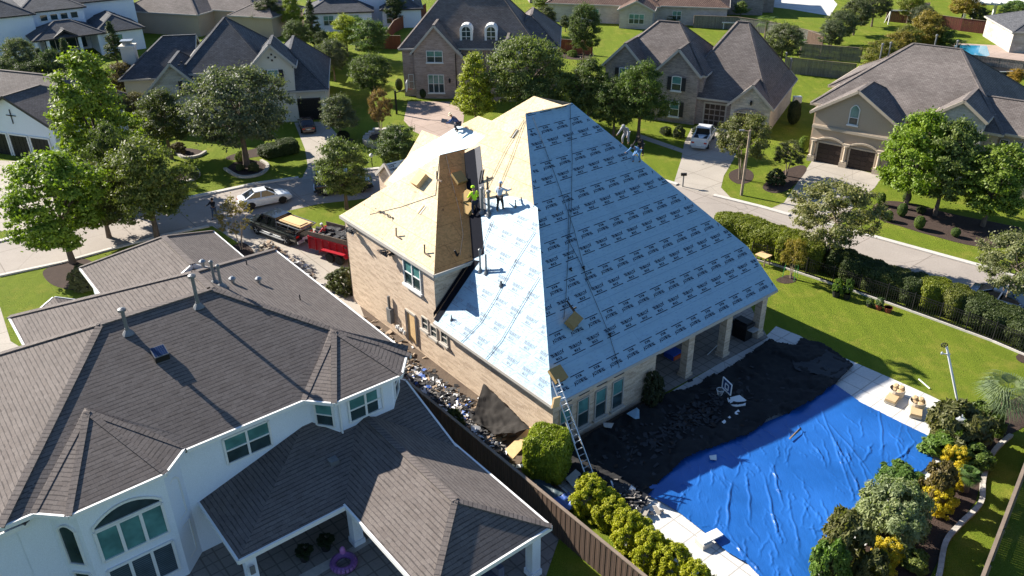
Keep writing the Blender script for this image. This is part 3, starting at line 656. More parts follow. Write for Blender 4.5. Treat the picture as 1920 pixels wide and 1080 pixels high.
def quad(x0, x1, y0, y1): return ((x0+x1)/2, (y0+y1)/2, [(x0, y0), (x1, y0), (x1, y1), (x0, y1)], [(0, 1, 2, 3)])
bar_ = [quad(-.46+.23*k, -.46+.23*(k+1), -.268, -.222) for k in range(4)]
logo = [(.44, .16, [(.37, .07), (.41, .11), (.43, .05), (.455, .12), (.45, .19), (.50, .24), (.49, .31), (.455, .25), (.41, .20), (.385, .15)], [tuple(range(10))])]
fine_ = [quad(-.34, -.16, -.43, -.40), quad(.20, .38, -.39, -.365), quad(-.05, .12, -.52, -.50), quad(.30, .42, -.50, -.48), quad(-.5, -.38, .36, .38), quad(.0, .16, .40, .425), quad(-.25, -.05, .28, .30), quad(.34, .5, .48, .5), quad(-.45, -.3, -.62, -.60)]
def lettering(poly2, T, rows, step, flipx=1, ink='ink', fmat='ink_faint'):
    def inside(x, y):
        r = False; n = len(poly2)
        for i in range(n):
            (xa, ya), (xb, yb) = poly2[i], poly2[(i+1) % n]
            if (ya > y) != (yb > y) and x < (xb-xa)*(y-ya)/(yb-ya)+xa: r = not r
        return r
    xs = [p[0] for p in poly2]; V = []; Fc = []; MI = []
    for cy, inv, ph in rows:
        k = math.floor(min(xs)/step)-1
        while k*step+ph < max(xs)+step:
            cx = k*step+ph; k += 1
            for grp, mi in ((tile+bar_+logo, 0), (fine_, 1)):
                for gx, gy, vs, fs in grp:
                    sg = -1 if inv else 1
                    x = cx+sg*gx*flipx; y = cy+sg*gy
                    if not all(inside(x+dx, y+dy) for dx, dy in ((-.09, -.1), (.09, -.1), (.09, .1), (-.09, .1))): continue
                    i0 = len(V); V += [T(cx+sg*a*flipx, cy+sg*b__) for a, b__ in vs]; Fc += [tuple(i0+i for i in f) for f in fs]; MI += [mi]*len(fs)
    mb = MB(); mb.v = V; mb.f = Fc; mb.m = MI; mb.uv = [[(0, 0)]*len(f) for f in Fc]
    return mb
r2 = math.sqrt(1+.49)
T1 = lambda a, b_: MF.P(-23.36-b_/r2, 21.23+a, 3.3+.7*b_/r2)+n1*.018
poly1 = [(p[1]-21.23, (-23.36-p[0])*r2) for p in S1]
rows1 = []
for k in range(-1, 8): rows1 += [(2.06+2.38*k, False, .61-.33*k), (3.0+2.38*k, True, .07+.29*k)]
lettering(poly1, T1, rows1, 1.235).build('printed_lettering', ('ink', 'ink_faint'), mem1)
s2_ = (12.645-3.3)/(30.73-21.23); q2 = math.sqrt(1+s2_**2)
T2 = lambda a, b_: MF.P(-23.36+a, 21.23+b_/q2, 3.3+b_*s2_/q2)+n2*.018
poly2_ = [(p[0]+23.36, (p[1]-21.23)*q2) for p in S2w]
rows2 = [(.62+1.13*k, False, .4*k) for k in range(0, 9)]
lettering(poly2_, T2, rows2, 1.235).build('printed_lettering', (solid('ink_sunlit', (.22, .27, .33), .8), 'ink_faint'), mem2)  # paler copy of the ink, fading in sun glare put into its colour
# windows of the side wall (faces -v) and the rear wall (faces +u)
exu, eyv = MF.ex, MF.ey
H.win(mp((-36.85, 21.68, 4.3)), exu, 1.75, 1.62, 2, 2, 'glass_teal', 'glass_dark', sill=1, label='upstairs double window over the side yard')
for i, (x, zz, w_, h_) in enumerate(((-35.25, 1.95, .62, .8), (-34.35, 1.85, .62, .75), (-33.3, 1.95, .62, .75))):
    H.win(mp((x, 21.68, zz)), exu, w_, h_, 1, 2, 'glass_dark', 'glass_dark', frame='trim_cream', sill=1)
for i, y in enumerate((22.12, 23.32, 24.56, 25.80)):
    H.win(mp((-23.80, y, .62)), eyv, .78, 1.75, 1, 2, 'glass_teal', 'glass_dark', frame='trim_cream', fw=.06, sill=1)
    v_ = MB(); v_.bar(mp((-23.76, y+.05, 2.72)), mp((-23.76, y+.75, 2.72)), .08, .1); v_.build('soffit_vent', 'trim_dark', H.root)
for y, w_ in ((30.2, 1.2), (32.2, 1.4), (35.6, 1.5)):
    H.win(mp((-28.6, y, .15)), eyv, w_, 2.2, 1, 2, 'glass_dark', 'glass_dark', frame='trim_cream')
dr = MB(); dr.poly([mp(p) for p in ((-36.95, 21.67, .35), (-36.0, 21.67, .35), (-36.0, 21.67, 2.35), (-36.95, 21.67, 2.35))]); dr = dr.build('boarded_door', 'wood_raw', H.root)
f = MB(); [f.bar(mp(a), mp(b_), .12, .1, 0, (0, -1, 0)) for a, b_ in (((-37.0, 21.64, .3), (-37.0, 21.64, 2.45)), ((-35.95, 21.64, .3), (-35.95, 21.64, 2.45)), ((-37.0, 21.64, 2.42), (-35.95, 21.64, 2.42)))]; f.build('door_frame', 'trim_cream', dr)
# small front gable with its own strip of underlayment
FR2 = MF
gz, ge = 7.4, 5.9
pk = G(721, 308, gz); pl_, _, _ = MF.L(pk); kx, ky = MF.L(pk)[:2]
g2 = MB(); hw = 1.35; ze_ = gz-1.15
A_, B_, C_ = mp((kx-hw, ky, ze_)), mp((kx+hw, ky, ze_)), mp((kx, ky, gz)); A2, B2, C2 = mp((kx-hw, ky+4.5, ze_)), mp((kx+hw, ky+4.5, ze_)), mp((kx, ky+4.5, gz))
g2.poly([B_, B2, C2, C_]); g2.poly([A_, C_, C2, A2]); go = g2.build('entry_roof', 'membrane', H.root)
gw = MB(); gw.poly([mp((kx-hw+.15, ky+.15, 0)), mp((kx+hw-.15, ky+.15, 0)), mp((kx+hw-.15, ky+.15, ze_)), mp((kx, ky+.15, gz-.15)), mp((kx-hw+.15, ky+.15, ze_))])
gw.poly([mp((kx+hw-.15, ky+.15, 0)), mp((kx+hw-.15, ky+4.4, 0)), mp((kx+hw-.15, ky+4.4, ze_)), mp((kx+hw-.15, ky+.15, ze_))]); gw.poly([mp((kx-hw+.15, ky+4.4, 0)), mp((kx-hw+.15, ky+.15, 0)), mp((kx-hw+.15, ky+.15, ze_)), mp((kx-hw+.15, ky+4.4, ze_))]); gw.build('entry_gable', 'brick_tan', H.root)
gt = MB(); gt.bar(A_, C_, .12, .2); gt.bar(C_, B_, .12, .2); gt.bar(B_, B2, .1, .15); gt.build('entry_fascia', 'trim_cream', H.root)
T3 = lambda a, b_: B_+(B2-B_).normalized()*a+(C_-B_).normalized()*b_+Vector((0, 0, .02))
lettering([(0, 0), (4.5, 0), (4.5, 1.75), (0, 1.75)], T3, [(.45, False, .1), (1.35, True, .4)], 1.22).build('printed_lettering', ('ink', 'ink_faint'), go)

# ================================================================ neighbour's house, lower left
L = House('white_house', MF.P(-34, 8, 0), 'white stucco two storey house with brown grey shingle roof in the foreground', roof='shingle_near', wall='stucco_white', trim='trim_white')
r0, r1 = (-35.0, 5.25, 8.7), (-35.0, 10.15, 8.7)
e1, e2, e3, e4 = (-28.1, -.72, 5.78), (-28.1, 16.5, 5.78), (-40.8, -.72, 5.78), (-42.9, 16.5, 5.8)
s1 = lambda u_: 8.7-.4232*(u_+35.0)
kr = (-37.2, 10.15, 8.7); e5 = (-44.3, 2.63, 5.78); e6 = (-40.8, 2.63, 5.78)
L.R.poly([mp(p) for p in (e1, e2, r1, r0)])
L.R.poly([mp(p) for p in (e3, e1, r0)])
L.R.poly([mp(p) for p in (e3, r0, r1, (-36, 10.15, 8.2), (-40.8, 10.15, 5.8))], 0, None, False)
L.R.poly([mp(p) for p in (e2, e4, kr, r1)])
L.R.poly([mp(p) for p in (e5, e6, (-38.04, 6.2, 7.18), r1, kr)])
L.R.poly([mp(p) for p in (e4, e5, kr)])
for a, b_ in ((r0, r1), (r0, e1), (r1, e2), (r0, e3), (r1, kr), (kr, e4), (kr, e5)): L.ridge(mp(a), mp(b_), .32)
# bays under the eave
bay1 = [(-28.1, .36), (-27.14, 1.30), (-27.2, 4.80), (-28.25, 5.93)]; ap1 = (-31.05, 3.3, 7.2)
bay2 = [(-28.1, 11.0), (-27.06, 11.92), (-27.0, 15.31), (-28.42, 16.52)]; ap2 = (-30.5, 13.93, 7.0)
for bay, ap in ((bay1, ap1), (bay2, ap2)):
    bp = [(a, b_, 5.79) for a, b_ in bay]; L.R.poly([mp(p) for p in (bp[0], bp[1], ap)]); L.R.poly([mp(p) for p in (bp[1], bp[2], ap)]); L.R.poly([mp(p) for p in (bp[2], bp[3], ap)])
    tb = (ap[0]-.35, ap[1], ap[2]+.0)
    L.R.poly([mp(p) for p in (bp[0], ap, tb, (-28.6, bp[0][1]-.3, s1(-28.6)))], 0, None, False); L.R.poly([mp(p) for p in (bp[3], (-28.6, bp[3][1]+.2, s1(-28.6)), tb, ap)], 0, None, False)
    for q in bp: L.ridge(mp(q), mp(ap), .26)
    for a, b_ in zip(bp, bp[1:]): L.band(mp(a), mp(b_), .16)
for a, b_ in ((e1, (-28.1, .36, 5.78)), ((-28.1, 5.93, 5.78), (-28.1, 11.0, 5.78)), (e2, e4), (e3, e1), (e3, e6), (e5, e6)): L.band(mp(a), mp(b_), .18)
# walls
P_ = [(-28.55, -.3), (-28.5, .75), (-27.66, 1.55), (-27.66, 4.75), (-28.5, 5.6), (-28.5, 11.4), (-27.5, 12.2), (-27.45, 15.0), (-28.6, 16.1), (-42.5, 16.1), (-42.5, 3.0), (-40.4, 3.0), (-40.4, -.3)]
for a, b_ in zip(P_, P_[1:]+P_[:1]): L.W.poly([mp((a[0], a[1], 0)), mp((b_[0], b_[1], 0)), mp((b_[0], b_[1], 5.7)), mp((a[0], a[1], 5.7))])
L.R.poly([mp((a, b_, 5.6)) for a, b_ in ((-28.15, -.6), (-40.7, -.6), (-42.8, 16.4), (-28.15, 16.4))])
for bay in (bay1, bay2): L.T.poly([mp((a, b_, 5.66)) for a, b_ in bay[::-1]])
# front wing and small entry gables
L.block(MF, -50.8, -42.0, 7.35, 15.6, 4.5, .56, 'x', (1, 0))
L.block(MF, -46.5, -42.9, 3.6, 6.6, 4.3, .55, 'x', (0, 0), walls=True, caps=False)
L.block(MF, -38.5, -28.25, -8.5, .1, 5.4, .4, 'x', (1, 1))
# patio roofs
L.block(MF, -32.7, -24.35, 5.95, 16.38, 2.68, .36, 'y', (1, 0), walls=False, sh=.30, caps=False)
L.block(MF, -28.45, -18.0, 10.6, 16.45, 2.7, .46, 'x', (0, 1), walls=False, sh=.54)
L.done()
for (x, y) in ((-24.75, 6.45), (-18.5, 15.9), (-18.5, 11.1), (-24.75, 11.1)):
    c = MB(); c.box(MF, x-.22, x+.22, y-.22, y+.22, 0, 2.5); c.box(MF, x-.27, x+.27, y-.27, y+.27, 0, .3); c.build('column', 'stucco_white', L.root)
bm_ = MB(); bm_.bar(mp((-24.7, 6.2, 2.42)), mp((-24.7, 11.1, 2.42)), .3, .3); bm_.bar(mp((-18.5, 11.0, 2.42)), mp((-18.5, 16.1, 2.42)), .3, .3); bm_.bar(mp((-24.7, 11.05, 2.42)), mp((-18.5, 11.05, 2.42)), .3, .3); bm_.bar(mp((-28.4, 16.1, 2.42)), mp((-18.5, 16.1, 2.42)), .3, .3); bm_.build('beam', 'trim_white', L.root)
# windows of the neighbour, rear side faces +u
def lw(px, x=-28.5):
    q = [onpl(a, b_, mp((x, 0, 0)), MF.ex) for a, b_ in px]; return [MF.L(p)[1:] for p in q]
L.win(mp((-27.64, 1.93, 2.66)), eyv, 2.5, 1.55, 3, 1, 'glass_teal', 'glass_teal', split=.99, frame='trim_white', fw=.11, label='wide three pane picture window of the left bay')
L.win(mp((-27.64, 1.93, 4.28)), eyv, 2.5, .16, 1, 1, 'glass_dark', 'glass_dark', arch=.55, split=.99, frame='trim_white', fw=.09, label='dark arched light over the picture window')
L.win(mp((-27.64, 1.93, .55)), eyv, 2.5, 1.62, 3, 1, 'glass_blinds', 'glass_blinds', split=.99, frame='trim_white', fw=.11, label='lower bay window with blinds')
d1 = (mp((-27.62, 1.55, 0))-mp((-28.5, .75, 0))).normalized(); d2 = (mp((-28.5, 5.6, 0))-mp((-27.66, 4.6, 0))).normalized()
for z0_, h_, a_ in ((2.75, 1.75, .25), (.6, 1.7, 0)):
    L.win(mp((-28.5, .75, z0_))+d1*.25, d1, .68, h_, 1, 1, 'glass_dark', 'glass_dark', arch=a_, frame='trim_white')
    L.win(mp((-27.66, 4.6, z0_))+d2*.3, d2, .68, h_, 1, 1, 'glass_dark', 'glass_dark', arch=a_, frame='trim_white')
L.win(mp((-28.5, 7.45, 3.92)), eyv, 2.0, 1.33, 2, 2, 'glass_teal', 'glass_dark', fw=.09, frame='trim_white', label='double window between the two bays')
d3 = (mp((-27.5, 12.2, 0))-mp((-28.5, 11.4, 0))).normalized()
L.win(mp((-28.5, 11.4, 4.1))+d3*.24, d3, .85, 1.2, 1, 2, 'glass_teal', 'glass_dark', fw=.08)
L.win(mp((-27.47, 12.75, 4.1)), eyv, 1.7, 1.25, 2, 2, 'glass_teal', 'glass_dark', fw=.09, label='double window of the right bay')
d4 = (mp((-28.6, 16.1, 0))-mp((-27.45, 15.0, 0))).normalized()
L.win(mp((-27.45, 15.0, 4.1))+d4*.35, d4, .8, 1.2, 1, 2, 'glass_dark', 'glass_dark', fw=.08)
for y in (7.2, 9.6): L.win(mp((-28.5, y, .3)), eyv, 1.6, 2.1, 2, 2, 'glass_dark', 'glass_dark')
dp = MB(); dp.tube([mp((-27.42, 12.3, 5.5)), mp((-27.42, 12.3, 3.75)), mp((-27.2, 12.3, 3.6))], .05, 0, 6); dp.build('downpipe', 'trim_white', L.root)
lt = MB(); lt.box(MF, -24.36, -24.30, 6.3, 6.5, 1.7, 2.1); lt.build('wall_lamp', 'galv', L.root)
# things on the neighbour's roof: parts of that house
def sl(u_, v_):   # height of the dark rear slope
    return s1(u_)
def pipe(root, x, y, z, h, r=.085, cap=.17, mat='galv', flash=.28):
    p = MB(); b0 = mp((x, y, z-.05)); p.lathe(b0, [(r, 0), (r, h)], 0, 10); po = p.build('vent_pipe', mat, root)
    c = MB(); c.lathe(b0+Vector((0, 0, h)), [(cap*.7, -.03), (cap, .0), (cap, .1), (cap*.3, .16)], 0, 12); c.build('cap', mat, po)
    f = MB(); f.lathe(b0, [(flash, .0), (r*1.2, .22), (r*1.2, .3)], 0, 10); f.build('flashing', mat, po); return po
def onroof(px, py): return MF.L(onpl(px, py, mp(e1), np.cross(np.array(MF.P(0, 1, 0)), np.array(MF.P(-1, 0, .4232)))))
q = onroof(372, 574); pipe(L.root, q[0], q[1], q[2], 1.55)
q = onroof(240, 624); pipe(L.root, q[0], q[1], q[2], 1.15)
onC = lambda a, b_: MF.L(onpl(a, b_, mp(e2), np.cross(np.array(MF.P(1, 0, 0)), np.array(MF.P(0, -1, .457)))))
for (a, b_, h_) in ((403, 530, 1.1), (415, 536, 1.05)):
    q = onC(a, b_); pipe(L.root, q[0], q[1], q[2], h_, .07, .1)
for a, b_ in ((437, 531), (486, 531), (381, 499)):
    q = onC(a, b_); m_ = MB(); c_ = mp((q[0], q[1], q[2]-.02)); m_.lathe(c_, [(.09, 0), (.09, .22), (.17, .22), (.17, .3), (.06, .4)], 0, 10); m_.build('turbine_vent', 'metal', L.root, smooth=False)
for a, b_ in ((463, 497), (563, 563)):
    q = onC(a, b_); m_ = MB(); c_ = mp((q[0], q[1], q[2]-.02)); m_.lathe(c_, [(.035, 0), (.035, .35)], 0, 6); m_.build('vent_pipe', 'trim_dark', L.root)
q = onroof(301, 668); x_, y_, z_ = q
tr = MF.P(1, 0, -.4232).normalized()
cs = mp((x_, y_, z_)); sp_ = MB()
sp_.hexa([cs+MF.ey*a+tr*b_+Vector((0, 0, c_)) for c_ in (0, .22) for a, b_ in ((-.3, -.3), (.3, -.3), (.3, .3), (-.3, .3))]); so = sp_.build('solar_vent', 'iron', L.root)
sq = MB(); cc = cs+Vector((0, 0, .27)); t2 = MF.P(1, 0, -.35).normalized()
for i in range(6):
    for j in range(6):
        o_ = cc+MF.ey*(-.27+.09*i+.045)+t2*(-.27+.09*j+.045); sq.poly([o_+MF.ey*a*.04+t2*b_*.04+Vector((0, 0, .012)) for a, b_ in ((-1, 1), (1, 1), (1, -1), (-1, -1))], 1)
sq.hexa([cc+MF.ey*a*.30+t2*b_*.30+Vector((0, 0, c_)) for c_ in (-.03, .005) for a, b_ in ((-1, 1), (1, 1), (1, -1), (-1, -1))][::1]); sq.build('solar_panel', (solid('panel_frame', (.12, .13, .15), .4), solid('panel_cell', (.01, .025, .08), .15)), so)
q = MF.L(onpl(625, 865, mp((-24.35, 0, 2.68)), np.cross(np.array(MF.P(0, 1, 0)), np.array(MF.P(-1, 0, .36))))); m_ = MB(); m_.box(MF, q[0]-.2, q[0]+.2, q[1]-.2, q[1]+.2, q[2]-.08, q[2]+.12); m_.build('roof_vent', 'galv', L.root)
# ================================================================ houses across the street
def spans(fr, x0, x1, y): return fr.P(x0, y, 0)
# --- tan stucco house with two garage doors
b1 = Fr(-38, (28.4, 74.4))
B = House('stucco_house', b1.P(3.4, 4, 0), 'tan stucco house with twin brown garage doors under a gable', roof='shingle_brown', wall='stucco_tan', trim='trim_tan')
B.block(b1, -.45, 7.45, -.45, 7.5, 4.70, .645, 'y', (0, 1), ov=.42)
B.block(b1, -1.2, 15.2, 1.65, 17.5, 4.9, .62, 'x', (1, 1), ov=.4, sh=.8)
B.block(b1, -2.2, 7.0, 9.5, 19.5, 4.7, .6, 'x', (1, 1), ov=.4)
B.block(b1, 9.6, 13.9, .9, 7.0, 5.9, .72, 'y', (0, 0), ov=.2, wall='stone')
B.block(b1, 12.4, 19.5, 2.2, 9.5, 4.9, .55, 'x', (0, 1), ov=.35)
B.block(b1, 12.4, 19.0, .8, 3.4, 2.6, .35, 'x', (0, 1), ov=.3)
B.done()
Y = .0-.03
t = MB(); t.box(b1, -.12, 7.12, -.22, .0, 3.18, 3.42); t.box(b1, -.08, 7.08, -.16, 0, 3.42, 3.5); t.build('belt_cornice', 'trim_tan', B.root)
for x, w_ in ((.70, 2.2), (3.66, 2.25)):
    B.garage(b1.P(x, Y, 0), b1.ex, w_, 1.85, 'door_brown', 'trim_tan')
    a_ = MB(); K = 10
    for k in range(K):
        f0, f1 = k/K, (k+1)/K; zz = lambda f: 2.05+.42*(1-(2*f-1)**2)
        a_.bar(b1.P(x-.2+(w_+.4)*f0, -.1, zz(f0)), b1.P(x-.2+(w_+.4)*f1, -.1, zz(f1)), .22, .16)
    a_.build('arch_trim', 'trim_tan', B.root)
for x in (.28, 3.28, 6.3):
    c = MB(); c.box(b1, x-.34, x+.34, -.42, .02, 0, .42); c.box(b1, x-.3, x+.3, -.38, 0, .42, .55); c.lathe(b1.P(x, -.2, .5), [(.2, 0), (.2, .06), (.16, .12), (.15, 1.3), (.2, 1.4), (.2, 1.5)], 0, 12); c.box(b1, x-.3, x+.3, -.3, 0.01, 1.98, 2.2); c.build('column', 'trim_tan', B.root)
B.win(b1.P(3.02, Y, 4.05), b1.ex, .8, 1.4, 1, 2, 'glass_teal', 'glass_dark', arch=.38, frame='trim_white', sill=1, split=.45, label='arched window in the garage gable')
B.win(b1.P(8.2, 2.02, 3.1), b1.ex, 1.15, 1.35, 2, 1, 'glass_teal', 'glass_dark', frame='trim_cream')
B.win(b1.P(11.3, 1.07, 3.0), b1.ex, .9, 1.1, 1, 2, 'glass_dark', 'glass_dark', arch=.35, frame='trim_dark')
for x in (13.9, 15.0, 16.1): B.win(b1.P(x, 2.5, 3.55), b1.ex, .65, .75, 1, 2, 'glass_dark', 'glass_dark', frame='trim_cream')
def vents(Hh, fr, pts, h=1.1, r=.07):
    for x, y, z in pts:
        p = MB(); p.lathe(fr.P(x, y, z), [(r, 0), (r, h)], 0, 8); p.lathe(fr.P(x, y, z+h), [(r*1.7, -.02), (r*1.9, .1), (.02, .18)], 0, 8); p.build('vent_pipe', 'galv', Hh.root)
vents(B, b1, [(2.2, 9.6, 8.0), (2.9, 9.7, 8.2), (6.4, 11.6, 9.0), (8.2, 12.2, 8.6)], 1.3)
# --- pinkish brick house, centre back
b2 = Fr(-4, (-12.7, 96.8))
B = House('brick_house', b2.P(7, 6, 0), 'rose brick house with steep grey roof and two arched dormers', roof='shingle_brown', wall='brick_red', trim='trim_cream')
B.block(b2, -.35, 16.2, .65, 11.2, 5.72, 1.12, 'x', (1, 1), ov=.4, sh=1.1)
B.block(b2, 1.15, 6.95, -.4, 9.0, 5.35, 1.1, 'y', (0, 1), ov=.35)
B.block(b2, -.4, 5.6, .55, 14.5, 5.7, .8, 'y', (1, 1), ov=.35)
B.block(b2, 10.2, 14.8, -1.3, 8, 4.6, 1.15, 'y', (0, 1), ov=.35)
B.block(b2, 11.4, 18.5, 1.8, 13.8, 5.7, .85, 'y', (1, 1), ov=.35)
fl_ = MB(); q0 = [(6.6, 5.75), (7.2, 5.0), (7.8, 4.35), (8.5, 3.95)]
for (xa, za), (xb, zb) in zip(q0, q0[1:]): fl_.bar(b2.P(xa, -.36, za), b2.P(xb, -.36, zb), .14, .24)
B.done(); fl_.build('swept_trim', 'trim_cream', B.root)
sw = MB()
for (xa, za), (xb, zb) in zip(q0, q0[1:]): sw.poly([b2.P(xa, -.0, za), b2.P(xb, -.0, zb), b2.P(xb, 1.2, zb), b2.P(xa, 1.2, za)]); sw.poly([b2.P(xa, -.03, 0), b2.P(xb, -.03, 0), b2.P(xb, -.03, zb), b2.P(xa, -.03, za)], 1)
sw.build('swept_eave', ('shingle_brown', 'brick_red'), B.root)
B.win(b2.P(3.02, -.06, 4.28), b2.ex, 1.85, 1.3, 2, 2, 'glass_teal', 'glass_dark', sill=1)
B.win(b2.P(3.06, -.06, .72), b2.ex, 1.85, 2.1, 3, 2, 'glass_teal', 'glass_dark', sill=1)
B.win(b2.P(.55, .93, .9), b2.ex, .6, 1.7, 1, 2, 'glass_teal', 'glass_dark')
B.win(b2.P(8.6, .99, 4.2), b2.ex, .85, 1.2, 1, 2, 'glass_teal', 'glass_teal', frame='trim_cream')
for x in (7.55, 10.45):
    d = MB(); y0 = 1.35; w_ = .62
    for s_ in (-1, 1): d.box(b2, x+s_*w_-.13, x+s_*w_+.13, y0, y0+1.6, 6.05, 7.55)
    d.box(b2, x-w_, x+w_, y0, y0+.3, 6.02, 6.22)
    for k in range(8):
        t0, t1 = math.pi*k/8, math.pi*(k+1)/8
        d.hexa([b2.P(x+math.cos(t)*r_, yy, 7.55+math.sin(t)*r_) for yy in (y0, y0+1.4) for t, r_ in ((t0, .5), (t0, .78), (t1, .78), (t1, .5))])
    do = d.build('dormer', 'trim_white', B.root)
    g = MB(); g.poly([b2.P(x-.5, y0+.12, 6.2), b2.P(x+.5, y0+.12, 6.2)]+[b2.P(x+math.cos(math.pi*k/8)*.52, y0+.12, 7.55+math.sin(math.pi*k/8)*.52) for k in range(9)]); g.build('pane', 'glass_dark', do)
    m_ = MB(); m_.bar(b2.P(x, y0+.1, 6.2), b2.P(x, y0+.1, 8.05), .06, .05, 0, (0, 1, 0)); m_.bar(b2.P(x-.5, y0+.1, 6.9), b2.P(x+.5, y0+.1, 6.9), .05, .06); m_.bar(b2.P(x-.5, y0+.1, 7.5), b2.P(x+.5, y0+.1, 7.5), .05, .06); m_.build('glazing_bars', 'trim_white', do)
lm = MB(); lm.lathe(b2.P(5.6, -.15, 1.9), [(.05, 0), (.12, .15), (.12, .4), (.03, .55)], 0, 8); lm.build('wall_lamp', 'iron', B.root)
sh_ = MB(); sh_.tube([b2.P(6.4, -.1, 5.3), b2.P(6.4, -.1, .1)], .06, 0, 6); sh_.build('downpipe', 'door_brown', B.root)
# --- grey brick house with pale stone garage gable
b3 = Fr(-27, (20.3, 85))
B = House('brick_house', b3.P(-2, 5, 0), 'grey brick house with two shuttered gables and pale stone garage gable', roof='shingle_brown', wall='brick_grey', trim='trim_cream')
B.block(b3, -11.4, -6.3, -.4, 5.5, 5.40, 1.0, 'y', (0, 0), ov=.35)
B.block(b3, -5.55, -.4, -.4, 6.5, 5.25, 1.02, 'y', (0, 0), ov=.35)
B.block(b3, -11.6, .0, .3, 9.6, 5.25, .92, 'x', (1, 1), ov=.35)
B.block(b3, -3.4, 6.8, .2, 14.0, 2.95, .98, 'x', (1, 1), ov=.35, sh=1.5)
B.block(b3, 2.6, 7.35, -.4, 13.2, 2.75, .95, 'y', (0, 0), ov=.35, wall='brick_pale')
B.done()
st = MB(); st.poly([b3.P(2.95, -.04, 0), b3.P(7.0, -.04, 0), b3.P(7.0, -.04, 2.85), b3.P(4.98, -.04, 4.75), b3.P(2.95, -.04, 2.85)]); st.build('stone_gable', 'stone', B.root)
B.garage(b3.P(.1, .58, 0), b3.ex, 2.2, 2.35, 'door_brown')
B.garage(b3.P(3.6, -.08, 0), b3.ex, 2.6, 1.95, 'door_brown')
a_ = MB()
for k in range(10):
    zz = lambda f: 2.0+.4*(1-(2*f-1)**2)
    a_.bar(b3.P(3.45+2.9*k/10, -.12, zz(k/10)), b3.P(3.45+2.9*(k+1)/10, -.12, zz((k+1)/10)), .12, .16)
a_.build('arch_trim', 'brick_grey', B.root)
B.win(b3.P(-9.42, -.1, 3.9), b3.ex, .95, 1.35, 1, 2, 'glass_teal', 'glass_dark', shutters=.4, sill=1)
B.win(b3.P(-3.5, -.1, 3.5), b3.ex, 1.0, 1.4, 1, 2, 'glass_teal', 'glass_dark', shutters=.4, sill=1, arch=.1)
B.win(b3.P(-3.5, -.1, .7), b3.ex, 1.0, 1.6, 1, 2, 'glass_teal', 'glass_dark', shutters=.4, sill=1)
lm = MB(); lm.lathe(b3.P(4.98, -.2, 2.9), [(.05, 0), (.12, .15), (.12, .35), (.03, .5)], 0, 8); lm.build('wall_lamp', 'iron', B.root)
vents(B, b3, [(6.5, 8.0, 5.6), (7.0, 8.6, 4.9), (7.2, 7.6, 4.9)], 1.0, .06)
# --- cream house with charcoal roof and the blue green oak
b4 = Fr(10, (-20.5, 88.4))
B = House('stucco_house', b4.P(-9, 6, 0), 'cream house with charcoal roof behind the blue green oak', roof='shingle_dark', wall='stucco_cream', trim='trim_cream')
B.block(b4, -14.6, -5.0, .55, 13.2, 5.6, .78, 'x', (1, 1), ov=.4, sh=.95)
B.block(b4, -7.2, -2.3, -.45, 4.4, 6.05, .98, 'y', (0, 0), ov=.42)
B.block(b4, -6.9, .75, -.1, 15, 3.35, .95, 'y', (1, 1), ov=.4)
B.block(b4, -18.7, -11.2, -.5, 9.0, 3.3, 1.0, 'y', (0, 1), ov=.4, wall='stone')
B.block(b4, -23.0, -14.5, 9.5, 19.0, 3.2, .8, 'x', (1, 0), ov=.4)
B.block(b4, -8.9, -7.1, -.3, 3, 3.6, 1.2, 'y', (0, 1), ov=.2)
B.done()
B.win(b4.P(-5.35, -.09, 4.25), b4.ex, 1.1, 1.5, 1, 2, 'glass_teal', 'glass_teal', shutters=.42)
B.win(b4.P(-14.0, -.16, 3.6), b4.ex, 1.3, 1.5, 2, 2, 'glass_teal', 'glass_dark', shutters=.42, frame='trim_cream')
B.garage(b4.P(-2.8, .26, 0), b4.ex, 2.45, 2.3, 'iron', 'trim_dark')
dm = MB()
for x, z in ((-4.7, 7.35), (-5.05, 7.05), (-4.35, 7.05), (-4.7, 6.75), (-13.8, 7.0), (-14.1, 6.7), (-13.5, 6.7)): dm.box(b4, x-.09, x+.09, -.14, -.05, z-.09, z+.09)
dm.build('vent_brick', 'trim_dark', B.root)
ch = MB(); ch.box(b4, -22.9, -21.4, 12.6, 14.0, 0, 6.3); ch.box(b4, -23.0, -21.3, 12.5, 14.1, 6.1, 6.35); co_ = ch.build('chimney', 'stucco_cream', B.root)
ct = MB(); ct.box(b4, -22.6, -21.7, 12.9, 13.7, 6.35, 6.8); ct.box(b4, -22.8, -21.5, 12.7, 13.9, 6.8, 6.88); ct.build('chimney_cap', 'metal', co_)
# --- white farmhouse style house, top left
b5 = Fr(36, (-70.5, 118))
B = House('white_house', b5.P(6, 8, 0), 'white house with navy black roofs and a covered patio, far left', roof='shingle_dark', wall='stucco_white', trim='trim_dark')
B.block(b5, -14, 4.3, .2, 14, 5.9, .5, 'x', (1, 1), ov=.4)
B.block(b5, 2, 11.2, 1.2, 13, 6.0, .5, 'x', (1, 1), ov=.4)
B.block(b5, 8, 19.0, 4.0, 15, 6.2, .5, 'x', (1, 1), ov=.4)
B.block(b5, 2.4, 12.0, -4.6, 3.0, 3.1, .45, 'x', (1, 1), ov=.35, walls=False)
B.block(b5, 10.5, 17.5, -4.2, 6.5, 3.1, .5, 'y', (1, 1), ov=.35)
B.block(b5, 5.2, 8.2, -4.4, 2.0, 3.2, .6, 'y', (0, 0), ov=.3, walls=False)
B.done()
B.win(b5.P(-2.9, .55, 3.6), b5.ex, .95, 1.6, 1, 2, 'glass_teal', 'glass_dark', frame='trim_white'); B.win(b5.P(-2.9, .55, .6), b5.ex, .95, 1.7, 1, 2, 'glass_teal', 'glass_dark', frame='trim_white')
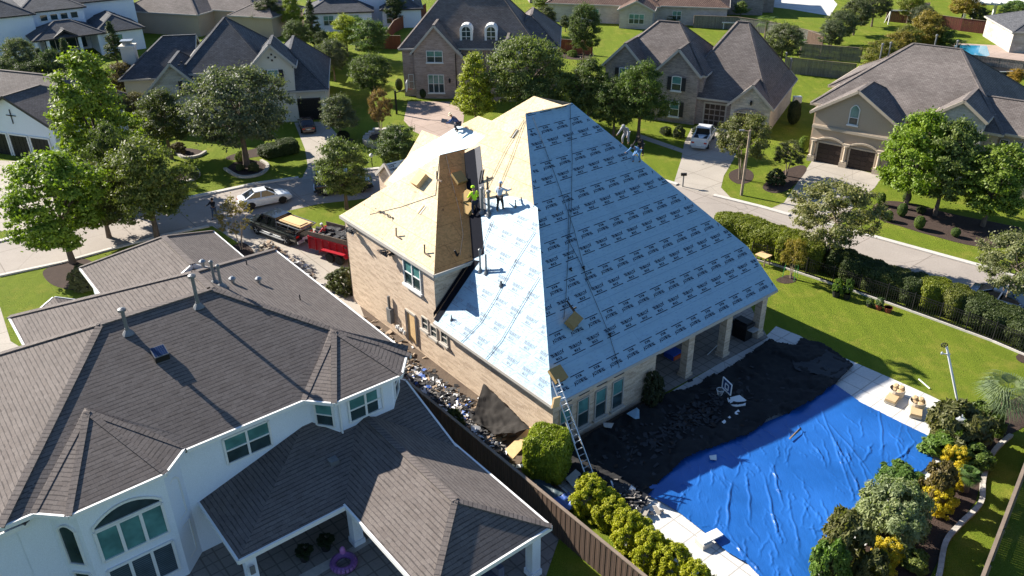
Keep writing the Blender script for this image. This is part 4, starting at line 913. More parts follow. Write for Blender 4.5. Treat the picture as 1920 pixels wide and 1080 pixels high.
for k in range(4): B.win(b5.P(4.9+1.35*k, 1.57, 4.55), b5.ex, .95, .85, 1, 1, 'glass_dark', 'glass_dark', frame='trim_white')
for x in (2.8, 4.3, 8.4, 11.0): 
    c = MB(); c.box(b5, x-.2, x+.2, -4.4, -4.0, 0, 3.0); c.build('column', 'stucco_white', B.root)
B.win(b5.P(4.6, 1.57, .3), b5.ex, 5.6, 2.2, 4, 1, 'glass_dark', 'glass_dark'); B.win(b5.P(12.0, -3.84, .8), b5.ex, 2.2, 1.7, 2, 2, 'glass_teal', 'glass_dark')
# --- white garage house, left edge
b6 = Fr(-20, (-43.6, 75.6))
B = House('white_house', b6.P(-4, 6, 0), 'white house with cross shaped ornament over dark garage doors, left edge', roof='shingle_brown', wall='stucco_white', trim='trim_dark')
b6o = b6
B.block(b6, -9.6, .7, -.5, 9, 3.55, .5, 'y', (0, 1), ov=.45)
B.block(b6, -20, -.4, 2.6, 10.5, 3.9, .62, 'x', (1, 1), ov=.4)
B.block(b6, -18, -9.0, -.2, 9, 2.9, .5, 'x', (1, 1), ov=.4)
B.done()
for x in (-2.9, -5.6, -8.3): B.garage(b6.P(x, -.08, 0), b6.ex, 2.25, 2.15, 'iron', 'trim_white')
o_ = MB(); X0 = -4.55; o_.bar(b6.P(X0, -.12, 3.35), b6.P(X0, -.12, 4.75), .07, .06, 0, (0, -1, 0)); o_.bar(b6.P(X0-.6, -.12, 4.15), b6.P(X0+.6, -.12, 4.15), .06, .07); o_.build('wall_ornament', 'iron', B.root)
# --- further houses along the top
def plainhouse(fr, blocks, label, roof, wall, trim='trim_cream', name='house', wins=(), garages=()):
    x0, x1, y0, y1 = blocks[0][:4]
    B = House(name, fr.P((x0+x1)/2, (y0+y1)/2, 0), label, roof=roof, wall=wall, trim=trim)
    for bl in blocks:
        x0, x1, y0, y1, ze, s_, ax, hp = bl; B.block(fr, x0, x1, y0, y1, ze, s_, ax, hp)
    B.done()
    for x, y, z, w_, h_, n in wins: B.win(fr.P(x, y, z), fr.ex, w_, h_, n, 2, 'glass_teal', 'glass_dark', frame='trim_white')
    return B
def at(px, py, z=0): p = G(px, py, z); return (p.x, p.y)
f7 = Fr(-18, at(318, 66)); plainhouse(f7, [(-9, 6, 0, 16, 3.4, .5, 'y', (1, 1)), (-2, 14, 4, 17, 3.5, .5, 'x', (1, 1)), (10, 18, 2, 12, 3.2, .5, 'x', (1, 1))], 'low beige house with broad brown hip roof behind the charcoal roof', 'shingle_brown', 'stucco_tan')
f8 = Fr(8, at(600, 52)); plainhouse(f8, [(0, 16, 0, 12, 5.6, .5, 'x', (1, 1)), (-2, 9, -4, 5, 3.0, .45, 'x', (1, 1)), (10, 17, -3, 6, 3.0, .5, 'y', (1, 1))], 'white house with black roof at the top behind the dark conical trees', 'shingle_dark', 'stucco_white', 'trim_dark', 'white_house', wins=((1, -3.7, 1, 1.6, 1.5, 2), (11, -2.7, .8, 1.8, 1.6, 2), (5, -3.7, 1, 1.6, 1.5, 2)))
f9 = Fr(-14, at(1066, 42)); plainhouse(f9, [(-4, 15, 0, 11, 3.0, .5, 'x', (1, 1)), (8.5, 14.5, -3.5, 6, 2.9, .5, 'y', (0, 1)), (13, 26, 1, 12, 3.0, .5, 'x', (1, 1))], 'long single storey pale brick house with brown roof, top centre', 'tile_roof', 'brick_pale', 'trim_cream', 'brick_house', wins=((2, .35, .9, 1.0, 1.3, 1), (4, .35, .9, 1.0, 1.3, 1), (10.4, -3.15, .8, 2.4, 1.5, 3), (17, 1.35, .8, 1.4, 1.4, 2)))
f10 = Fr(-12, at(1300, 26)); plainhouse(f10, [(-2, 12, 0, 12, 3.4, .5, 'x', (1, 1)), (9, 14, 3, 15, 5.4, .5, 'y', (1, 1))], 'grey stone house with narrow windows behind the long fence', 'tile_roof', 'brick_grey', 'trim_cream', 'brick_house', wins=((1, .35, 1, .7, 1.7, 1), (3, .35, 1, .7, 1.7, 1), (5, .35, 1, .7, 1.7, 1)))
f11 = Fr(-10, at(1905, 100)); plainhouse(f11, [(-1.2, 14, 0, 12, 2.9, .4, 'x', (1, 1))], 'house corner with grey roof over a stone post, top right edge', 'shingle_dark', 'stone', 'trim_cream', 'stone_house')
f12 = Fr(5, at(930, 8)); plainhouse(f12, [(6, 18, 0, 14, 6.2, .6, 'x', (1, 1)), (14, 20, -4, 8, 6, .7, 'y', (0, 1))], 'dark roofed grey house behind the rose brick house', 'shingle_dark', 'brick_grey', 'trim_cream', 'brick_house')
f13 = Fr(-16, at(1240, 10)); plainhouse(f13, [(-2, 16, 4, 17, 3.2, .5, 'x', (1, 1)), (2, 8, 0, 8, 3.2, .6, 'y', (0, 1))], 'brown tiled house at the top edge beside the grey stone house', 'tile_roof', 'brick_pale')
f14 = Fr(-8, at(1640, -6)); plainhouse(f14, [(0, 30, 4, 18, 5.2, .5, 'x', (1, 1)), (16, 24, 0, 8, 4.4, .5, 'y', (0, 1))], 'dark house in shade behind the golden cypress trees', 'shingle_dark', 'brick_red', 'trim_cream', 'brick_house')
f15 = Fr(4, at(300, 6)); plainhouse(f15, [(-4, 14, 6, 20, 5.0, .5, 'x', (1, 1))], 'brown roofed house at the top left edge', 'shingle_brown', 'stucco_tan')

# ================================================================ fences
def fence(pts, h, mat, label, cap='wood_old', post=2.4, group=None, n_off=0, world=False, loc=None):
    P = [Vector((p[0], p[1], 0)) for p in pts] if world else [G(p[0], p[1], 0) for p in pts]
    r = thing('wooden_fence', (P[0]+P[-1])/2, label, 'fence', group)
    b = MB(); c = MB(); ps = []
    for a, d in zip(P, P[1:]):
        L_ = (d-a).length; e = (d-a)/L_; n = Vector((-e.y, e.x, 0)); k = int(L_/.15); up = Vector((0, 0, 1))
        if L_*pxm((a+d)/2)/post < 2500 and h > 0 and k < 420:
            for i in range(k):
                x0, x1 = L_*(i+.04)/k, L_*(i+.96)/k; o = n*(.012 if i % 2 else -.004); hh = h+rnd.uniform(-.015, .015)
                b.hexa([a+e*x+o+n*y+up*z for z in (0.02, hh) for x, y in ((x0, -.012), (x1, -.012), (x1, .012), (x0, .012))])
        else: b.hexa([a+e*x+n*y+up*z for z in (0.02, h) for x, y in ((0, -.015), (L_, -.015), (L_, .015), (0, .015))])
        c.bar(a+up*(h+.03), d+up*(h+.03), .14, .05); c.bar(a+up*.35+n*.05, d+up*.35+n*.05, .05, .09); c.bar(a+up*(h-.3)+n*.05, d+up*(h-.3)+n*.05, .05, .09)
        m = max(1, int(L_/post))
        for i in range(m+1):
            z = a+e*L_*i/m+n*.09; q = MB(); q.bar(z, z+up*(h-.02), .1, .1); ps.append(q)
    b.build('board_panel', mat, r); c.build('rail', cap, r)
    for q in ps: q.build('post', cap, r)
    return r
def mpx(x, y): p = mp((x, y, 0)); return (p.x, p.y)
fence([mpx(-36.5, 18.03), mpx(-8, 18.03)], 1.9, 'fence_brown', 'brown board fence between the white house and the re-roofed house', world=True, cap='wood_old')
_fa, _fb = G(1920, 877, 1.8), G(1843, 1080, 1.8); _fd = (_fa-_fb).normalized()
fence([(g.x, g.y) for g in (_fa+_fd*5, _fb-_fd*9)], 1.8, 'fence_brown', 'brown board fence at the lower right behind the garden bed', world=True, cap='wood_old')
fence([(1300, 52), (1380, 55), (1440, 64), (1540, 88)], 1.9, 'fence_grey', 'long weathered grey fence behind the grey brick house')
fence([(1500, 108), (1612, 117)], 1.9, 'fence_grey', 'grey fence section in shade beside the strip of lawn', n_off=1)
fence([(1470, 137), (1600, 150)], 2.0, 'fence_grey', 'nearest grey fence section beside the tan stucco house')
fence([(1512, 82), (1540, 93)], 1.9, 'fence_brown', 'short dark brown fence return beside the oaks')
fence([(1780, 126), (1960, 150)], 1.9, 'fence_grey', 'grey fence between the trampoline and the far pool')
fence([(1660, 40), (1720, 46), (1800, 58), (1925, 74)], 1.9, 'fence_red', 'dark red fence beyond the far pool and the white pergola')
fence([(720, 92), (740, 62), (800, 28)], 1.9, 'fence_orange', 'orange brown fence running back beside the rose brick house')
fence([(690, 92), (752, 92)], 1.9, 'fence_orange', 'short orange brown fence left of the rose brick house')
fence([(1010, 96), (1110, 103)], 1.9, 'fence_orange', 'orange brown fence behind the lawn right of the rose brick house')
fence([(232, 58), (262, 74)], 1.6, 'fence_grey', 'pale low fence beside the beige house')
fence([(610, 150), (640, 100)], 1.9, 'fence_brown', 'brown side fence between the charcoal roof house and the small oaks')
# iron railing along the lawn
r = thing('iron_fence', G(1650, 570), 'black iron railing between the back lawn and the long hedge', 'fence')
P = [G(*q) for q in ((1408, 486), (1462, 500), (1560, 533), (1660, 567), (1760, 603), (1860, 640), (2000, 700))]
b = MB(); rb = MB(); bb = MB()
for a, d in zip(P, P[1:]):
    L_ = (d-a).length; e = (d-a)/L_; up = Vector((0, 0, 1)); k = int(L_/.14)
    for i in range(k): z = a+e*L_*i/k; b.bar(z+up*.1, z+up*1.3, .022, .022)
    for hh in (.18, 1.1, 1.28): rb.bar(a+up*hh, d+up*hh, .035, .035)
    for i in range(2): z = a+e*L_*i/2; pb = MB(); pb.bar(z, z+up*1.42, .06, .06); pb.build('post', 'iron', r)
    bb.bar(a+up*.05, d+up*.05, .18, .14)
b.build('baluster', 'iron', r, kind='stuff'); rb.build('rail', 'iron', r); bb.build('footing', 'cement', r)
# ================================================================ vegetation
R_ = np.random.RandomState(11)
from mathutils import noise as MN0
def leaf_mesh(name, pts, nrm, size, asp=1.7, jitter=.35):
    n = len(pts); nrm = nrm/np.maximum(np.linalg.norm(nrm, axis=1)[:, None], 1e-6)
    nn = nrm+R_.normal(0, .55, (n, 3)); nn /= np.linalg.norm(nn, axis=1)[:, None]
    r = R_.normal(0, 1, (n, 3)); t = np.cross(nn, r); t /= np.maximum(np.linalg.norm(t, axis=1)[:, None], 1e-6); b = np.cross(nn, t)
    s = size*(1+R_.uniform(-jitter, jitter, n))[:, None]
    a = t*s*asp/2; c = b*s/2
    V = np.stack([pts-a, pts+c*.9-a*.1, pts+a+nn*s*.15, pts-c*.9-a*.1], 1).reshape(-1, 3)
    me = bpy.data.meshes.new(name); me.vertices.add(n*4); me.vertices.foreach_set('co', V.ravel().astype(np.float32))
    me.loops.add(n*4); me.loops.foreach_set('vertex_index', np.arange(n*4)); me.polygons.add(n)
    me.polygons.foreach_set('loop_start', np.arange(n)*4); me.polygons.foreach_set('loop_total', np.full(n, 4))
    me.materials.append(MT['leaf']); me.update(); me.validate(); return me
def cloud(n, K, env, cl=.2, squash=.75, fill=.25, soft=True):
    """leaf points: K clumps spread through the envelope (unit crown, z 0..1, radius 1), leaves on clump shells"""
    cs = []
    while len(cs) < K:
        z = R_.uniform(0, 1); th = R_.uniform(0, 2*math.pi); rm = env(z, th)
        if rm <= 0: continue
        if R_.uniform() > (rm+.15): continue
        rr = rm*math.sqrt(R_.uniform(fill, 1))
        cs.append((rr*math.cos(th), rr*math.sin(th), z, cl*R_.uniform(.6, 1.35)))
    cs = np.array(cs); w = cs[:, 3]**2; idx = R_.choice(K, n, p=w/w.sum()); c = cs[idx]
    d = R_.normal(0, 1, (n, 3)); d /= np.linalg.norm(d, axis=1)[:, None]
    up = d[:, 2] < -.2; d[up, 2] *= -.5
    rad = c[:, 3:4]*np.clip(np.abs(R_.normal(0, .72, (n, 1)))+.12, 0, 1.9) if soft else c[:, 3:4]*(R_.uniform(.15, 1, (n, 1))**.45)
    return c[:, :3], d*rad, d, cs
def crown_mesh(name, n, K, env, W=2.0, Hh=3.0, leaf=.16, cl=.2, z0=1.6, asp=1.7, fill=.25, soft=True):
    c, d, nrm, cs = cloud(n, K, env, cl, fill=fill, soft=soft)
    P = c*np.array([W, W, Hh])+d*np.array([W, W, W*.85])+np.array([0, 0, z0])
    out = np.column_stack([c[:, 0], c[:, 1], (c[:, 2]-.35)*.8])
    out /= np.maximum(np.linalg.norm(out, axis=1)[:, None], .2)
    me = leaf_mesh(name, P, nrm+out*.5+np.array([0, 0, .35]), leaf, asp)
    return me, cs*np.array([W, W, Hh, W])+np.array([0, 0, z0, 0])
def shell_mesh(name, n, box, Hh, leaf, z0=.06):
    u_ = R_.normal(0, 1, (n, 3)); u_ /= np.linalg.norm(u_, axis=1)[:, None]
    p_ = 5.0 if box else 2.2
    r_ = (np.abs(u_)**p_).sum(1)**(-1/p_)
    P = u_*r_[:, None]; nn = np.sign(P)*np.abs(P)**(p_-1); nn /= np.linalg.norm(nn, axis=1)[:, None]
    lump = np.array([MN0.noise(Vector(q*2.3))*.09+MN0.noise(Vector(q*7))*.06 for q in P])
    P = P*(1+lump+R_.uniform(-.09, .025, n))[:, None]
    P = P*np.array([.93, .93, Hh/2])+np.array([0, 0, z0+Hh/2])
    return leaf_mesh(name, P, nn+np.array([0, 0, .25]), leaf, 1.5)
def trunk_mb(cs, h0, r0, stems=1, bottom=0, spread=.25):
    b = MB(); rr = random.Random(5)
    order = sorted(range(len(cs)), key=lambda i: cs[i][2]); pick = [order[int(len(order)*(k+.5)/12)] for k in range(12)]
    for s in range(stems):
        a = 2*math.pi*s/stems+.4; off = Vector((math.cos(a), math.sin(a), 0))*(spread if stems > 1 else 0)
        top = Vector((off.x*2.2, off.y*2.2, h0)); rt = r0*(.6 if stems > 1 else 1)
        b.tube([off*.35+Vector((0, 0, bottom)), off*.8+Vector((.03, .02, h0*.4)), top], [rt*1.25, rt*.95, rt*.75], 0, 7)
        for i in pick[s::stems]:
            e = Vector(cs[i][:3]); m = top.lerp(e, .5)+Vector((0, 0, .12)); b.tube([top, m, e], [rt*.55, rt*.32, rt*.1], 0, 5)
    return b
ENV = {
 'round': lambda z, t: max(0, 1-((z-.45)/.55)**2)**.5*(1+.12*math.sin(3*t+1)+.08*math.sin(5*t+4*z)),
 'oval': lambda z, t: max(0, 1-((z-.42)/.58)**2)**.6*(1+.22*math.sin(2*t+5*z)+.16*math.sin(5*t+9*z)),
 'cone': lambda z, t: max(0, (1-z)**.75)*min(1, z*7+.35)*(1+.14*math.sin(3*t+9*z)),
 'umbrella': lambda z, t: max(0, 1-((z-.40)/.6)**2)**.45*(1+.15*math.sin(3*t+2)+.1*math.sin(7*t)),
 'spire': lambda z, t: (1-z)**.5*min(1, z*6+.3)*(1+.12*math.sin(4*t+12*z)),
 'box': lambda z, t: (1.0/max(abs(math.cos(t)), abs(math.sin(t))))*.86*(1 if z > .05 else .9),
 'bush': lambda z, t: max(0, 1-max(0, (z-.35)/.65)**2)**.5*(1+.15*math.sin(3*t)),
}
PROTO = {}
def make_proto(key, n, K, env, W, Hh, leaf, cl, z0, bark='bark', r0=.14, stems=1, asp=1.7, trunk=True, fill=.25):
    if trunk and key != 'sparse': n, K, cl, leaf = int(n*2.6), int(K*2.0), cl*.66, leaf*.62
    me, cs = crown_mesh('crown_'+key, n, K, ENV[env], W, Hh, leaf, cl, z0, asp, fill, soft=trunk)
    tb = None
    if trunk:
        b = trunk_mb(cs, z0+Hh*.18, r0, stems); m2 = bpy.data.meshes.new('trunk'); m2.from_pydata([tuple(v) for v in b.v], [], b.f); m2.materials.append(MT[bark]); m2.polygons.foreach_set('use_smooth', [True]*len(m2.polygons)); tb = m2
    PROTO[key] = (me, tb, W, z0+Hh)
make_proto('maple', 13000, 110, 'oval', 2.0, 4.3, .17, .24, 1.3, fill=.12)
make_proto('oak', 15000, 120, 'round', 2.3, 3.2, .12, .22, 1.3)
make_proto('oak2', 12000, 90, 'oval', 2.1, 3.3, .13, .25, 1.4, fill=.1)
make_proto('crape', 9000, 75, 'umbrella', 2.2, 2.4, .13, .20, 1.8, 'bark_pale', .10, 4, fill=.35)
make_proto('sparse', 1900, 70, 'umbrella', 1.6, 2.3, .10, .16, 1.4, 'bark_pale', .07, 4, fill=.2)
make_proto('cone', 11000, 90, 'cone', 1.5, 4.6, .13, .2, .6, r0=.12)
make_proto('spire', 9000, 70, 'spire', 1.2, 4.4, .15, .22, .5, r0=.1)
make_proto('elm', 12000, 100, 'spire', 2.0, 4.6, .16, .20, 1.0, fill=.05)
make_proto('shrub', 20000, 200, 'bush', 1.0, 1.3, .055, .16, .1, trunk=False)
make_proto('tuft', 8000, 60, 'bush', 1.0, 1.1, .06, .24, .05, trunk=False)
make_proto('fine', 22000, 160, 'bush', 1.0, 1.2, .05, .2, .1, trunk=False, asp=2.4, fill=.5)
make_proto('glossy', 7000, 70, 'bush', 1.0, 1.3, .12, .22, .1, trunk=False, asp=2.2)
PROTO['clipped'] = (shell_mesh('foliage_clipped', 26000, True, 1.2, .055), None, 1.0, 1.28); PROTO['ball'] = (shell_mesh('foliage_ball', 14000, False, 1.5, .07), None, 1.0, 1.55)
OBJC = {}
def plant(kind, name, px, py, top, wpx, color, label, cat='tree', group=None, base=None, rot=None, minz=.5, part='crown'):
    """base pixel, top row, crown width in pixels -> real position, height and spread"""
    me, tm, W0, H0 = PROTO[kind]
    b = base if base is not None else G(px, py)
    if part == 'foliage': b = b+Vector((0, .42*wpx/pxm(b), 0)); wpx = wpx*(.93 if kind == 'clipped' else .80)*(1.28 if group == 'shrubs of the pool garden' else 1)
    h = max(minz, vheight(px, py, top, b)); w = wpx/pxm(Vector((b.x, b.y, h*.6)))/2
    t = thing(name, (b.x, b.y, 0), label, cat, group)
    sz, sw = h/H0, w/(W0*1.12); rz = rnd.uniform(0, 6.28) if rot is None else rot
    for m, nm in ((me, part), (tm, 'trunk')):
        if m is None: continue
        o = bpy.data.objects.new(nm, m); COL.objects.link(o); o.parent = t; o.scale = (sw, sw, sz) if nm != 'trunk' else (sw, sw, sz); o.rotation_euler = (0, 0, rz); ORI[o] = ORI[t]
        if nm != 'trunk': o.color = rgba([min(.75, q*m_) for q, m_ in zip(color, (2.4, 2.2, 1.9) if group == 'shrubs of the pool garden' else (1.9, 1.65, 1.7))])
    return t
YG = (.115, .15, .018); GR = (.055, .085, .018); DG = (.028, .045, .016); BG = (.062, .082, .050); OL = (.10, .095, .03); LG = (.15, .19, .025); GOLD = (.20, .15, .02); BR = (.10, .065, .03)
G1 = 'trees of the street'
plant('elm', 'maple_tree', 205, 350, 104, 195, (.10, .15, .02), 'tall yellow green tree left of the charcoal roofed house', group=G1)
plant('oak2', 'oak_tree', 322, 298, 176, 118, (.045, .062, .022), 'dark green tree in front of the stone gable', group=G1)
plant('oak', 'oak_tree', 463, 312, 132, 205, BG, 'broad blue green oak in a ringed bed before the cream house', group=G1)
plant('maple', 'maple_tree', 137, 493, 292, 182, (.09, .145, .015), 'bright green young tree on the lawn left of the grey roof', group=G1)
plant('oak2', 'maple_tree', 296, 452, 270, 178, (.07, .095, .022), 'mid green tree over the street behind the grey roof', group=G1)
plant('oak2', 'oak_tree', 205, 445, 315, 142, (.055, .06, .028), 'olive green tree crowded between two greener trees by the street', group=G1)
plant('oak2', 'oak_tree', 240, 402, 240, 100, (.05, .075, .022), 'green tree behind the two street trees on the left', group=G1)
plant('oak2', 'maple_tree', 650, 392, 266, 118, (.065, .095, .03), 'green tree in the front lawn beside the white sedan', group=G1)
plant('sparse', 'crape_myrtle', 453, 468, 374, 78, (.11, .10, .04), 'thin sparse crape myrtle between the drive and the grey roof', group=G1)
plant('oak2', 'oak_tree', 640, 262, 182, 78, BG, 'small grey green tree right of the cream house drive', group=G1)
plant('oak', 'oak_tree', 700, 187, 104, 86, (.055, .085, .025), 'round green tree left of the rose brick house', group=G1)
plant('crape', 'crape_myrtle', 716, 262, 172, 46, (.12, .085, .04), 'small bronze crape myrtle above the stone planter', group=G1)
plant('oak2', 'oak_tree', 748, 318, 238, 92, (.05, .08, .025), 'bushy green tree behind the small front gable', group=G1)
plant('oak', 'oak_tree', 628, 152, 76, 62, BG, 'grey green tree beside the charcoal roof ridge', group=G1)
plant('cone', 'magnolia_tree', 590, 92, 2, 46, DG, 'dark conical magnolia left of the white house at the top', group=G1)
plant('oak2', 'maple_tree', 652, 106, 30, 62, LG, 'light green tree by the orange fence', group=G1)
plant('oak2', 'maple_tree', 696, 120, 40, 76, (.05, .09, .025), 'green tree before the orange fence left of the rose house', group=G1)
plant('elm', 'elm_tree', 893, 238, 102, 92, LG, 'yellow green tree before the rose brick house door', group=G1)
plant('oak', 'oak_tree', 985, 232, 74, 165, (.07, .10, .03), 'large layered green tree behind the roof peak', group=G1)
plant('oak2', 'oak_tree', 1102, 250, 116, 96, (.045, .07, .02), 'green tree left of the shuttered gables', group=G1)
plant('oak2', 'maple_tree', 1197, 264, 124, 112, (.05, .085, .018), 'green tree in front of the shuttered grey brick house', group=G1)
plant('oak', 'oak_tree', 1093, 122, 10, 66, (.04, .065, .02), 'lone green tree on the lawn behind the rose brick house', group=G1)
plant('oak2', 'oak_tree', 1022, 68, 14, 48, (.045, .06, .028), 'small dark tree beside the rose house roof', group=G1)
plant('crape', 'crape_myrtle', 1388, 336, 222, 108, (.07, .085, .028), 'crape myrtle with pale stems behind the lamp post', group=G1)
plant('crape', 'crape_myrtle', 1474, 330, 268, 62, (.055, .07, .03), 'low dark multi stem tree left of the tan house drive', group=G1)
plant('maple', 'maple_tree', 1696, 392, 216, 132, (.085, .145, .012), 'bright green tree before the tan house', group=G1)
plant('maple', 'maple_tree', 1752, 404, 232, 120, (.07, .105, .03), 'dull green tree before the stone tower', group=G1)
plant('maple', 'maple_tree', 1842, 424, 276, 128, (.08, .13, .018), 'wide green tree at the right edge beside the shrub bed', group=G1)
plant('crape', 'crape_myrtle', 1548, 497, 354, 176, (.095, .11, .045), 'wide crape myrtle rising from the hedge by the street', group=G1)
plant('crape', 'crape_myrtle', 1880, 585, 448, 150, (.085, .105, .05), 'grey green crape myrtle at the right edge of the hedge', group=G1)
plant('crape', 'young_tree', 1482, 522, 452, 52, (.13, .12, .02), 'staked young tree with yellow leaves on the back lawn', group=G1)
for a in ((1462, 128, 46, 80, (.06, .08, .04), 'grey green oak before the long grey fence'), (1572, 84, 22, 66, (.05, .07, .035), 'oak at the start of the oak row by the strip lawn'), (1600, 66, 0, 62, (.045, .06, .03), 'dark oak in the middle of the oak row'),
          (1634, 50, -18, 62, (.05, .065, .035), 'far oak of the oak row'), (1556, 100, 40, 50, (.05, .07, .04), 'nearest low oak of the oak row'), (1895, 54, 2, 60, (.06, .11, .03), 'green tree right of the white pergola'), (1830, 52, 14, 40, (.05, .07, .035), 'small dark tree before the white pergola'),
          (1700, 44, -18, 50, (.10, .13, .02), 'light green tree by the soccer goal'), (1725, 60, 12, 52, (.045, .06, .035), 'dark tree beside the wooden ramp')):
    plant('oak', 'oak_tree', *a, group=G1)
for a in ((1722, 116, 24, 74, (.12, .105, .02), 'golden green cypress beside the far pool'), (1676, 140, 62, 72, (.11, .10, .02), 'golden cypress behind the tan house ridge'), (1640, 156, 78, 76, (.09, .10, .02), 'green gold cypress left of the tan house ridge'), (1800, 50, -30, 58, (.15, .13, .02), 'yellow cypress at the top edge near the pergola'),
          (1690, 124, 50, 60, (.08, .10, .022), 'dark gold cypress behind the strip lawn'), (1758, 118, 54, 56, (.06, .09, .02), 'green shrub tree left of the far pool'), (1898, 164, 130, 32, (.17, .12, .015), 'small golden tree beside the trampoline')):
    plant('oak2', 'cypress_tree', *a, group=G1)
for a in ((52, 165, 74, 66, BG, 'grey green tree before the far left white house'), (95, 182, 92, 48, DG, 'dark magnolia before the far left patio'), (144, 178, 74, 46, DG, 'dark magnolia in the middle before the far left patio'), (222, 122, 42, 46, DG, 'dark magnolia beside the cream chimney'),
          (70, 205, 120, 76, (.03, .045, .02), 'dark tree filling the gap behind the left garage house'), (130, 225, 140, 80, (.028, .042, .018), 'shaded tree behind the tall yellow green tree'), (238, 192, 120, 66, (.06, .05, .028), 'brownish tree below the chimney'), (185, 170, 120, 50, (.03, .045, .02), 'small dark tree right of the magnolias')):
    plant('cone' if 'magnolia' in a[5] else 'oak', 'magnolia_tree' if 'magnolia' in a[5] else 'oak_tree', *a, group=G1)
for a in ((416, 52, 2, 70, BG, 'grey green tree behind the charcoal roof'), (508, 64, -4, 62, (.045, .06, .03), 'dark green tree right of the grey green one at the top'), (552, 66, -8, 44, (.10, .14, .02), 'light green slender tree at the top'), (742, 52, -10, 40, DG, 'dark tree at the top by the orange fence'),
          (610, 130, 60, 40, (.03, .045, .02), 'dark slender tree right of the charcoal roof'), (640, 20, -20, 60, (.06, .09, .03), 'green tree at the top edge beside the road'), (1018, 26, -14, 46, (.08, .12, .03), 'green tree at the top edge right of the rose house'),
          (1060, 60, 30, 26, (.04, .06, .03), 'small tree before the long pale house'), (1388, 34, 4, 30, (.08, .12, .03), 'small bright tree before the grey stone house'), (1262, 44, 24, 44, (.05, .08, .03), 'low green tree in front of the brown tiled house'),
          (1170, 26, 0, 34, (.05, .08, .03), 'green tree beside the long pale house'), (12, 150, 116, 40, (.12, .16, .02), 'yellow green shrub tree at the far left edge')):
    plant('oak2', 'oak_tree', *a, group=G1)
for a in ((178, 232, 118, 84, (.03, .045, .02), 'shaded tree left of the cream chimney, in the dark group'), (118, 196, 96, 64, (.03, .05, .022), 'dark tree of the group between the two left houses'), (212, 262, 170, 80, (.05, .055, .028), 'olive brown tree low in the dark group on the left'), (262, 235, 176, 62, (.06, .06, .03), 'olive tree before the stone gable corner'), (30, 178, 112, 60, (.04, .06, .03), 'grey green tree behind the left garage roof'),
          (560, 100, 40, 54, (.05, .075, .03), 'green tree right of the charcoal roof peak'), (668, 88, 34, 56, (.05, .09, .025), 'round green tree before the white house at the top'), (1010, 250, 150, 90, (.05, .08, .025), 'dark green tree low behind the roof peak'), (1150, 262, 150, 90, (.045, .075, .02), 'dark green tree between the two behind the right hip')):
    plant('oak', 'oak_tree', *a, group=G1)
# far wood along the top, mostly above the frame
for i, x in enumerate(range(-100, 2050, 150)):
    if 250 < x < 1250: continue
    plant('oak', 'oak_tree', x+rnd.uniform(-30, 30), -14+rnd.uniform(-8, 4), -60, 70, (.05, .075, .03), 'dark tree of the row beyond the top edge', group='trees beyond the top edge')
# shrubs in ranks
def shrubs(kind, name, lst, group, cat='shrub'):
    for a in lst: plant(kind, name, *a, cat=cat, group=group, minz=.3, part='foliage')
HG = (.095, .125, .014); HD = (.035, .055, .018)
hl = 'hedge shrub %s along the street'
hed = []
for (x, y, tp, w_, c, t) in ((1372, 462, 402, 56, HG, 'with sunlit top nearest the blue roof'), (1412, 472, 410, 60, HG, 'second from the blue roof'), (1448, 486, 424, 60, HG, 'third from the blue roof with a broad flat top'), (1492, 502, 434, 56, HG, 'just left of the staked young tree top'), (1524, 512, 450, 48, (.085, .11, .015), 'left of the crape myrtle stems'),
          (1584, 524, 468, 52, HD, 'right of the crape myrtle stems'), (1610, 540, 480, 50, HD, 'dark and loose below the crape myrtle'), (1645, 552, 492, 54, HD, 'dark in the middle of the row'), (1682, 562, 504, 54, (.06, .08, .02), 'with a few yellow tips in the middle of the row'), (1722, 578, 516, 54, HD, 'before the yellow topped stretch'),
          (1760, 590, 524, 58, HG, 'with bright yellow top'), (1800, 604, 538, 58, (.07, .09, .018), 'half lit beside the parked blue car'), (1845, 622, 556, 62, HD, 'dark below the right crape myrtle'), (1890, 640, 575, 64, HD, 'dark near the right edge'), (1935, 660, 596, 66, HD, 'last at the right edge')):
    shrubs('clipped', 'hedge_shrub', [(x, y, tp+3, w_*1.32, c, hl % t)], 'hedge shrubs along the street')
shrubs('clipped', 'boxwood_shrub', [(1028, 918, 812, 104, (.12, .165, .016), 'large clipped green boxwood at the foot of the ladder')], None)
for i, (x, y, tp, w_, t) in enumerate(((1112, 985, 902, 92, 'first of the bright row next to the ladder foot'), (1150, 1012, 940, 84, 'second of the bright row'), (1185, 1050, 966, 88, 'third of the bright row'), (1225, 1088, 1002, 90, 'fourth of the bright row by the pool deck'), (1265, 1120, 1030, 90, 'fifth of the bright row at the bottom edge'), (1310, 1160, 1064, 90, 'sixth of the bright row cut by the bottom edge'))):
    shrubs('fine' if 0 else 'shrub', 'hedge_shrub', [(x, y, tp-2, w_*1.2, (.19, .22, .014), 'yellow green shrub, '+t)], 'bright shrubs along the brown fence')
GB = 'shrubs of the pool garden'
shrubs('fine', 'round_shrub', [(1690, 1040, 918, 130, (.095, .12, .075), 'big rounded grey green shrub in the pool garden')], GB)
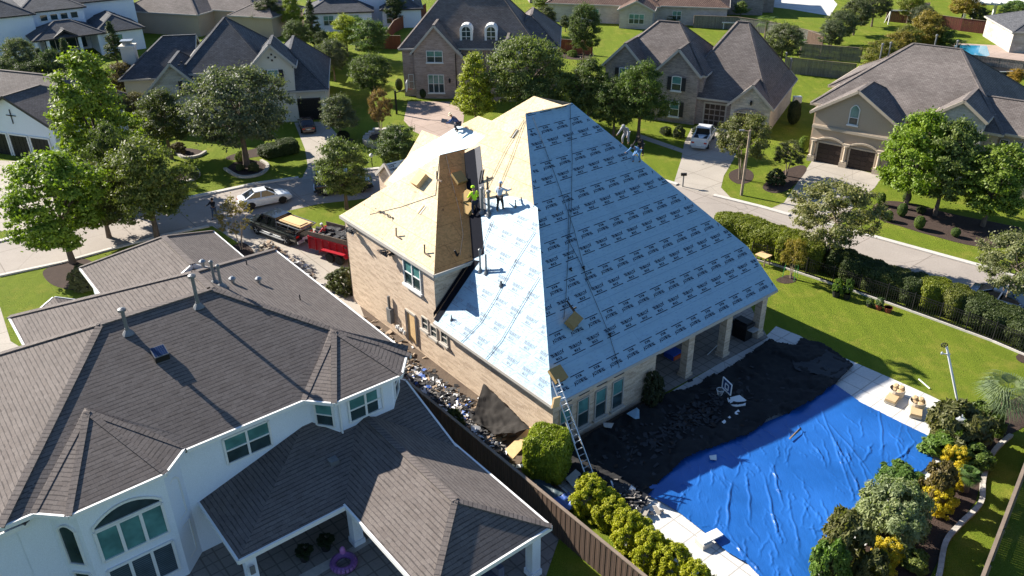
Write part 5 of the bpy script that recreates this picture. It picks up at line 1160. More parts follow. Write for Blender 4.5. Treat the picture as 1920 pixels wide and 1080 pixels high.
shrubs('glossy', 'glossy_shrub', [(1700, 935, 882, 88, (.04, .075, .018), 'low dark glossy shrub between the tarp and the big round shrub'), (1590, 1090, 972, 100, (.055, .06, .028), 'dark bronze green shrub beside the tarp at the bottom'), (1640, 1120, 1040, 60, (.05, .055, .025), 'small dark shrub at the bottom by the yellow bush'),
    (1765, 960, 875, 66, (.06, .05, .022), 'bronze shrub between two yellow bushes'), (1810, 860, 766, 110, (.05, .055, .025), 'tall dark shrub below the palm'), (1860, 820, 760, 70, (.045, .07, .02), 'green shrub beside the palm'), (1790, 872, 820, 90, (.05, .09, .018), 'broad leafy green shrub at the tarp corner'),
    (1560, 1110, 1020, 70, (.05, .09, .02), 'leafy fern like shrub at the bottom beside the tarp'), (1838, 890, 840, 60, (.05, .08, .02), 'green shrub above the stone edging'), (1725, 1080, 1040, 56, (.06, .08, .02), 'small green shrub right of the yellow bush at the bottom')], GB)
shrubs('tuft', 'yellow_bush', [(1800, 885, 840, 48, (.24, .20, .016), 'yellow bush below the leafy shrub'), (1793, 925, 880, 34, (.22, .19, .016), 'small yellow bush under the fan palm'), (1768, 976, 916, 62, (.25, .21, .016), 'bright yellow bush right of the big round shrub'), (1676, 1062, 1012, 60, (.24, .20, .016), 'yellow bush left at the bottom'), (1656, 1100, 1042, 68, (.20, .18, .016), 'yellow bush cut by the bottom edge')], GB)
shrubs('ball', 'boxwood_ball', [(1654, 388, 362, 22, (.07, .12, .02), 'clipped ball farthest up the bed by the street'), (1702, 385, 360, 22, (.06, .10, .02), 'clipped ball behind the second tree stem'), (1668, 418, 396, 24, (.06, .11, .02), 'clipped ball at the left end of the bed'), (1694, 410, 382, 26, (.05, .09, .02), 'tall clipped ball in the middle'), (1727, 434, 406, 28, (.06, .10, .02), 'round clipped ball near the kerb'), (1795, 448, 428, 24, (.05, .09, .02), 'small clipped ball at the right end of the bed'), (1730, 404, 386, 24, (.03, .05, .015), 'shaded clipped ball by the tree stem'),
    (1508, 290, 256, 28, (.07, .12, .015), 'clipped bush at the left of the tan garage'), (1490, 238, 190, 34, (.02, .035, .015), 'dark round bush beside the stone garage'), (793, 186, 166, 18, (.03, .05, .02), 'small dark bush under the rose house window'), (748, 172, 148, 20, (.03, .05, .02), 'dark bush at the rose house corner')], 'clipped balls in the front beds')
GF = 'foundation shrubs'
shrubs('shrub', 'shrub', [(640, 560, 506, 80, (.05, .065, .025), 'dark green shrub against the tan brick wall beside the trailer'), (672, 560, 520, 50, (.045, .05, .025), 'smaller dark shrub along the tan brick wall'), (150, 556, 500, 70, (.075, .085, .04), 'loose green shrub at the corner of the grey roof'), (360, 340, 314, 30, (.06, .085, .04), 'small round shrub within the curved stone edging'), (1458, 352, 318, 46, (.03, .05, .02), 'dark shrub left of the tan house drive'),
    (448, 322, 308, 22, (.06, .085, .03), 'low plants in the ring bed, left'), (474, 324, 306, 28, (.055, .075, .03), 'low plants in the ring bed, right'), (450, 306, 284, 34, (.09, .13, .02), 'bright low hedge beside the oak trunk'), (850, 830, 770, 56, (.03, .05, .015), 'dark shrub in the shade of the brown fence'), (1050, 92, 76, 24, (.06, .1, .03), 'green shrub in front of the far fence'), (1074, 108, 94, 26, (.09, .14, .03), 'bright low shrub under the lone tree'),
    (1225, 770, 700, 60, (.03, .04, .02), 'dark shrub under the eave beside the porch'), (1310, 258, 236, 30, (.03, .05, .02), 'dark bush beside the garage path'), (330, 292, 268, 40, (.07, .06, .035), 'brownish shrub under the dark tree'), (1275, 262, 236, 30, (.03, .045, .02), 'dark low bush before the grey brick wall'), (1250, 256, 238, 30, (.03, .045, .02), 'low dark bush below the shuttered window'), (728, 312, 270, 40, (.05, .085, .025), 'leafy shrub left of the small front gable')], GF)
shrubs('clipped', 'clipped_hedge', [(505, 300, 272, 56, (.03, .05, .014), 'dark clipped hedge before the cream garage, left part'), (535, 294, 262, 50, (.03, .05, .014), 'dark clipped hedge before the cream garage, right part')], 'hedge before the cream house')
shrubs('ball', 'round_bush', [(642, 268, 246, 34, (.012, .02, .01), 'dark round bush in the bed right of the cream drive')], None)
# palms
def palm(name, px, py, top, wpx, col, label, n=46, droop=.55, cat='palm'):
    b = G(px, py); h = vheight(px, py, top); w = wpx/pxm(Vector((b.x, b.y, h)))/2
    t = thing(name, (b.x, b.y, 0), label, cat); f = MB(); c0 = Vector((b.x, b.y, h*.62)); rr = random.Random(3)
    for i in range(n):
        a = rr.uniform(0, 6.28); el = rr.uniform(-.25, 1.35); L_ = w*rr.uniform(.75, 1.05); d = Vector((math.cos(a), math.sin(a), 0)); s = Vector((-d.y, d.x, 0))
        st = [c0+d*(L_*t_*math.cos(el*(1-t_*.3)))+Vector((0, 0, L_*(math.sin(el)*t_-droop*t_*t_))) for t_ in (0, .35, .55, .8, 1)]
        f.tube(st[:2], .012, 0, 4)
        for k in range(-7, 8):
            an = k*.2; dd = (d*math.cos(an)+s*math.sin(an)); L2 = L_*.62*(1-abs(k)*.035); p0 = st[1]; p1 = p0+(st[3]-p0).length*0*dd+dd*L2*.6*math.cos(el*.6)+Vector((0, 0, L2*(.6*math.sin(el)*.6-.05))); p2 = p0+dd*L2*math.cos(el*.4)+Vector((0, 0, L2*(math.sin(el)*.5-droop*.7)))
            q = s*.02
            f.poly([p0, p1-q*1.2, p2, p1+q*1.2])
    o = f.build('fronds', 'leaf', t); o.color = rgba(col)
    tk = MB(); tk.lathe((b.x, b.y, 0), [(.2, 0), (.17, h*.5), (.12, h*.64)], 0, 8); tk.build('trunk', 'bark', t); return t
palm('fan_palm', 1868, 800, 700, 150, (.15, .20, .11), 'silver green fan palm at the end of the pool deck')
palm('fan_palm', 1808, 920, 872, 60, (.08, .14, .03), 'small green fan palm between yellow bushes', n=26)
palm('fan_palm', 1790, 118, 66, 54, (.05, .09, .025), 'small palm left of the far pool', n=26)
palm('fan_palm', 1432, 86, 16, 60, (.08, .13, .03), 'palm beside the grey stone house', n=26)
palm('fan_palm', 1500, 104, 66, 34, (.09, .16, .04), 'bright palm before the grey fence sections', n=22)
# ================================================================ vehicles
def wheel_set(root, xs, ys, r, w, mat='rubber', rim='alu'):
    for x in xs:
        for y in ys:
            s_ = 1 if y > 0 else -1
            t = MB(); t.lathe((x, y-s_*w*.9, r), [(r*.7, 0), (r*.95, .0), (r, .03), (r, w-.03), (r*.95, w), (r*.66, w)], 0, 20, (0, s_, 0)); 
            o = t.build('wheel', mat, None); o.parent = root; ORI[o] = Vector((0, 0, 0))
            m = MB(); m.lathe((x, y+s_*.0, r), [(r*.64, -.06), (r*.62, .0), (r*.2, .015)], 0, 14, (0, s_, 0))
            for k in range(5):
                a = 2*math.pi*k/5; m.bar(Vector((x, y+s_*.02, r)), Vector((x+math.cos(a)*r*.6, y+s_*.02, r+math.sin(a)*r*.6)), .05, .03)
            q = m.build('rim', rim, None); q.parent = o
def vehicle(name, label, loc, yaw, paint, stations, Lb, cabin, belt, roof_w=.78, wheels=(.8, 3.7), wr=.34, group='cars and trucks', bed=None, tail=(.5, .02, .02), scale=1, rimmat='alu', wy=.9, extras=None, cat='car'):
    """stations: (x, z_low, z_high, half width) of the lower body, front at large x; cabin: (x, z, half width) outline rear to front"""
    r = thing(name, (0, 0, 0), label, cat, group); ORI[r] = Vector((0, 0, 0))
    def add(mb, nm, m, par=None, **k):
        o = mb.build(nm, m, None, **k); o.parent = par or r; return o
    b = MB(); rings = []
    for x, zl, zh, w in stations:
        h = zh-zl
        prof = [(-w*.90, zl), (-w*.98, zl+h*.18), (-w, zl+h*.5), (-w*.97, zl+h*.82), (-w*.86, zh), (0, zh+.03), (w*.86, zh), (w*.97, zl+h*.82), (w, zl+h*.5), (w*.98, zl+h*.18), (w*.90, zl)]
        rings.append([Vector((x, y, z)) for y, z in prof])
    for a, c in zip(rings, rings[1:]):
        for k in range(len(a)): b.poly([a[k], a[(k+1) % len(a)], c[(k+1) % len(a)], c[k]])
    b.poly(rings[0]); b.poly(rings[-1][::-1]); body = add(b, 'body', paint, smooth=True)
    e = body.modifiers.new('edge', 'EDGE_SPLIT'); e.split_angle = math.radians(38)
    # glasshouse
    g = MB(); rf = MB(); n = len(cabin)
    cb = [(x, z, w) for x, z, w in cabin]     # 4 points: rear base, rear top, front top, front base
    (x0, z0, w0), (x1, z1, w1), (x2, z2, w2), (x3, z3, w3) = cb
    Lf = lambda s: [Vector((x0, s*w0, z0)), Vector((x1, s*w1, z1)), Vector((x2, s*w2, z2)), Vector((x3, s*w3, z3))]
    A, D = Lf(-1), Lf(1)
    g.poly([A[3], A[2], A[1], A[0]]); g.poly(D); g.poly([A[0], A[1], D[1], D[0]]); g.poly([A[2], A[3], D[3], D[2]]); add(g, 'windows', 'glass_car')
    up = Vector((0, 0, .03)); q = .06
    rf.hexa([A[1]+Vector((q, -.0, -.02)), A[2]+Vector((-q, 0, -.02)), D[2]+Vector((-q, 0, -.02)), D[1]+Vector((q, 0, -.02)), A[1]+Vector((q, .05, .05)), A[2]+Vector((-q, .05, .05)), D[2]+Vector((-q, -.05, .05)), D[1]+Vector((q, -.05, .05))])
    for S in (A, D):
        for i, j in ((0, 1), (2, 3)): rf.bar(S[i], S[j], .09, .07)
        m_ = (S[1]+S[2])/2; mb_ = Vector(((x0+x3)/2-.05, S[0].y, z0)); rf.bar(m_, mb_, .09, .05)
    add(rf, 'roof', paint)
    for s in (-1, 1):
        w = stations[0][3]; h = MB(); xr = stations[0][0]; zt = stations[0][2]; h.hexa([Vector((xr-.02+a, s*(w*.62+b_*.3), zt*.74+c_)) for c_ in (0, .16) for a, b_ in ((0, 0), (.12, 0), (.12, 1), (0, 1))] if s > 0 else [Vector((xr-.02+a, s*(w*.62+b_*.3), zt*.74+c_)) for c_ in (0, .16) for a, b_ in ((0, 1), (.12, 1), (.12, 0), (0, 0))]); add(h, 'tail_light', solid('tail_red', (.45, .015, .015), .3))
        w = stations[-1][3]; h = MB(); xr = stations[-1][0]; zt = stations[-1][2]; h.bar(Vector((xr-.08, s*w*.7, zt*.80)), Vector((xr+.02, s*w*.7, zt*.80)), w*.4, .12); add(h, 'headlight', solid('lamp_clear', (.6, .62, .65), .1))
        h = MB(); h.bar(Vector((x3-.25, s*(w3+.08), z3+.08)), Vector((x3-.25, s*(w3+.24), z3+.1)), .1, .14); add(h, 'mirror', paint)
        for xw in wheels:
            K = 10; ar = MB()
            for k in range(K):
                t0, t1 = math.pi*k/K, math.pi*(k+1)/K; R1 = wr*1.22
                ar.poly([Vector((xw, s*(wy+.012), wr)), Vector((xw+math.cos(t0)*R1, s*(wy+.012), wr+math.sin(t0)*R1)), Vector((xw+math.cos(t1)*R1, s*(wy+.012), wr+math.sin(t1)*R1))])
            add(ar, 'wheel_arch', 'iron')
    pl = MB(); xr = stations[0][0]; pl.bar(Vector((xr-.03, -.26, .62)), Vector((xr-.03, .26, .62)), .03, .14); add(pl, 'number_plate', 'trim_white')
    bp = MB(); bp.bar(Vector((stations[0][0]-.02, -stations[0][3]*.9, .45)), Vector((stations[0][0]-.02, stations[0][3]*.9, .45)), .16, .22); bp.bar(Vector((stations[-1][0], -stations[-1][3]*.85, .42)), Vector((stations[-1][0], stations[-1][3]*.85, .42)), .14, .22); add(bp, 'bumper', paint if cat == 'car' else 'alu')
    wheel_set(r, wheels, (-wy, wy), wr, .22, rim=rimmat)
    if bed:
        xa, xb, zb, w = bed
        d = MB(); d.poly([Vector(p) for p in ((xa, -w, zb+.012), (xb, -w, zb+.012), (xb, w, zb+.012), (xa, w, zb+.012))]); add(d, 'bed', 'iron')
        wl = MB(); hz = zb+.10
        for s in (-1, 1): wl.bar((xa, s*(w+.05), hz), (xb, s*(w+.05), hz), .14, .22)
        wl.bar((xa, -w, hz), (xa, w, hz), .09, .22); add(wl, 'bed_rail', paint)
    if extras: extras(r, add)
    r.location = loc; r.rotation_euler = (0, 0, yaw); r.scale = (scale,)*3
    return r
def yawpx(a, b): p, q = G(*a), G(*b); return math.atan2(q.y-p.y, q.x-p.x)
white = solid('car_white', (.62, .64, .66), .25, 0, .5, .6); black = solid('car_black', (.014, .017, .020), .22, 0, .5, .8); darkred = solid('car_dark', (.03, .012, .016), .2, 0, .5, .8); blue_d = solid('car_navy', (.02, .035, .07), .25, 0, .5, .8)
SED = [(0, .38, .86, .72), (.12, .24, .98, .84), (.9, .2, 1.0, .9), (2.2, .2, .95, .9), (3.3, .2, .93, .9), (4.1, .22, .84, .86), (4.5, .28, .72, .76), (4.62, .34, .62, .64)]
CAB = [(.45, .97, .74), (1.35, 1.42, .58), (2.55, 1.43, .58), (3.35, .93, .76)]
p0, p1 = G(470, 396), G(548, 380); yw = math.atan2(p1.y-p0.y, p1.x-p0.x)
def place(base_rear, base_front, Lcar, wy=.9, side=1, sc=None):
    """near-side wheel contact line given -> origin of the vehicle"""
    d = (base_front-base_rear); L_ = d.length; d.normalize(); n = Vector((-d.y, d.x, 0))
    return d, n, L_
d, n, _ = place(G(462, 398), G(551, 381), 4.6)
sc_ = .93
vehicle('sedan', 'white sedan with dark wheels parked at the kerb', tuple(G(462, 396)-d*.35+n*.82), yw, white, SED, 4.62, CAB, .97, wheels=(.85, 3.7), wr=.33, rimmat='iron', scale=sc_)
SUV = [(0, .45, 1.05, .84), (.12, .3, 1.12, .95), (.9, .28, 1.14, .97), (2.4, .28, 1.1, .97), (3.7, .28, 1.1, .97), (4.7, .3, 1.04, .93), (4.95, .4, .9, .8)]
CABS = [(.1, 1.12, .86), (.35, 1.72, .72), (3.0, 1.74, .72), (3.85, 1.1, .88)]
d, n, _ = place(G(598, 376), G(700, 366), 5)
vehicle('suv', 'dark sport utility vehicle half hidden by the lawn tree', tuple(G(592, 368)+n*.7), yawpx((600, 376), (700, 366)), black, SUV, 4.95, CABS, 1.1, wheels=(.9, 3.95), wr=.38, wy=.96)
yw2 = yawpx((585, 252), (575, 224))
d = Vector((math.cos(yw2), math.sin(yw2), 0)); vehicle('sedan', 'dark red black sedan parked before the cream house garage', tuple(G(580, 252)), yw2, darkred, SED, 4.62, CAB, .97, wheels=(.85, 3.7), wr=.33, scale=.86)
yw3 = math.atan2(*(lambda q: (q.y, q.x))(G(1575, 0)-G(1575, 0)) ) if 0 else 0
BL = yawpx((1783, 560), (1960, 612)); vehicle('sedan', 'dark blue car behind the hedge at the right edge', tuple(G(1812, 560)), BL, blue_d, SED, 4.62, CAB, .97, wheels=(.85, 3.7), wr=.33)
PK = [(0, .55, 1.12, .84), (.08, .45, 1.18, .94), (1.9, .42, 1.2, .96), (3.6, .42, 1.2, .96), (4.7, .42, 1.2, .96), (5.5, .48, 1.14, .92), (5.75, .55, 1.0, .84)]
PKC = [(2.1, 1.18, .86), (2.2, 1.86, .74), (3.75, 1.88, .74), (4.5, 1.18, .86)]
pr = G(1318, 285); yw4 = yawpx((1307, 287), (1332, 243))
vehicle('pickup_truck', 'white pickup truck with dark bed cover before the grey brick garage', tuple(G(1309, 283)+Vector((0, 0, 0))), yw4, white, PK, 5.75, PKC, 1.2, wheels=(1.15, 4.6), wr=.4, bed=(.12, 2.0, 1.2, .78), wy=.94, scale=.9, cat='pickup')
a_, c_ = G(578, 470), G(497, 440); yw5 = math.atan2(c_.y-a_.y, c_.x-a_.x)
d5 = Vector((math.cos(yw5), math.sin(yw5), 0)); n5 = Vector((-d5.y, d5.x, 0))
def pk_extra(r, add):
    m = MB()
    for y in (-.8, -.1, .8): m.bar((-.5, y, 1.66), (2.1, y, 1.66), .06, .06)
    for x in (-.5, .8, 2.1):
        m.bar((x, -.8, 1.66), (x, .8, 1.66), .06, .06)
        for s in (-.8, .8): m.bar((max(x, .05), s, 1.2), (x, s, 1.66), .05, .05)
    add(m, 'ladder_rack', 'galv')
    b = MB(); b.box(None, -.4, 2.0, -.55, .62, 1.70, 1.78); b.box(None, -.2, 1.9, -.3, .5, 1.79, 1.84); add(b, 'plywood_load', 'wood_raw')
    s = MB(); s.bar((1.3, -.99, .42), (4.1, -.99, .42), .12, .06); s.bar((1.3, .99, .42), (4.1, .99, .42), .12, .06); add(s, 'side_step', 'alu')
vehicle('pickup_truck', 'black pickup truck with a plywood loaded rack towing the red trailer', tuple(G(575, 474)+n5*-.9+d5*1.1), yw5, black, PK, 5.75, PKC, 1.2, wheels=(1.15, 4.55), wr=.42, bed=(.12, 2.0, 1.2, .78), wy=.94, scale=1.0, extras=pk_extra, cat='pickup')
# red dump trailer
tr_ = thing('dump_trailer', (0, 0, 0), 'red dump trailer piled with black shingle waste beside the tan brick wall', 'trailer'); ORI[tr_] = Vector((0, 0, 0))
red = solid('trailer_red', (.33, .012, .022), .4)
def tadd(mb, nm, m, par=None, **k): o = mb.build(nm, m, None, **k); o.parent = par or tr_; return o
m = MB(); m.box(None, -4.6, 0, -1.0, 1.0, .62, .72); tadd(m, 'floor', red)
for s in (-1, 1):
    m = MB(); m.box(None, -4.6, 0, s*1.0-.03, s*1.0+.03, .6, 1.55); m.bar((-4.6, s*1.0, 1.56), (0, s*1.0, 1.56), .12, .1)
    for k in range(8): m.box(None, -4.6+k*.64, -4.52+k*.64, s*1.07-.04, s*1.07+.04, .6, 1.52)
    tadd(m, 'side_panel', red)
    m = MB(); m.box(None, -4.5, -.1, s*1.0-.02, s*1.0+.02, 1.62, 1.98); tadd(m, 'side_board', 'wood_old')
    m = MB(); m.bar((-3.6, s*1.28, .95), (-1.5, s*1.28, .95), .36, .05); m.bar((-3.6, s*1.28, .93), (-3.8, s*1.28, .7), .36, .05); m.bar((-1.5, s*1.28, .93), (-1.3, s*1.28, .7), .36, .05); tadd(m, 'mudguard', red)
m = MB(); m.box(None, -.04, .04, -1.0, 1.0, .6, 1.6); m.box(None, -4.64, -4.56, -1.0, 1.0, .6, 1.55); tadd(m, 'end_gate', red)
m = MB(); m.bar((0, -.6, .55), (1.3, 0, .5), .1, .12); m.bar((0, .6, .55), (1.3, 0, .5), .1, .12); m.bar((.7, 0, .1), (.7, 0, .8), .08); tadd(m, 'drawbar', 'iron')
wheel_set(tr_, (-3.0, -2.1), (-1.3, 1.3), .36, .22, rim='iron')
ld = MB(); rr = random.Random(9)
for i in range(190):
    x, y = rr.uniform(-4.4, -.3), rr.uniform(-.85, .85); z = 1.35+.35*(1-abs(y))+rr.uniform(-.1, .25); a, b_, c_ = [rr.uniform(-.35, .35) for _ in range(3)]
    ex_ = Vector((math.cos(a*4), math.sin(a*4), b_))*rr.uniform(.18, .38); ey_ = Vector((-math.sin(a*4), math.cos(a*4), c_))*rr.uniform(.1, .22); o = Vector((x, y, z))
    ld.hexa([o-ex_-ey_, o+ex_-ey_, o+ex_+ey_, o-ex_+ey_]+[p+Vector((0, 0, .05)) for p in (o-ex_-ey_, o+ex_-ey_, o+ex_+ey_, o-ex_+ey_)])
ld.box(None, -4.5, -.1, -.95, .95, .8, 1.3)
ldo = ld.build('shingle_waste', solid('waste_dark', (.03, .03, .033), .8), None, loc=(0, 0, 0)); setp(ldo, 'black heap of stripped shingles lying in the red trailer', 'roof waste', kind='stuff')
tl = G(590, 487)+n5*-.75-d5*.1
hitch = G(575, 474)+n5*-.9+d5*1.1-d5*1.5
for o in (tr_, ldo): o.location = hitch; o.rotation_euler = (0, 0, yw5+.12)

# ================================================================ people
def person(label, loc, facing, J, cl, hat=None, sc=1.0, hair=(.03, .02, .015)):
    """J: joint positions in the body's own frame (x right, y forward, z up) for a 1.75 m person"""
    t = thing('person', loc, label, 'person', None)
    rot = Matrix.Rotation(facing, 3, 'Z')
    def chain(nm, verts, edges, rad, mat, lv=1):
        me = bpy.data.meshes.new(nm); me.from_pydata([tuple(rot@Vector(v)*sc) for v in verts], edges, []); me.materials.append(mat)
        o = bpy.data.objects.new(nm, me); COL.objects.link(o); o.parent = t
        s = o.modifiers.new('skin', 'SKIN'); s.use_smooth_shade = True
        for i, r_ in enumerate(rad): me.skin_vertices[0].data[i].radius = (r_*sc, r_*sc)
        me.skin_vertices[0].data[0].use_root = True
        q = o.modifiers.new('sub', 'SUBSURF'); q.levels = lv; q.render_levels = lv; return o
    names = ['pel', 'sp', 'ch', 'nk', 'hd', 'ht', 'shl', 'ell', 'wrl', 'hal', 'shr', 'elr', 'wrr', 'har', 'hpl', 'knl', 'anl', 'tol', 'hpr', 'knr', 'anr', 'tor']
    V = [J[k] for k in names]; ix = {k: i for i, k in enumerate(names)}
    E = [('pel', 'sp'), ('sp', 'ch'), ('ch', 'nk'), ('nk', 'hd'), ('hd', 'ht'), ('ch', 'shl'), ('shl', 'ell'), ('ell', 'wrl'), ('wrl', 'hal'), ('ch', 'shr'), ('shr', 'elr'), ('elr', 'wrr'), ('wrr', 'har'), ('pel', 'hpl'), ('hpl', 'knl'), ('knl', 'anl'), ('anl', 'tol'), ('pel', 'hpr'), ('hpr', 'knr'), ('knr', 'anr'), ('anr', 'tor')]
    R = dict(pel=.13, sp=.12, ch=.14, nk=.055, hd=.095, ht=.085, shl=.065, ell=.045, wrl=.032, hal=.035, shr=.065, elr=.045, wrr=.032, har=.035, hpl=.095, knl=.06, anl=.042, tol=.035, hpr=.095, knr=.06, anr=.042, tor=.035)
    chain('body', V, [(ix[a], ix[b]) for a, b in E], [R[k]*.92 for k in names], solid('skin', (.33, .19, .12), .6), 2)
    sk = ['pel', 'sp', 'ch', 'nk', 'shl', 'ell', 'wrl', 'shr', 'elr', 'wrr']; si = {k: i for i, k in enumerate(sk)}
    chain('shirt', [J[k] for k in sk], [(si[a], si[b]) for a, b in (('pel', 'sp'), ('sp', 'ch'), ('ch', 'nk'), ('ch', 'shl'), ('shl', 'ell'), ('ell', 'wrl'), ('ch', 'shr'), ('shr', 'elr'), ('elr', 'wrr'))], [.145, .145, .165, .06, .085, .062, .045, .085, .062, .045], cl[0])
    tk = ['pel', 'hpl', 'knl', 'anl', 'hpr', 'knr', 'anr']; ti = {k: i for i, k in enumerate(tk)}
    chain('trousers', [J[k] for k in tk], [(ti[a], ti[b]) for a, b in (('pel', 'hpl'), ('hpl', 'knl'), ('knl', 'anl'), ('pel', 'hpr'), ('hpr', 'knr'), ('knr', 'anr'))], [.15, .115, .078, .058, .115, .078, .058], cl[1])
    for a, b in (('anl', 'tol'), ('anr', 'tor')):
        A = Vector(J[a])-Vector((0, 0, .04)); B_ = Vector(J[b])+(Vector(J[b])-Vector(J[a]))*.15; chain('boot', [A, (A+B_)/2, B_], [(0, 1), (1, 2)], [.055, .055, .045], solid('boot', (.10, .07, .045), .8))
    H_ = rot@Vector(J['ht'])*sc; up = (rot@(Vector(J['ht'])-Vector(J['nk']))).normalized(); o0 = Vector(loc)
    fw = rot@Vector((0, 1, 0))
    hm = MB()
    if hat:
        hm.lathe(o0+H_+up*.0, [(.20 if hat[1] else .115, .0), (.20 if hat[1] else .12, .015), (.115, .03), (.105, .10), (.04, .13)], 0, 14, up); hm.build('hat', hat[0], t)
    else:
        hm.lathe(o0+H_-up*.09, [(.095, .0), (.112, .06), (.105, .13), (.06, .175)], 0, 12, up); hm.build('hair', solid('hair', hair, .9), t)
    fc = MB(); h = o0+rot@Vector(J['hd'])*sc; rt = rot@Vector((1, 0, 0))
    fc.bar(h+fw*.08+up*.0, h+fw*.125-up*.015, .025, .04); fc.bar(h+fw*.098-rt*.03-up*.055, h+fw*.098+rt*.03-up*.055, .012, .012); fo = fc.build('face', solid('skin', (.33, .19, .12)), t)
    ey = MB()
    for s in (-1, 1): ey.bar(h+fw*.098+rt*s*.032+up*.02, h+fw*.103+rt*s*.032+up*.02, .02, .012)
    ey.build('eyes', 'iron', fo)
    return t
def pose(lean=0, crouch=0, armL=(.0, .0), armR=(.0, .0), step=.0, head=0):
    """simple parametric pose: lean forward (rad), crouch 0..1, arms (raise forward rad, out rad), step (m)"""
    hz = .95-.45*crouch; P = {}
    P['pel'] = (0, -.12*crouch, hz); d = Vector((0, math.sin(lean), math.cos(lean))); b = Vector(P['pel'])
    P['sp'] = tuple(b+d*.20); P['ch'] = tuple(b+d*.42); P['nk'] = tuple(b+d*.56); hd = Vector((0, math.sin(lean+head), math.cos(lean+head)))
    P['hd'] = tuple(b+d*.56+hd*.12); P['ht'] = tuple(b+d*.56+hd*.22)
    for s, k, (rf, ou) in ((-1, 'l', armL), (1, 'r', armR)):
        sh = b+d*.48+Vector((s*.19, 0, 0)); P['sh'+k] = tuple(sh)
        dv = Vector((s*math.sin(ou+.15), math.sin(rf)*math.cos(ou), -math.cos(rf)*math.cos(ou))); e = sh+dv*.29
        dv2 = Vector((s*math.sin(ou*.6), math.sin(rf+.55)*math.cos(ou*.6), -math.cos(rf+.55)*math.cos(ou*.6))); w = e+dv2*.26
        P['el'+k], P['wr'+k], P['ha'+k] = tuple(e), tuple(w), tuple(w+dv2*.1)
        st = s*step; hp = b+Vector((s*.1, 0, -.05)); an = Vector((s*(.13+.04*crouch), st, .09)); kn = (hp+an)/2+Vector((s*.06*crouch, .28*crouch+.03, .1*crouch))
        P['hp'+k], P['kn'+k], P['an'+k], P['to'+k] = tuple(hp), tuple(kn), tuple(an), (an.x, an.y+.16, .05)
    return P
neon = solid('neon_yellow', (.50, .85, .02), .7); jean = solid('jeans_dark', (.02, .025, .04), .9); pale = solid('shirt_pale', (.38, .46, .58), .9); navy = solid('shirt_navy', (.015, .04, .13), .9); greyc = solid('cloth_grey', (.25, .25, .27), .9); blackc = solid('cloth_black', (.015, .015, .018), .9); khaki = solid('cloth_khaki', (.30, .26, .20), .9)
blue_s = solid('shirt_blue', (.10, .22, .42), .9); straw = solid('straw', (.60, .50, .36), .8)
toN = math.atan2(0, 1)   # facing +y, away from the camera
def on1(px, py): return onpl(px, py, mp(C0), n1)+Vector(n1)*.02
def on2(px, py): return onpl(px, py, mp(C0), n2)+Vector(n2)*.02
def onW(px, py): return onpl(px, py, mp(RB), nW)
person('roofer in a neon yellow hooded top sitting astride the black valley', on2(891, 402), .35, pose(.30, .25, (.5, .1), (.4, .15), .12, .2), (neon, jean), hat=(neon, 0))
person('roofer in a pale blue hooded top standing on the white underlayment edge', on2(938, 397), -.5, pose(.12, .08, (.3, .2), (1.0, .45), .12, .1), (pale, blackc), hat=(pale, 0))
person('roofer with straw hat and navy shirt crouched on the far white slope', onW(858, 246), 1.35, pose(.85, .85, (.7, .2), (.7, .2), .1, -.2), (navy, jean), hat=(straw, 1))
def onH(t_): a = mp(K1); b_ = mp(RR); return a.lerp(b_, t_)
person('roofer in grey hooded top uppermost on the right hand hip', on1(1170, 266)+Vector((.15, .3, -.25)), 2.6, pose(.75, .5, (.5, .2), (.6, .2), .12, .2), (greyc, greyc), hat=(greyc, 0))
person('roofer in black clothes between the two others on the right hand hip', on1(1196, 288)+Vector((.2, .4, -.3)), 2.6, pose(.7, .5, (.6, .2), (.6, .2), .12, .1), (blackc, blackc))
person('roofer in light blue top bent over lowest on the right hand hip', on1(1194, 304)+Vector((.0, .0, .0)), 2.4, pose(.95, .5, (.8, .2), (.8, .2), .14, .1), (blue_s, blue_s), hat=(blackc, 0))
person('person in dark shirt and jeans standing in the street with arms raised', tuple(G(404, 410)), 2.9, pose(.0, .0, (1.1, .1), (1.1, .1), .14, -.1), (blackc, solid('jeans_blue', (.04, .07, .13), .9)))
person('person with white hard hat standing in the red trailer on the waste', tuple(ldo.location+Vector((d5.x*-1.0, d5.y*-1.0, .72))), 1.2, pose(.35, .2, (.6, .2), (.6, .2), .1, .2), (red, jean), hat=(solid('hat_white', (.8, .8, .8), .4), 0))
# ================================================================ things on the big roof
def foam(label, P, ex, ey, nz, w, l, h, mat='foamtan', tilt=0):
    b = MB(); P = Vector(P); q = [P+ex*a*w/2+ey*c*l/2+nz*z for z in (0, h) for a, c in ((-1, -1), (1, -1), (1, 1), (-1, 1))]; b.hexa(q)
    o = b.build('foam_pad', mat, None, loc=tuple(P), bevel=.08); return setp(o, label, 'pad', 'foam seat pads on the roof')
def dirs(n, ax): n = Vector(n).normalized(); ex = Vector(ax); ex = (ex-n*ex.dot(n)).normalized(); return ex, n.cross(ex), n
n1v = Vector(n1); n2v = Vector(n2); nwing = (mp(AP)-mp(D0)).cross(mp(E0)-mp(D0)); nwing = nwing.normalized() if nwing.z > 0 else -nwing.normalized()
npu = (mp((-33.5, 24.25, 6.25))-mp(D0)).cross(mp(AP)-mp(D0)); npu = npu.normalized() if npu.z > 0 else -npu.normalized()
def onwing(px, py): return onpl(px, py, mp(D0), nwing)
def onpu(px, py): return onpl(px, py, mp(D0), npu)
ex, ey, nz = dirs(n1v, MF.ey); foam('tan foam pad on the blue slope with a dark harness lying on it', onpl(1072, 606, mp(C0), n1)+nz*.1, (ex+ey*.35).normalized(), nz.cross((ex+ey*.35).normalized()), nz, .85, .6, .3)
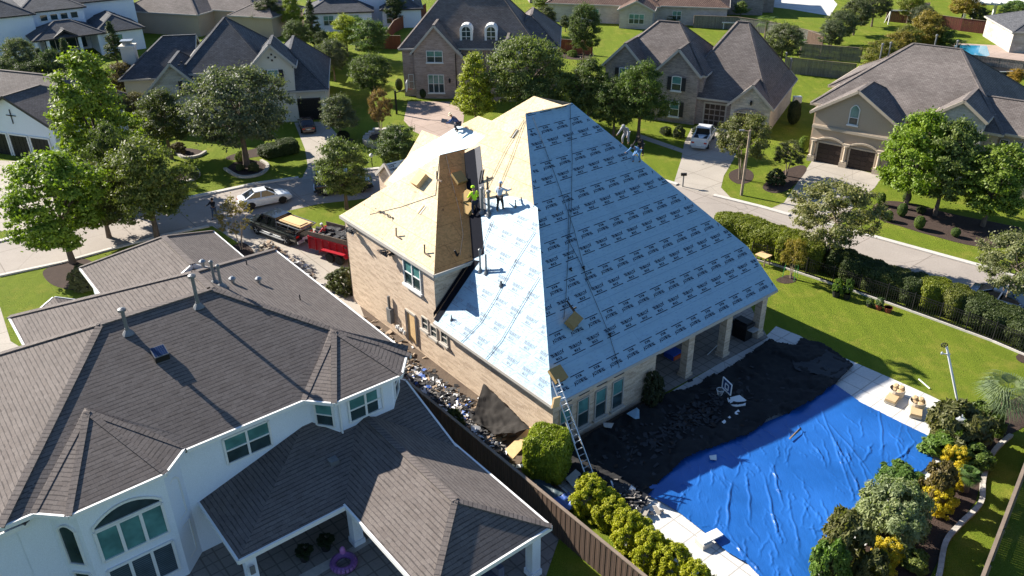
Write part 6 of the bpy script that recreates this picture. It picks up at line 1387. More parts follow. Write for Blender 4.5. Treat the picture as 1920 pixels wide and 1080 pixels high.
foam('tan foam pad at the corner above the ladder head', onpl(1044, 704, mp(C0), n1)+nz*.02, ex, ey, nz, .75, .75, .22)
ex, ey, nz = dirs(nwing, MF.ex); foam('tan foam pad on the sunlit front wing', onwing(790, 340)+nz*.02, ex, ey, nz, .75, .9, .35, 'wood_raw')
ex, ey, nz = dirs(npu, MF.ey); foam('worn tan foam pad on the brown shaded slope', onpu(860, 336)+nz*.02, ex, ey, nz, .7, .8, .22)
ex, ey, nz = dirs(n2v, MF.ex); foam('foam pad under the neon roofer', on2(879, 372)+nz*.05, ex, ey, nz, .7, .8, .22); foam('foam pad just below the neon roofer', on2(881, 393)+nz*.05, ex, ey, nz, .8, .7, .2)
# stubs, vents and tools
def stub(px, py, top, r, plane, label, cap=True, mat='galv', cat='vent', name='roof_vent_pipe'):
    P = plane(px, py); h = max(.2, vheight(px, py, top, P)-P.z); t = MB(); t.lathe(P-Vector((0, 0, .05)), [(r, 0), (r, h)]+([(r*1.7, h-.03), (r*1.9, h+.05), (r*.5, h+.12)] if cap else [(r*.9, h+.02)]), 0, 10)
    f = MB(); f.lathe(P-Vector((0, 0, .06)), [(r*3.2, .0), (r*1.25, .2), (r*1.2, .28)], 0, 10)
    o = thing(name, P, label, cat, 'vent pipes on the stripped roof'); t.build('pipe', mat, o); f.build('flashing', 'galv', o); return o
stub(917, 402, 358, .08, on2, 'dark capped pipe between the two roofers')
stub(905, 398, 352, .07, on2, 'dark capped pipe right beside the neon roofer')
stub(912, 512, 476, .05, on2, 'slim pipe, taller one of the pair low on the white slope', False)
stub(901, 508, 468, .05, on2, 'slim pipe with a pale head left of the pair low on the white slope')
stub(967, 388, 374, .03, on2, 'thin short pipe at the edge of the underlayment right of the pale roofer', False)
stub(940, 535, 526, .05, on2, 'short stub below the pair of slim pipes', False)
stub(847, 600, 590, .03, on2, 'thin stub near the lower left corner of the white slope', False)
for i, (px, py, t_) in enumerate(((820, 337, 'nearest the brown slope, high up'), (744, 443, 'in the middle of the front wing'), (797, 475, 'low near the corner of the front wing'))):
    P = onwing(px, py); b = MB(); ex, ey, nz = dirs(nwing, MF.ex); b.bar(P+nz*.05, P+nz*.05+ex*.5, .06, .08); b.bar(P+nz*.05, P+ey*.0+Vector((0, 0, .55)), .05, .08); b.build('roof_bracket', 'wood_old', None, loc=tuple(P), label='L shaped roof bracket '+t_, cat='bracket', group='roof brackets')
for (px, py, pl_, ex0) in ((963, 250, on2, 0), (790, 393, onwing, 1)):
    P = pl_(px, py); nn = n2v if ex0 == 0 else nwing; ex, ey, nz = dirs(nn, MF.ex); b = MB(); b.poly([P+nz*.02+ex*a*.22+ey*c*.3 for a, c in ((-1, -1), (1, -1), (1, 1), (-1, 1))]); 
    o = b.build('roof_opening', 'iron', H.root); m = MB(); m.bar(P+nz*.035-ey*.3, P+nz*.035+ey*.3, .08, .02); m.build('rafter', 'wood_raw', o)
# plank and post bench beside roofers
P = on2(915, 372); b = MB(); b.bar(P, P+Vector((0, .1, 1.3)), .12, .12); b.bar(P+Vector((0, .1, 1.2)), P+Vector((.35, .2, 1.15)), .06, .06); b.build('timber_post', 'wood_old', None, loc=tuple(P), label='brown upright timber between the roofers', cat='timber')
P = on2(899, 345); b = MB(); b.bar(P, P+Vector((.15, .1, .8)), .06, .06); b.bar(P+Vector((.12, 0, 0)), P+Vector((.3, .15, .85)), .06, .06); b.build('pry_bar', 'iron', None, loc=tuple(P), label='pair of dark bars leaning behind the neon roofer', cat='tool')
# nail guns, sheets of felt hanging off the eave
def heap(name, label, cat, cx, n, sx, sy, sz, mats, size=(.1, .35), seed=1, thin=.03, kind=None, z0=0, ext=(0, 1), gp=None):
    r0 = random.Random(seed); b = MB(); c0 = Vector(cx)
    for i in range(n):
        x, y = r0.gauss(0, .42)*sx, r0.gauss(0, .42)*sy; z = z0+sz*max(0, 1-((x/sx)**2+(y/sy)**2)**.5*.8)*r0.uniform(.3, 1)
        a = r0.uniform(0, 6.28); e1_ = Vector((math.cos(a), math.sin(a), r0.uniform(-.5, .5)))*r0.uniform(*size); e2_ = Vector((-math.sin(a), math.cos(a), r0.uniform(-.5, .5)))*r0.uniform(*size)*.6
        o = c0+MF.ex*x+MF.ey*y+Vector((0, 0, z+.04)); m = r0.randrange(len(mats)) if r0.random() < .55 else 0
        q = [o-e1_-e2_, o+e1_-e2_, o+e1_+e2_, o-e1_+e2_]; b.hexa(q+[p+Vector((0, 0, thin)) for p in q], m)
    o = b.build(name, mats, None, loc=tuple(c0)); return setp(o, label, cat, gp, kind)
dk = solid('waste_dark', (.03, .03, .033)); gw_ = solid('waste_grey', (.20, .18, .16), .9); ww = solid('waste_white', (.6, .6, .6), .8); wb = solid('waste_brown', (.26, .19, .13), .9); bl = solid('tarp_blue_flat', (.03, .09, .32), .6)
heap('felt_scrap', 'ragged dark felt scraps hanging off the eave near the trailer', 'felt scrap', onwing(655, 425), 60, .5, .25, .1, (dk, gw_), (.05, .2), 3, .02, 'stuff', -.35)
heap('felt_scrap', 'ragged dark felt clump hanging off the eave left of the upstairs window', 'felt scrap', onwing(722, 465), 70, .4, .25, .1, (dk, wb), (.05, .2), 4, .02, 'stuff', -.35)
heap('felt_scrap', 'thin line of torn felt left on the sunlit wing decking', 'felt scrap', onwing(722, 402)+nwing*.02, 26, 1.1, .12, .02, (gw_, wb), (.03, .12), 5, .01, 'stuff')
# ropes on the slopes: each rope one thing
def rope(pts, plane_n, fn, label, r=.014):
    P = [fn(*q)+Vector(plane_n)*.05 for q in pts]; b = MB(); b.tube(P, r, 0, 5); b.build('safety_rope', solid('rope_dark', (.03, .04, .05), .8), None, loc=tuple(P[0]), label=label, cat='rope', group='safety ropes on the roof')
rope([(1068, 197), (1072, 300), (1070, 400), (1066, 450), (1060, 560), (1056, 600)], n1, on1, 'rope from the ridge down to the foam pad on the blue slope')
rope([(998, 220), (1040, 330), (1075, 430), (1100, 530), (1140, 625), (1160, 690)], n1, on1, 'long rope slanting from the left apex across the blue slope')
rope([(1066, 370), (1064, 450), (1090, 500), (1110, 545)], n1, on1, 'short rope branching below the middle of the blue slope')
rope([(984, 225), (950, 280), (925, 330), (905, 372)], n2, on2, 'rope from the apex to the neon roofer')
rope([(984, 228), (962, 290), (940, 345)], n2, on2, 'rope from the apex to the pale roofer')
rope([(1003, 436), (968, 490), (930, 560), (902, 605), (866, 642)], n2, on2, 'rope crossing the white slope, left one')
rope([(1012, 520), (975, 580), (940, 640), (912, 674)], n2, on2, 'rope crossing the white slope, right one')
rope([(925, 413), (910, 450), (903, 480)], n2, on2, 'short curved rope below the roofers')
rope([(836, 292), (848, 345), (862, 400), (868, 440), (862, 480)], npu, onpu, 'dark rope down the brown shaded slope')
b = MB(); P = onpu(858, 480); b.bar(P, P+Vector((-.15, 0, .35)), .12, .1); b.bar(P+Vector((0, 0, .05)), P+Vector((.1, -.1, .25)), .05, .05); b.build('nail_gun', 'iron', None, loc=tuple(P), label='nail gun hanging at the eave of the brown slope', cat='tool')
P = on1(1064, 580); b = MB(); b.bar(P+n1v*.35, P+n1v*.4+Vector((.2, -.2, -.3)), .07, .1); b.bar(P+n1v*.35, P+n1v*.35+Vector((-.18, .1, .25)), .05, .08); b.bar(P+n1v*.3+Vector((.1, -.1, -.15)), P+n1v*.38+Vector((.3, .0, -.1)), .05, .08); b.build('harness', 'iron', None, loc=tuple(P), label='dark harness lying on the foam pad of the blue slope', cat='harness')
for (x, y, t_) in ((1141, 628, 'near the bottom of the long rope'), (1092, 503, 'beside the short rope'), (1068, 506, 'on the ridge rope')):
    P = on1(x, y)+n1v*.06; b = MB(); b.bar(P-n1v*.02, P+n1v*.1, .14, .08); b.bar(P, P+Vector((.1, -.05, -.1)), .05, .05); b.build('rope_grab', 'iron', None, loc=tuple(P), label='small dark rope grab '+t_, cat='rope grab', group='rope grabs')
# ================================================================ ladder at the corner
gl = G(1112, 910); gtop = onpl(1046, 700, mp((-23.25, 0, 0)), MF.ex)
la = thing('extension_ladder', gl, 'long aluminium extension ladder leaning on the eave corner', 'ladder')
ft = Vector((gl.x, gl.y, 0)); hd_ = mp((-23.15, 21.75, 3.3)); top_ = ft.lerp(hd_, 1.28); dr_ = (top_-ft); sd = Vector((dr_.y, -dr_.x, 0)).normalized()*.21
rl = MB(); rg = MB(); r2_ = MB()
for s in (-1, 1): rl.bar(ft+sd*s, ft.lerp(top_, .62)+sd*s, .035, .09); r2_.bar(ft.lerp(top_, .40)+sd*s*.86+Vector((0, 0, .07)), top_+sd*s*.86+Vector((0, 0, .07)), .035, .08)
k = int(dr_.length/.30)
for i in range(1, k): 
    p = ft.lerp(top_, i/k)+(Vector((0, 0, .07)) if i/k > .4 else Vector((0, 0, 0))); rg.bar(p-sd*.9, p+sd*.9, .035, .035)
rl.build('rail', 'alu', la); r2_.build('fly_rail', 'alu', la); rg.build('rungs', 'alu', la)
P = hd_+Vector((0, 0, .05)); b = MB(); b.bar(P-sd*2.4, P-sd*2.4+Vector((.1, .1, .5)), .1, .5); b.build('foam_board', 'wood_raw', None, loc=tuple(P), label='tan board held behind the ladder head', cat='board')
# ================================================================ side yard waste
heap('roof_waste', 'heap of torn shingles and felt in the side yard beside the meter', 'roof waste', tuple(mp((-37.5, 19.9, 0))), 1100, 4.2, 1.3, .5, (wb, gw_, dk, dk, ww, gw_), (.04, .24), 11, .03, 'stuff')
heap('roof_waste', 'heap of black, white and blue rubbish in the middle of the side yard', 'roof waste', tuple(mp((-31.0, 19.7, 0))), 1700, 4.2, 1.3, .6, (dk, wb, gw_, ww, dk, gw_, bl, ww), (.03, .22), 12, .02, 'stuff')
heap('roof_waste', 'scattered waste under the black net by the fence', 'roof waste', tuple(mp((-26.8, 19.5, 0))), 420, 2.2, .8, .5, (dk, gw_, wb, ww), (.06, .28), 13, .02, 'stuff')
heap('roof_waste', 'scraps on the drive beside the grey roof gutter', 'roof waste', tuple(G(560, 505)), 160, 3.0, .8, .15, (gw_, ww, wb), (.05, .25), 14, .02, 'stuff')
heap('roof_waste', 'brown scraps heaped beside the black pickup', 'roof waste', tuple(G(505, 468)), 90, 1.3, .6, .5, (wb, gw_, khaki), (.08, .35), 15, .03, 'stuff')
# ---- cloths
def clothgrid(poly, cell, zf, name, mat, label, cat, kind=None, loc=None):
    P = [(p.x, p.y) for p in poly]; xs = [p[0] for p in P]; ys = [p[1] for p in P]
    def ins(x, y):
        r = False
        for i in range(len(P)):
            (xa, ya), (xb, yb) = P[i], P[(i+1) % len(P)]
            if (ya > y) != (yb > y) and x < (xb-xa)*(y-ya)/(yb-ya)+xa: r = not r
        return r
    def snap(x, y):
        bd = 1e9; bp = (x, y)
        for i in range(len(P)):
            (xa, ya), (xb, yb) = P[i], P[(i+1) % len(P)]; dx, dy = xb-xa, yb-ya; t = max(0, min(1, ((x-xa)*dx+(y-ya)*dy)/(dx*dx+dy*dy+1e-9))); q = (xa+dx*t, ya+dy*t); dd = (q[0]-x)**2+(q[1]-y)**2
            if dd < bd: bd = dd; bp = q
        return bp
    nx = int((max(xs)-min(xs))/cell)+1; ny = int((max(ys)-min(ys))/cell)+1; V = {}; vs = []; fs = []
    def vid(i, j):
        if (i, j) not in V:
            x, y = min(xs)+i*cell, min(ys)+j*cell
            if not ins(x, y): x, y = snap(x, y)
            V[(i, j)] = len(vs); vs.append((x, y, zf(x, y)))
        return V[(i, j)]
    for i in range(nx):
        for j in range(ny):
            if ins(min(xs)+(i+.5)*cell, min(ys)+(j+.5)*cell): fs.append((vid(i, j), vid(i+1, j), vid(i+1, j+1), vid(i, j+1)))
    me = bpy.data.meshes.new(name); c0 = Vector(loc or (sum(xs)/len(xs), sum(ys)/len(ys), 0)); me.from_pydata([tuple(Vector(v)-c0) for v in vs], [], fs); me.materials.append(MT[mat] if isinstance(mat, str) else mat)
    me.polygons.foreach_set('use_smooth', [True]*len(me.polygons)); me.update(); o = bpy.data.objects.new(name, me); COL.objects.link(o); o.location = c0; ORI[o] = c0; return setp(o, label, cat, None, kind)
from mathutils import noise as MN
def ridgen(x, y, s, z=0): return 1-abs(MN.noise(Vector((x*s, y*s, z))))*2
def plastic(name, base, rough):
    m, nt, bs = new_mat(name); p = coord(nt, 'Object')
    a = ramp(nt, noise(nt, p, .7, 4), .3, .7); a2 = ramp(nt, noise(nt, p, .22, 3), .35, .65); c = mixc(nt, a, base, tuple(x*.8 for x in base)); c = mixc(nt, a2, c, tuple(x*1.25+.004 for x in base)); nt.links.new(c, bs.inputs['Base Color'])
    bs.inputs['Roughness'].default_value = rough; bs.inputs['Specular IOR Level'].default_value = .5
    mp_ = N(nt, 'ShaderNodeMapping'); mp_.inputs['Rotation'].default_value = (0, 0, -.45); mp_.inputs['Scale'].default_value = (2.6, .55, 1); nt.links.new(p, mp_.inputs[0])
    v = N(nt, 'ShaderNodeTexNoise'); v.inputs['Scale'].default_value = 1.6; v.inputs['Detail'].default_value = 7; v.inputs['Roughness'].default_value = .62; v.inputs['Distortion'].default_value = 2.0; nt.links.new(mp_.outputs[0], v.inputs['Vector'])
    ab = N(nt, 'ShaderNodeMath', operation='SUBTRACT'); nt.links.new(v.outputs[0], ab.inputs[0]); ab.inputs[1].default_value = .5; ab2 = N(nt, 'ShaderNodeMath', operation='ABSOLUTE'); nt.links.new(ab.outputs[0], ab2.inputs[0]); bump(nt, bs, ab2.outputs[0], .25, .10); return m
MT['tarp_blue'] = plastic('tarp_blue', (.010, .085, .31), .30)
MT['tarp_black'] = plastic('tarp_black', (.006, .0055, .006), .95)
tp = [G(*q) for q in ((1202, 929), (1228, 900), (1280, 862), (1330, 838), (1420, 800), (1480, 775), (1563, 722), (1613, 757), (1680, 790), (1747, 823), (1752, 848), (1745, 872), (1722, 892), (1690, 893), (1660, 897), (1650, 927), (1627, 957), (1600, 985), (1590, 1000), (1537, 1027), (1528, 1060), (1518, 1110), (1450, 1112), (1400, 1060), (1362, 1038), (1322, 1003), (1275, 965), (1236, 942))]
fold = [((1535, 760), (1600, 930), .20), ((1550, 790), (1640, 900), .16), ((1445, 870), (1468, 950), .26), ((1430, 890), (1462, 1020), .22), ((1400, 900), (1408, 985), .18), ((1370, 905), (1362, 1000), .30), ((1648, 760), (1655, 868), .14), ((1715, 830), (1660, 890), .22), ((1610, 860), (1625, 912), .1), ((1520, 830), (1545, 870), .14), ((1480, 950), (1500, 1040), .12), ((1505, 935), (1535, 975), .10), ((1350, 1000), (1440, 1090), .18), ((1365, 1000), (1400, 1060), .14), ((1590, 800), (1600, 845), .10), ((1560, 820), (1615, 930), .14), ((1390, 850), (1380, 900), .12), ((1440, 1000), (1460, 1050), .12), ((1680, 820), (1690, 870), .08)]
_fr = random.Random(21)
for _ in range(190):
    px_, py_ = _fr.uniform(1270, 1740), _fr.uniform(770, 1075); a_ = _fr.gauss(1.15, .45); l_ = _fr.uniform(14, 55); fold.append(((px_, py_), (px_+math.cos(a_)*l_, py_+math.sin(a_)*l_), _fr.uniform(.03, .14)))
fold = [(G(*a), G(*b_), min(h*.7, .045+h*.25)) for a, b_, h in fold]
cpool = G(1500, 920)
def ztarp(x, y):
    z = .09+.05*MN.noise(Vector((x*.28, y*.28, 2)))+.012*ridgen(x, y, .6)+.005*ridgen(x+.3*y, y*.35, 2.6, 3)+.003*ridgen(x*1.2, y*.4+.3*x, 6, 7)
    dd = ((x-cpool.x)**2+(y-cpool.y)**2)**.5; z -= .0
    for a, b_, h in fold:
        dx, dy = b_.x-a.x, b_.y-a.y; L2 = dx*dx+dy*dy; t = ((x-a.x)*dx+(y-a.y)*dy)/L2; tc = max(0, min(1, t)); w_ = math.sin(math.pi*max(.02, min(.98, tc)))**.5
        wob = .035*math.sin(t*7+h*90)+.02*math.sin(t*19+h*30); L_ = L2**.5; d_ = (((x-a.x-dx*tc)**2+(y-a.y-dy*tc)**2))**.5+0; sgn = ((x-a.x)*dy-(y-a.y)*dx)/L_
        d_ = abs(sgn-wob) if 0 <= t <= 1 else d_+.1
        if d_ < .3: z += h*w_*math.exp(-(d_/(.026+.22*h))**2)*.55
    return z
clothgrid(tp, .045, ztarp, 'blue_tarp', 'tarp_blue', 'creased bright blue tarpaulin spread over the pool', 'tarpaulin')
bk = [G(*q) for q in ((1062, 905), (1046, 862), (1112, 818), (1172, 780), (1234, 752), (1300, 728), (1352, 702), (1400, 672), (1446, 640), (1490, 655), (1500, 640), (1545, 650), (1600, 690), (1560, 730), (1500, 772), (1450, 788), (1400, 822), (1370, 832), (1325, 850), (1285, 868), (1240, 905), (1215, 935), (1180, 922), (1150, 935), (1110, 925))]
clothgrid(bk, .11, lambda x, y: .09+.11*ridgen(x, y, .9, 5)+.06*ridgen(x, y, 2.7, 9)+.03*ridgen(x, y, 6, 2)+(.12 if MN.noise(Vector((x*.5, y*.5, 4))) > .1 else 0), 'debris_cloth', 'tarp_black', 'black crumpled debris cloth along the rear wall', 'cloth')
for i, (q, t_) in enumerate((([(1500, 640), (1525, 648), (1600, 692), (1570, 718), (1490, 700), (1478, 670)], 'greyer black sheet at the lawn corner of the deck'),)):
    clothgrid([G(*a) for a in q], .12, lambda x, y: .19+.07*ridgen(x, y, 1.4, 8)+.03*ridgen(x, y, 4, 8), 'debris_cloth', plastic('sheet_grey', (.014, .016, .02), .8), t_, 'cloth')
# black net hanging at the side wall, its prop board and the bright sheet
nt_ = thing('debris_net', mp((-26.6, 20.3, 0)), 'black debris net tent hanging against the side wall', 'net')
b = MB(); q = lambda px, py, z: G(px, py, z)
A_ = onpl(907, 719, mp((-28, 21.55, 0)), MF.ey); B__ = G(996, 806, .9); C__ = G(928, 816, .75); D__ = G(884, 786, .6)
import itertools
def bil(a, b_, c, d, s, t): return a.lerp(b_, s).lerp(d.lerp(c, s), t)
K = 30
for i in range(K):
    for j in range(K):
        def pt(i_, j_):
            s, t = i_/K, j_/K; p = bil(A_, B__, C__, D__, s, t); return p+Vector((0, 0, -.35*math.sin(math.pi*s)*math.sin(math.pi*t)+.16*MN.noise(p*1.7)+.08*MN.noise(p*4.5)))
        b.poly([pt(i, j), pt(i+1, j), pt(i+1, j+1), pt(i, j+1)])
b.build('net', solid('net_black', (.035, .032, .03), .9, 0, .1), nt_, smooth=True)
b = MB(); [b.bar(p, Vector((p.x, p.y, 0)), .05) for p in (C__, D__)]; b.build('prop', 'wood_old', nt_)
b = MB(); P = [G(948, 858), G(1003, 806), G(1010, 822), G(960, 878)]; b.hexa([Vector((p.x, p.y, z)) for z in (.5, .54) for p in (P[0], P[3], P[2], P[1])]); b.build('plywood_sheet', 'wood_raw', None, loc=tuple(P[0]), label='sunlit plywood sheet leaning beside the clipped boxwood', cat='board')
b = MB(); b.box(MF, -24.5, -24.15, 21.2, 21.5, .3, 1.0); b.build('utility_box', 'alu', None, loc=tuple(mp((-24.3, 21.4, .6))), label='white utility box on the wall corner above the boxwood', cat='utility box')
b = MB(); b.box(MF, -38.95, -38.5, 21.4, 21.66, .75, 1.75); b.box(MF, -38.8, -38.7, 21.45, 21.6, 1.75, 2.6); b.build('electric_meter', 'galv', None, loc=tuple(mp((-38.7, 21.5, 1.2))), label='grey electric cabinet with conduit on the tan side wall', cat='meter')
b = MB()
for k in range(5): b.lathe(mp((-37.9+.22*k, 21.45, .7+.1*(k % 2))), [(.08, 0), (.1, .1), (.05, .25)], 0, 8)
b.build('gas_meter', 'trim_white', None, loc=tuple(mp((-37.5, 21.5, .6))), label='cluster of small pale gas fittings beside the boarded door', cat='meter')
# ================================================================ pool side
def lounger(px, py, px2, py2, label):
    a, c = G(px, py), G(px2, py2); yaw = math.atan2(c.y-a.y, c.x-a.x); t = thing('sun_lounger', (0, 0, 0), label, 'sun lounger', 'padded loungers on the deck'); ORI[t] = Vector((0, 0, 0))
    def ad(mb, nm, m, **k): o = mb.build(nm, m, None, **k); o.parent = t; return o
    f = MB(); f.box(None, .55, 1.75, -.38, .38, .08, .26); f.lathe((.42, 0, .05), [(.45, 0), (.52, .2), (.55, .45), (.52, .62), (.49, .62), (.5, .4)], 0, 18); ad(f, 'frame', 'wicker')
    s = MB(); s.box(None, .5, 1.78, -.35, .35, .26, .42); ad(s, 'seat', 'cushion', bevel=.05)
    bk_ = MB()
    for ix, iy in itertools.product(range(2), range(2)): 
        bk_.lathe((.12+.28*ix, -.19+.38*iy, .42+.22*(1-ix)), [(.10, -.04), (.2, .0), (.2, .08), (.12, .14)], 0, 12, (.35, 0, 1))
    bk_.hexa([Vector(p) for p in ((.0, -.38, .45), (.55, -.38, .3), (.55, .38, .3), (.0, .38, .45), (.0, -.38, .68), (.55, -.38, .46), (.55, .38, .46), (.0, .38, .68))]); ad(bk_, 'backrest', 'cushion', bevel=.05)
    for x in (.7, 1.65):
        for y in (-.34, .34): l = MB(); l.box(None, x-.03, x+.03, y-.03, y+.03, 0, .1); ad(l, 'leg', 'wicker')
    t.location = a; t.rotation_euler = (0, 0, yaw); t.scale = (.78,)*3; return t
lounger(1683, 738, 1660, 768, 'tan tufted lounger on the deck, the one nearer the house')
lounger(1718, 760, 1714, 800, 'tan tufted lounger on the deck, the one nearer the palm')
um = thing('patio_umbrella', G(1800, 788), 'leaning white mast with a black crank wheel on the pool deck', 'umbrella mast')
ub = G(1802, 786); ut = onpl(1775, 650, (ub.x, ub.y+.9, 0), (0, 1, 0)); b = MB(); b.tube([ub, ut], .06, 0, 10); b.build('mast', 'trim_white', um)
b = MB(); 
for k in range(24):
    a0, a1 = 2*math.pi*k/24, 2*math.pi*(k+1)/24; wc = ut+Vector((-.14, 0, .1)); b.bar(wc+Vector((math.cos(a0)*.17, 0, math.sin(a0)*.12)), wc+Vector((math.cos(a1)*.17, 0, math.sin(a1)*.12)), .035)
for k in range(5): a0 = 2*math.pi*k/5; b.bar(wc, wc+Vector((math.cos(a0)*.16, 0, math.sin(a0)*.11)), .025)
b.build('crank_wheel', 'iron', um)
b = MB(); bh = ub.lerp(ut, .9); b.bar(bh+Vector((-.3, 0, .03)), bh+Vector((.12, 0, -.02)), .05); b.lathe(bh+Vector((-.34, 0, 0)), [(.05, 0), (.06, .08), (.03, .14)], 0, 8); b.build('bracket', 'alu', um)
b = MB(); b.box(None, ub.x-.45, ub.x+.35, ub.y-.25, ub.y+.25, .02, .12); b.build('base', 'alu', um)
b = MB(); P = G(1722, 712), G(1743, 730); b.bar(P[0]+Vector((0, 0, .05)), P[1]+Vector((0, 0, .05)), .05); b.build('white_pipe', 'trim_white', None, loc=tuple(P[0]), label='short white pipe lying where the deck meets the lawn', cat='pipe')
# pool slide board / box at the tarp edge
P = G(1330, 1030); b = MB(); e_ = (G(1350, 1004)-G(1312, 1022)).normalized(); f_ = Vector((-e_.y, e_.x, 0)); c_ = G(1330, 1016)
b.hexa([c_+e_*a*.55+f_*d_*.22+Vector((0, 0, z)) for z in (.28, .36) for a, d_ in ((-1, -1), (1, -1), (1, 1), (-1, 1))]); r_ = thing('diving_board', c_, 'short white board on a concrete block at the tarp edge', 'diving board'); b.build('board', 'trim_white', r_)
b = MB(); c2 = c_-e_*.35; b.hexa([c2+e_*a*.26+f_*d_*.28+Vector((0, 0, z)) for z in (.0, .28) for a, d_ in ((-1, -1), (1, -1), (1, 1), (-1, 1))]); b.build('block', 'cement', r_)
# fallen basketball board
r_ = thing('basketball_hoop', G(1360, 745), 'portable basketball hoop standing in the black debris cloth', 'basketball hoop'); pb_ = G(1370, 760)
b = MB(); fv = Vector((-.25, -.97, 0)); sv = Vector((.97, -.25, 0)); cb_ = onpl(1363, 724, (pb_.x, pb_.y, 0), (0, 1, 0)); 
for a, c in (((-.4, -.3), (.4, -.3)), ((.4, -.3), (.4, .3)), ((.4, .3), (-.4, .3)), ((-.4, .3), (-.4, -.3)), ((-.14, -.18), (.14, -.18)), ((.14, -.18), (.14, .1)), ((-.14, .1), (-.14, -.18)), ((.14, .1), (-.14, .1))): b.bar(cb_+Vector((.35, -.94, 0))*a[0]+Vector((0, 0, a[1]*1.1)), cb_+Vector((.35, -.94, 0))*c[0]+Vector((0, 0, c[1]*1.1)), .05)
b.build('backboard', 'trim_white', r_); b = MB(); b.poly([cb_+Vector((.35, -.94, 0))*a+Vector((.01, 0, c)) for a, c in ((-.38, -.3), (.38, -.3), (.38, .3), (-.38, .3))]); b.build('panel', solid('panel_smoke', (.03, .06, .14), .2), r_)
b = MB(); rc_ = cb_+Vector((-.35, -.1, -.15))
for k in range(14): a0, a1 = 2*math.pi*k/14, 2*math.pi*(k+1)/14; b.bar(rc_+Vector((math.cos(a0)*.2, math.sin(a0)*.2, 0)), rc_+Vector((math.cos(a1)*.2, math.sin(a1)*.2, 0)), .02); b.bar(rc_+Vector((math.cos(a0)*.2, math.sin(a0)*.2, 0)), rc_+Vector((math.cos(a0)*.1, math.sin(a0)*.1, -.35)), .008)
b.build('rim_and_net', 'trim_white', r_); b = MB(); b.tube([Vector((pb_.x, pb_.y, 0)), cb_+Vector((.1, .2, -.2)), cb_], .04, 0, 6); b.build('pole', 'iron', r_)
def scrap(pts, z, mat, name, label, cat, th=.03, gp=None):
    P = [G(*q) for q in pts]; b = MB(); n = len(P); lo = [Vector((p.x, p.y, z+.04*math.sin(i*2.1))) for i, p in enumerate(P)]; hi = [p+Vector((0, 0, th)) for p in lo]; b.cell(hi); 
    for i in range(n): b.poly([lo[i], lo[(i+1) % n], hi[(i+1) % n], hi[i]])
    return setp(b.build(name, mat, None, loc=tuple(P[0])), label, cat, gp)
scrap([(1362, 757), (1385, 752), (1398, 760), (1396, 770), (1378, 773), (1366, 768)], .32, 'trim_white', 'plastic_lid', 'white plastic lid on the black cloth below the hoop', 'lid', .06)
scrap([(1352, 800), (1383, 778), (1387, 782), (1356, 804)], .3, 'trim_white', 'gutter_piece', 'short white gutter piece on the black cloth', 'gutter piece')
scrap([(1174, 786), (1193, 776), (1198, 778), (1198, 795), (1190, 797)], .35, 'membrane', 'membrane_scrap', 'triangular scrap of printed blue underlayment on the black cloth', 'scrap')
scrap([(1329, 861), (1342, 860), (1343, 868), (1331, 868)], .2, 'trim_white', 'paper_scrap', 'white scrap of paper on the shaded blue tarp', 'scrap')
scrap([(1130, 803), (1150, 805), (1146, 812), (1132, 811)], .35, 'cement', 'cloth_scrap', 'grey scrap on the black cloth near the windows', 'scrap')
scrap([(1478, 828), (1500, 808), (1502, 810), (1480, 830)], .2, 'wood_old', 'batten', 'thin batten lying on the blue tarp', 'batten')
scrap([(1060, 905), (1080, 888), (1110, 915), (1085, 935)], .25, 'cement', 'board', 'grey board at the foot of the boxwood', 'board')
clothgrid([G(*q) for q in ((975, 880), (1000, 885), (1040, 925), (1060, 935), (1035, 950), (1010, 940))], .09, lambda x, y: .3+.10*ridgen(x, y, 2.2, 4)+.05*ridgen(x, y, 6, 2), 'tarp_heap', plastic('sheet_teal', (.035, .06, .075), .5), 'crumpled grey blue sheet heaped against the brown fence', 'cloth')
clothgrid([G(*q) for q in ((1035, 948), (1065, 935), (1085, 950), (1070, 968), (1050, 965))], .07, lambda x, y: .3+.12*ridgen(x, y, 3, 4)+.05*ridgen(x, y, 8, 2), 'tarp_heap', plastic('sheet_blue', (.04, .09, .30), .4), 'small crumpled blue sheet beside the bright hedge', 'cloth')
heap('roof_waste', 'dark brown torn felt scattered over the black cloth', 'roof waste', tuple(G(1285, 795)), 420, 1.9, 6.5, .10, (dk, dk, solid('waste_umber', (.035, .024, .018), 1), dk), (.04, .2), 19, .02, 'stuff', .16)
heap('roof_waste', 'dark rubbish between the ladder foot and the tarp corner', 'roof waste', tuple(G(1180, 938)), 110, 1.4, .6, .3, (dk, dk, gw_, ww), (.05, .25), 17, .03, 'stuff', .1)
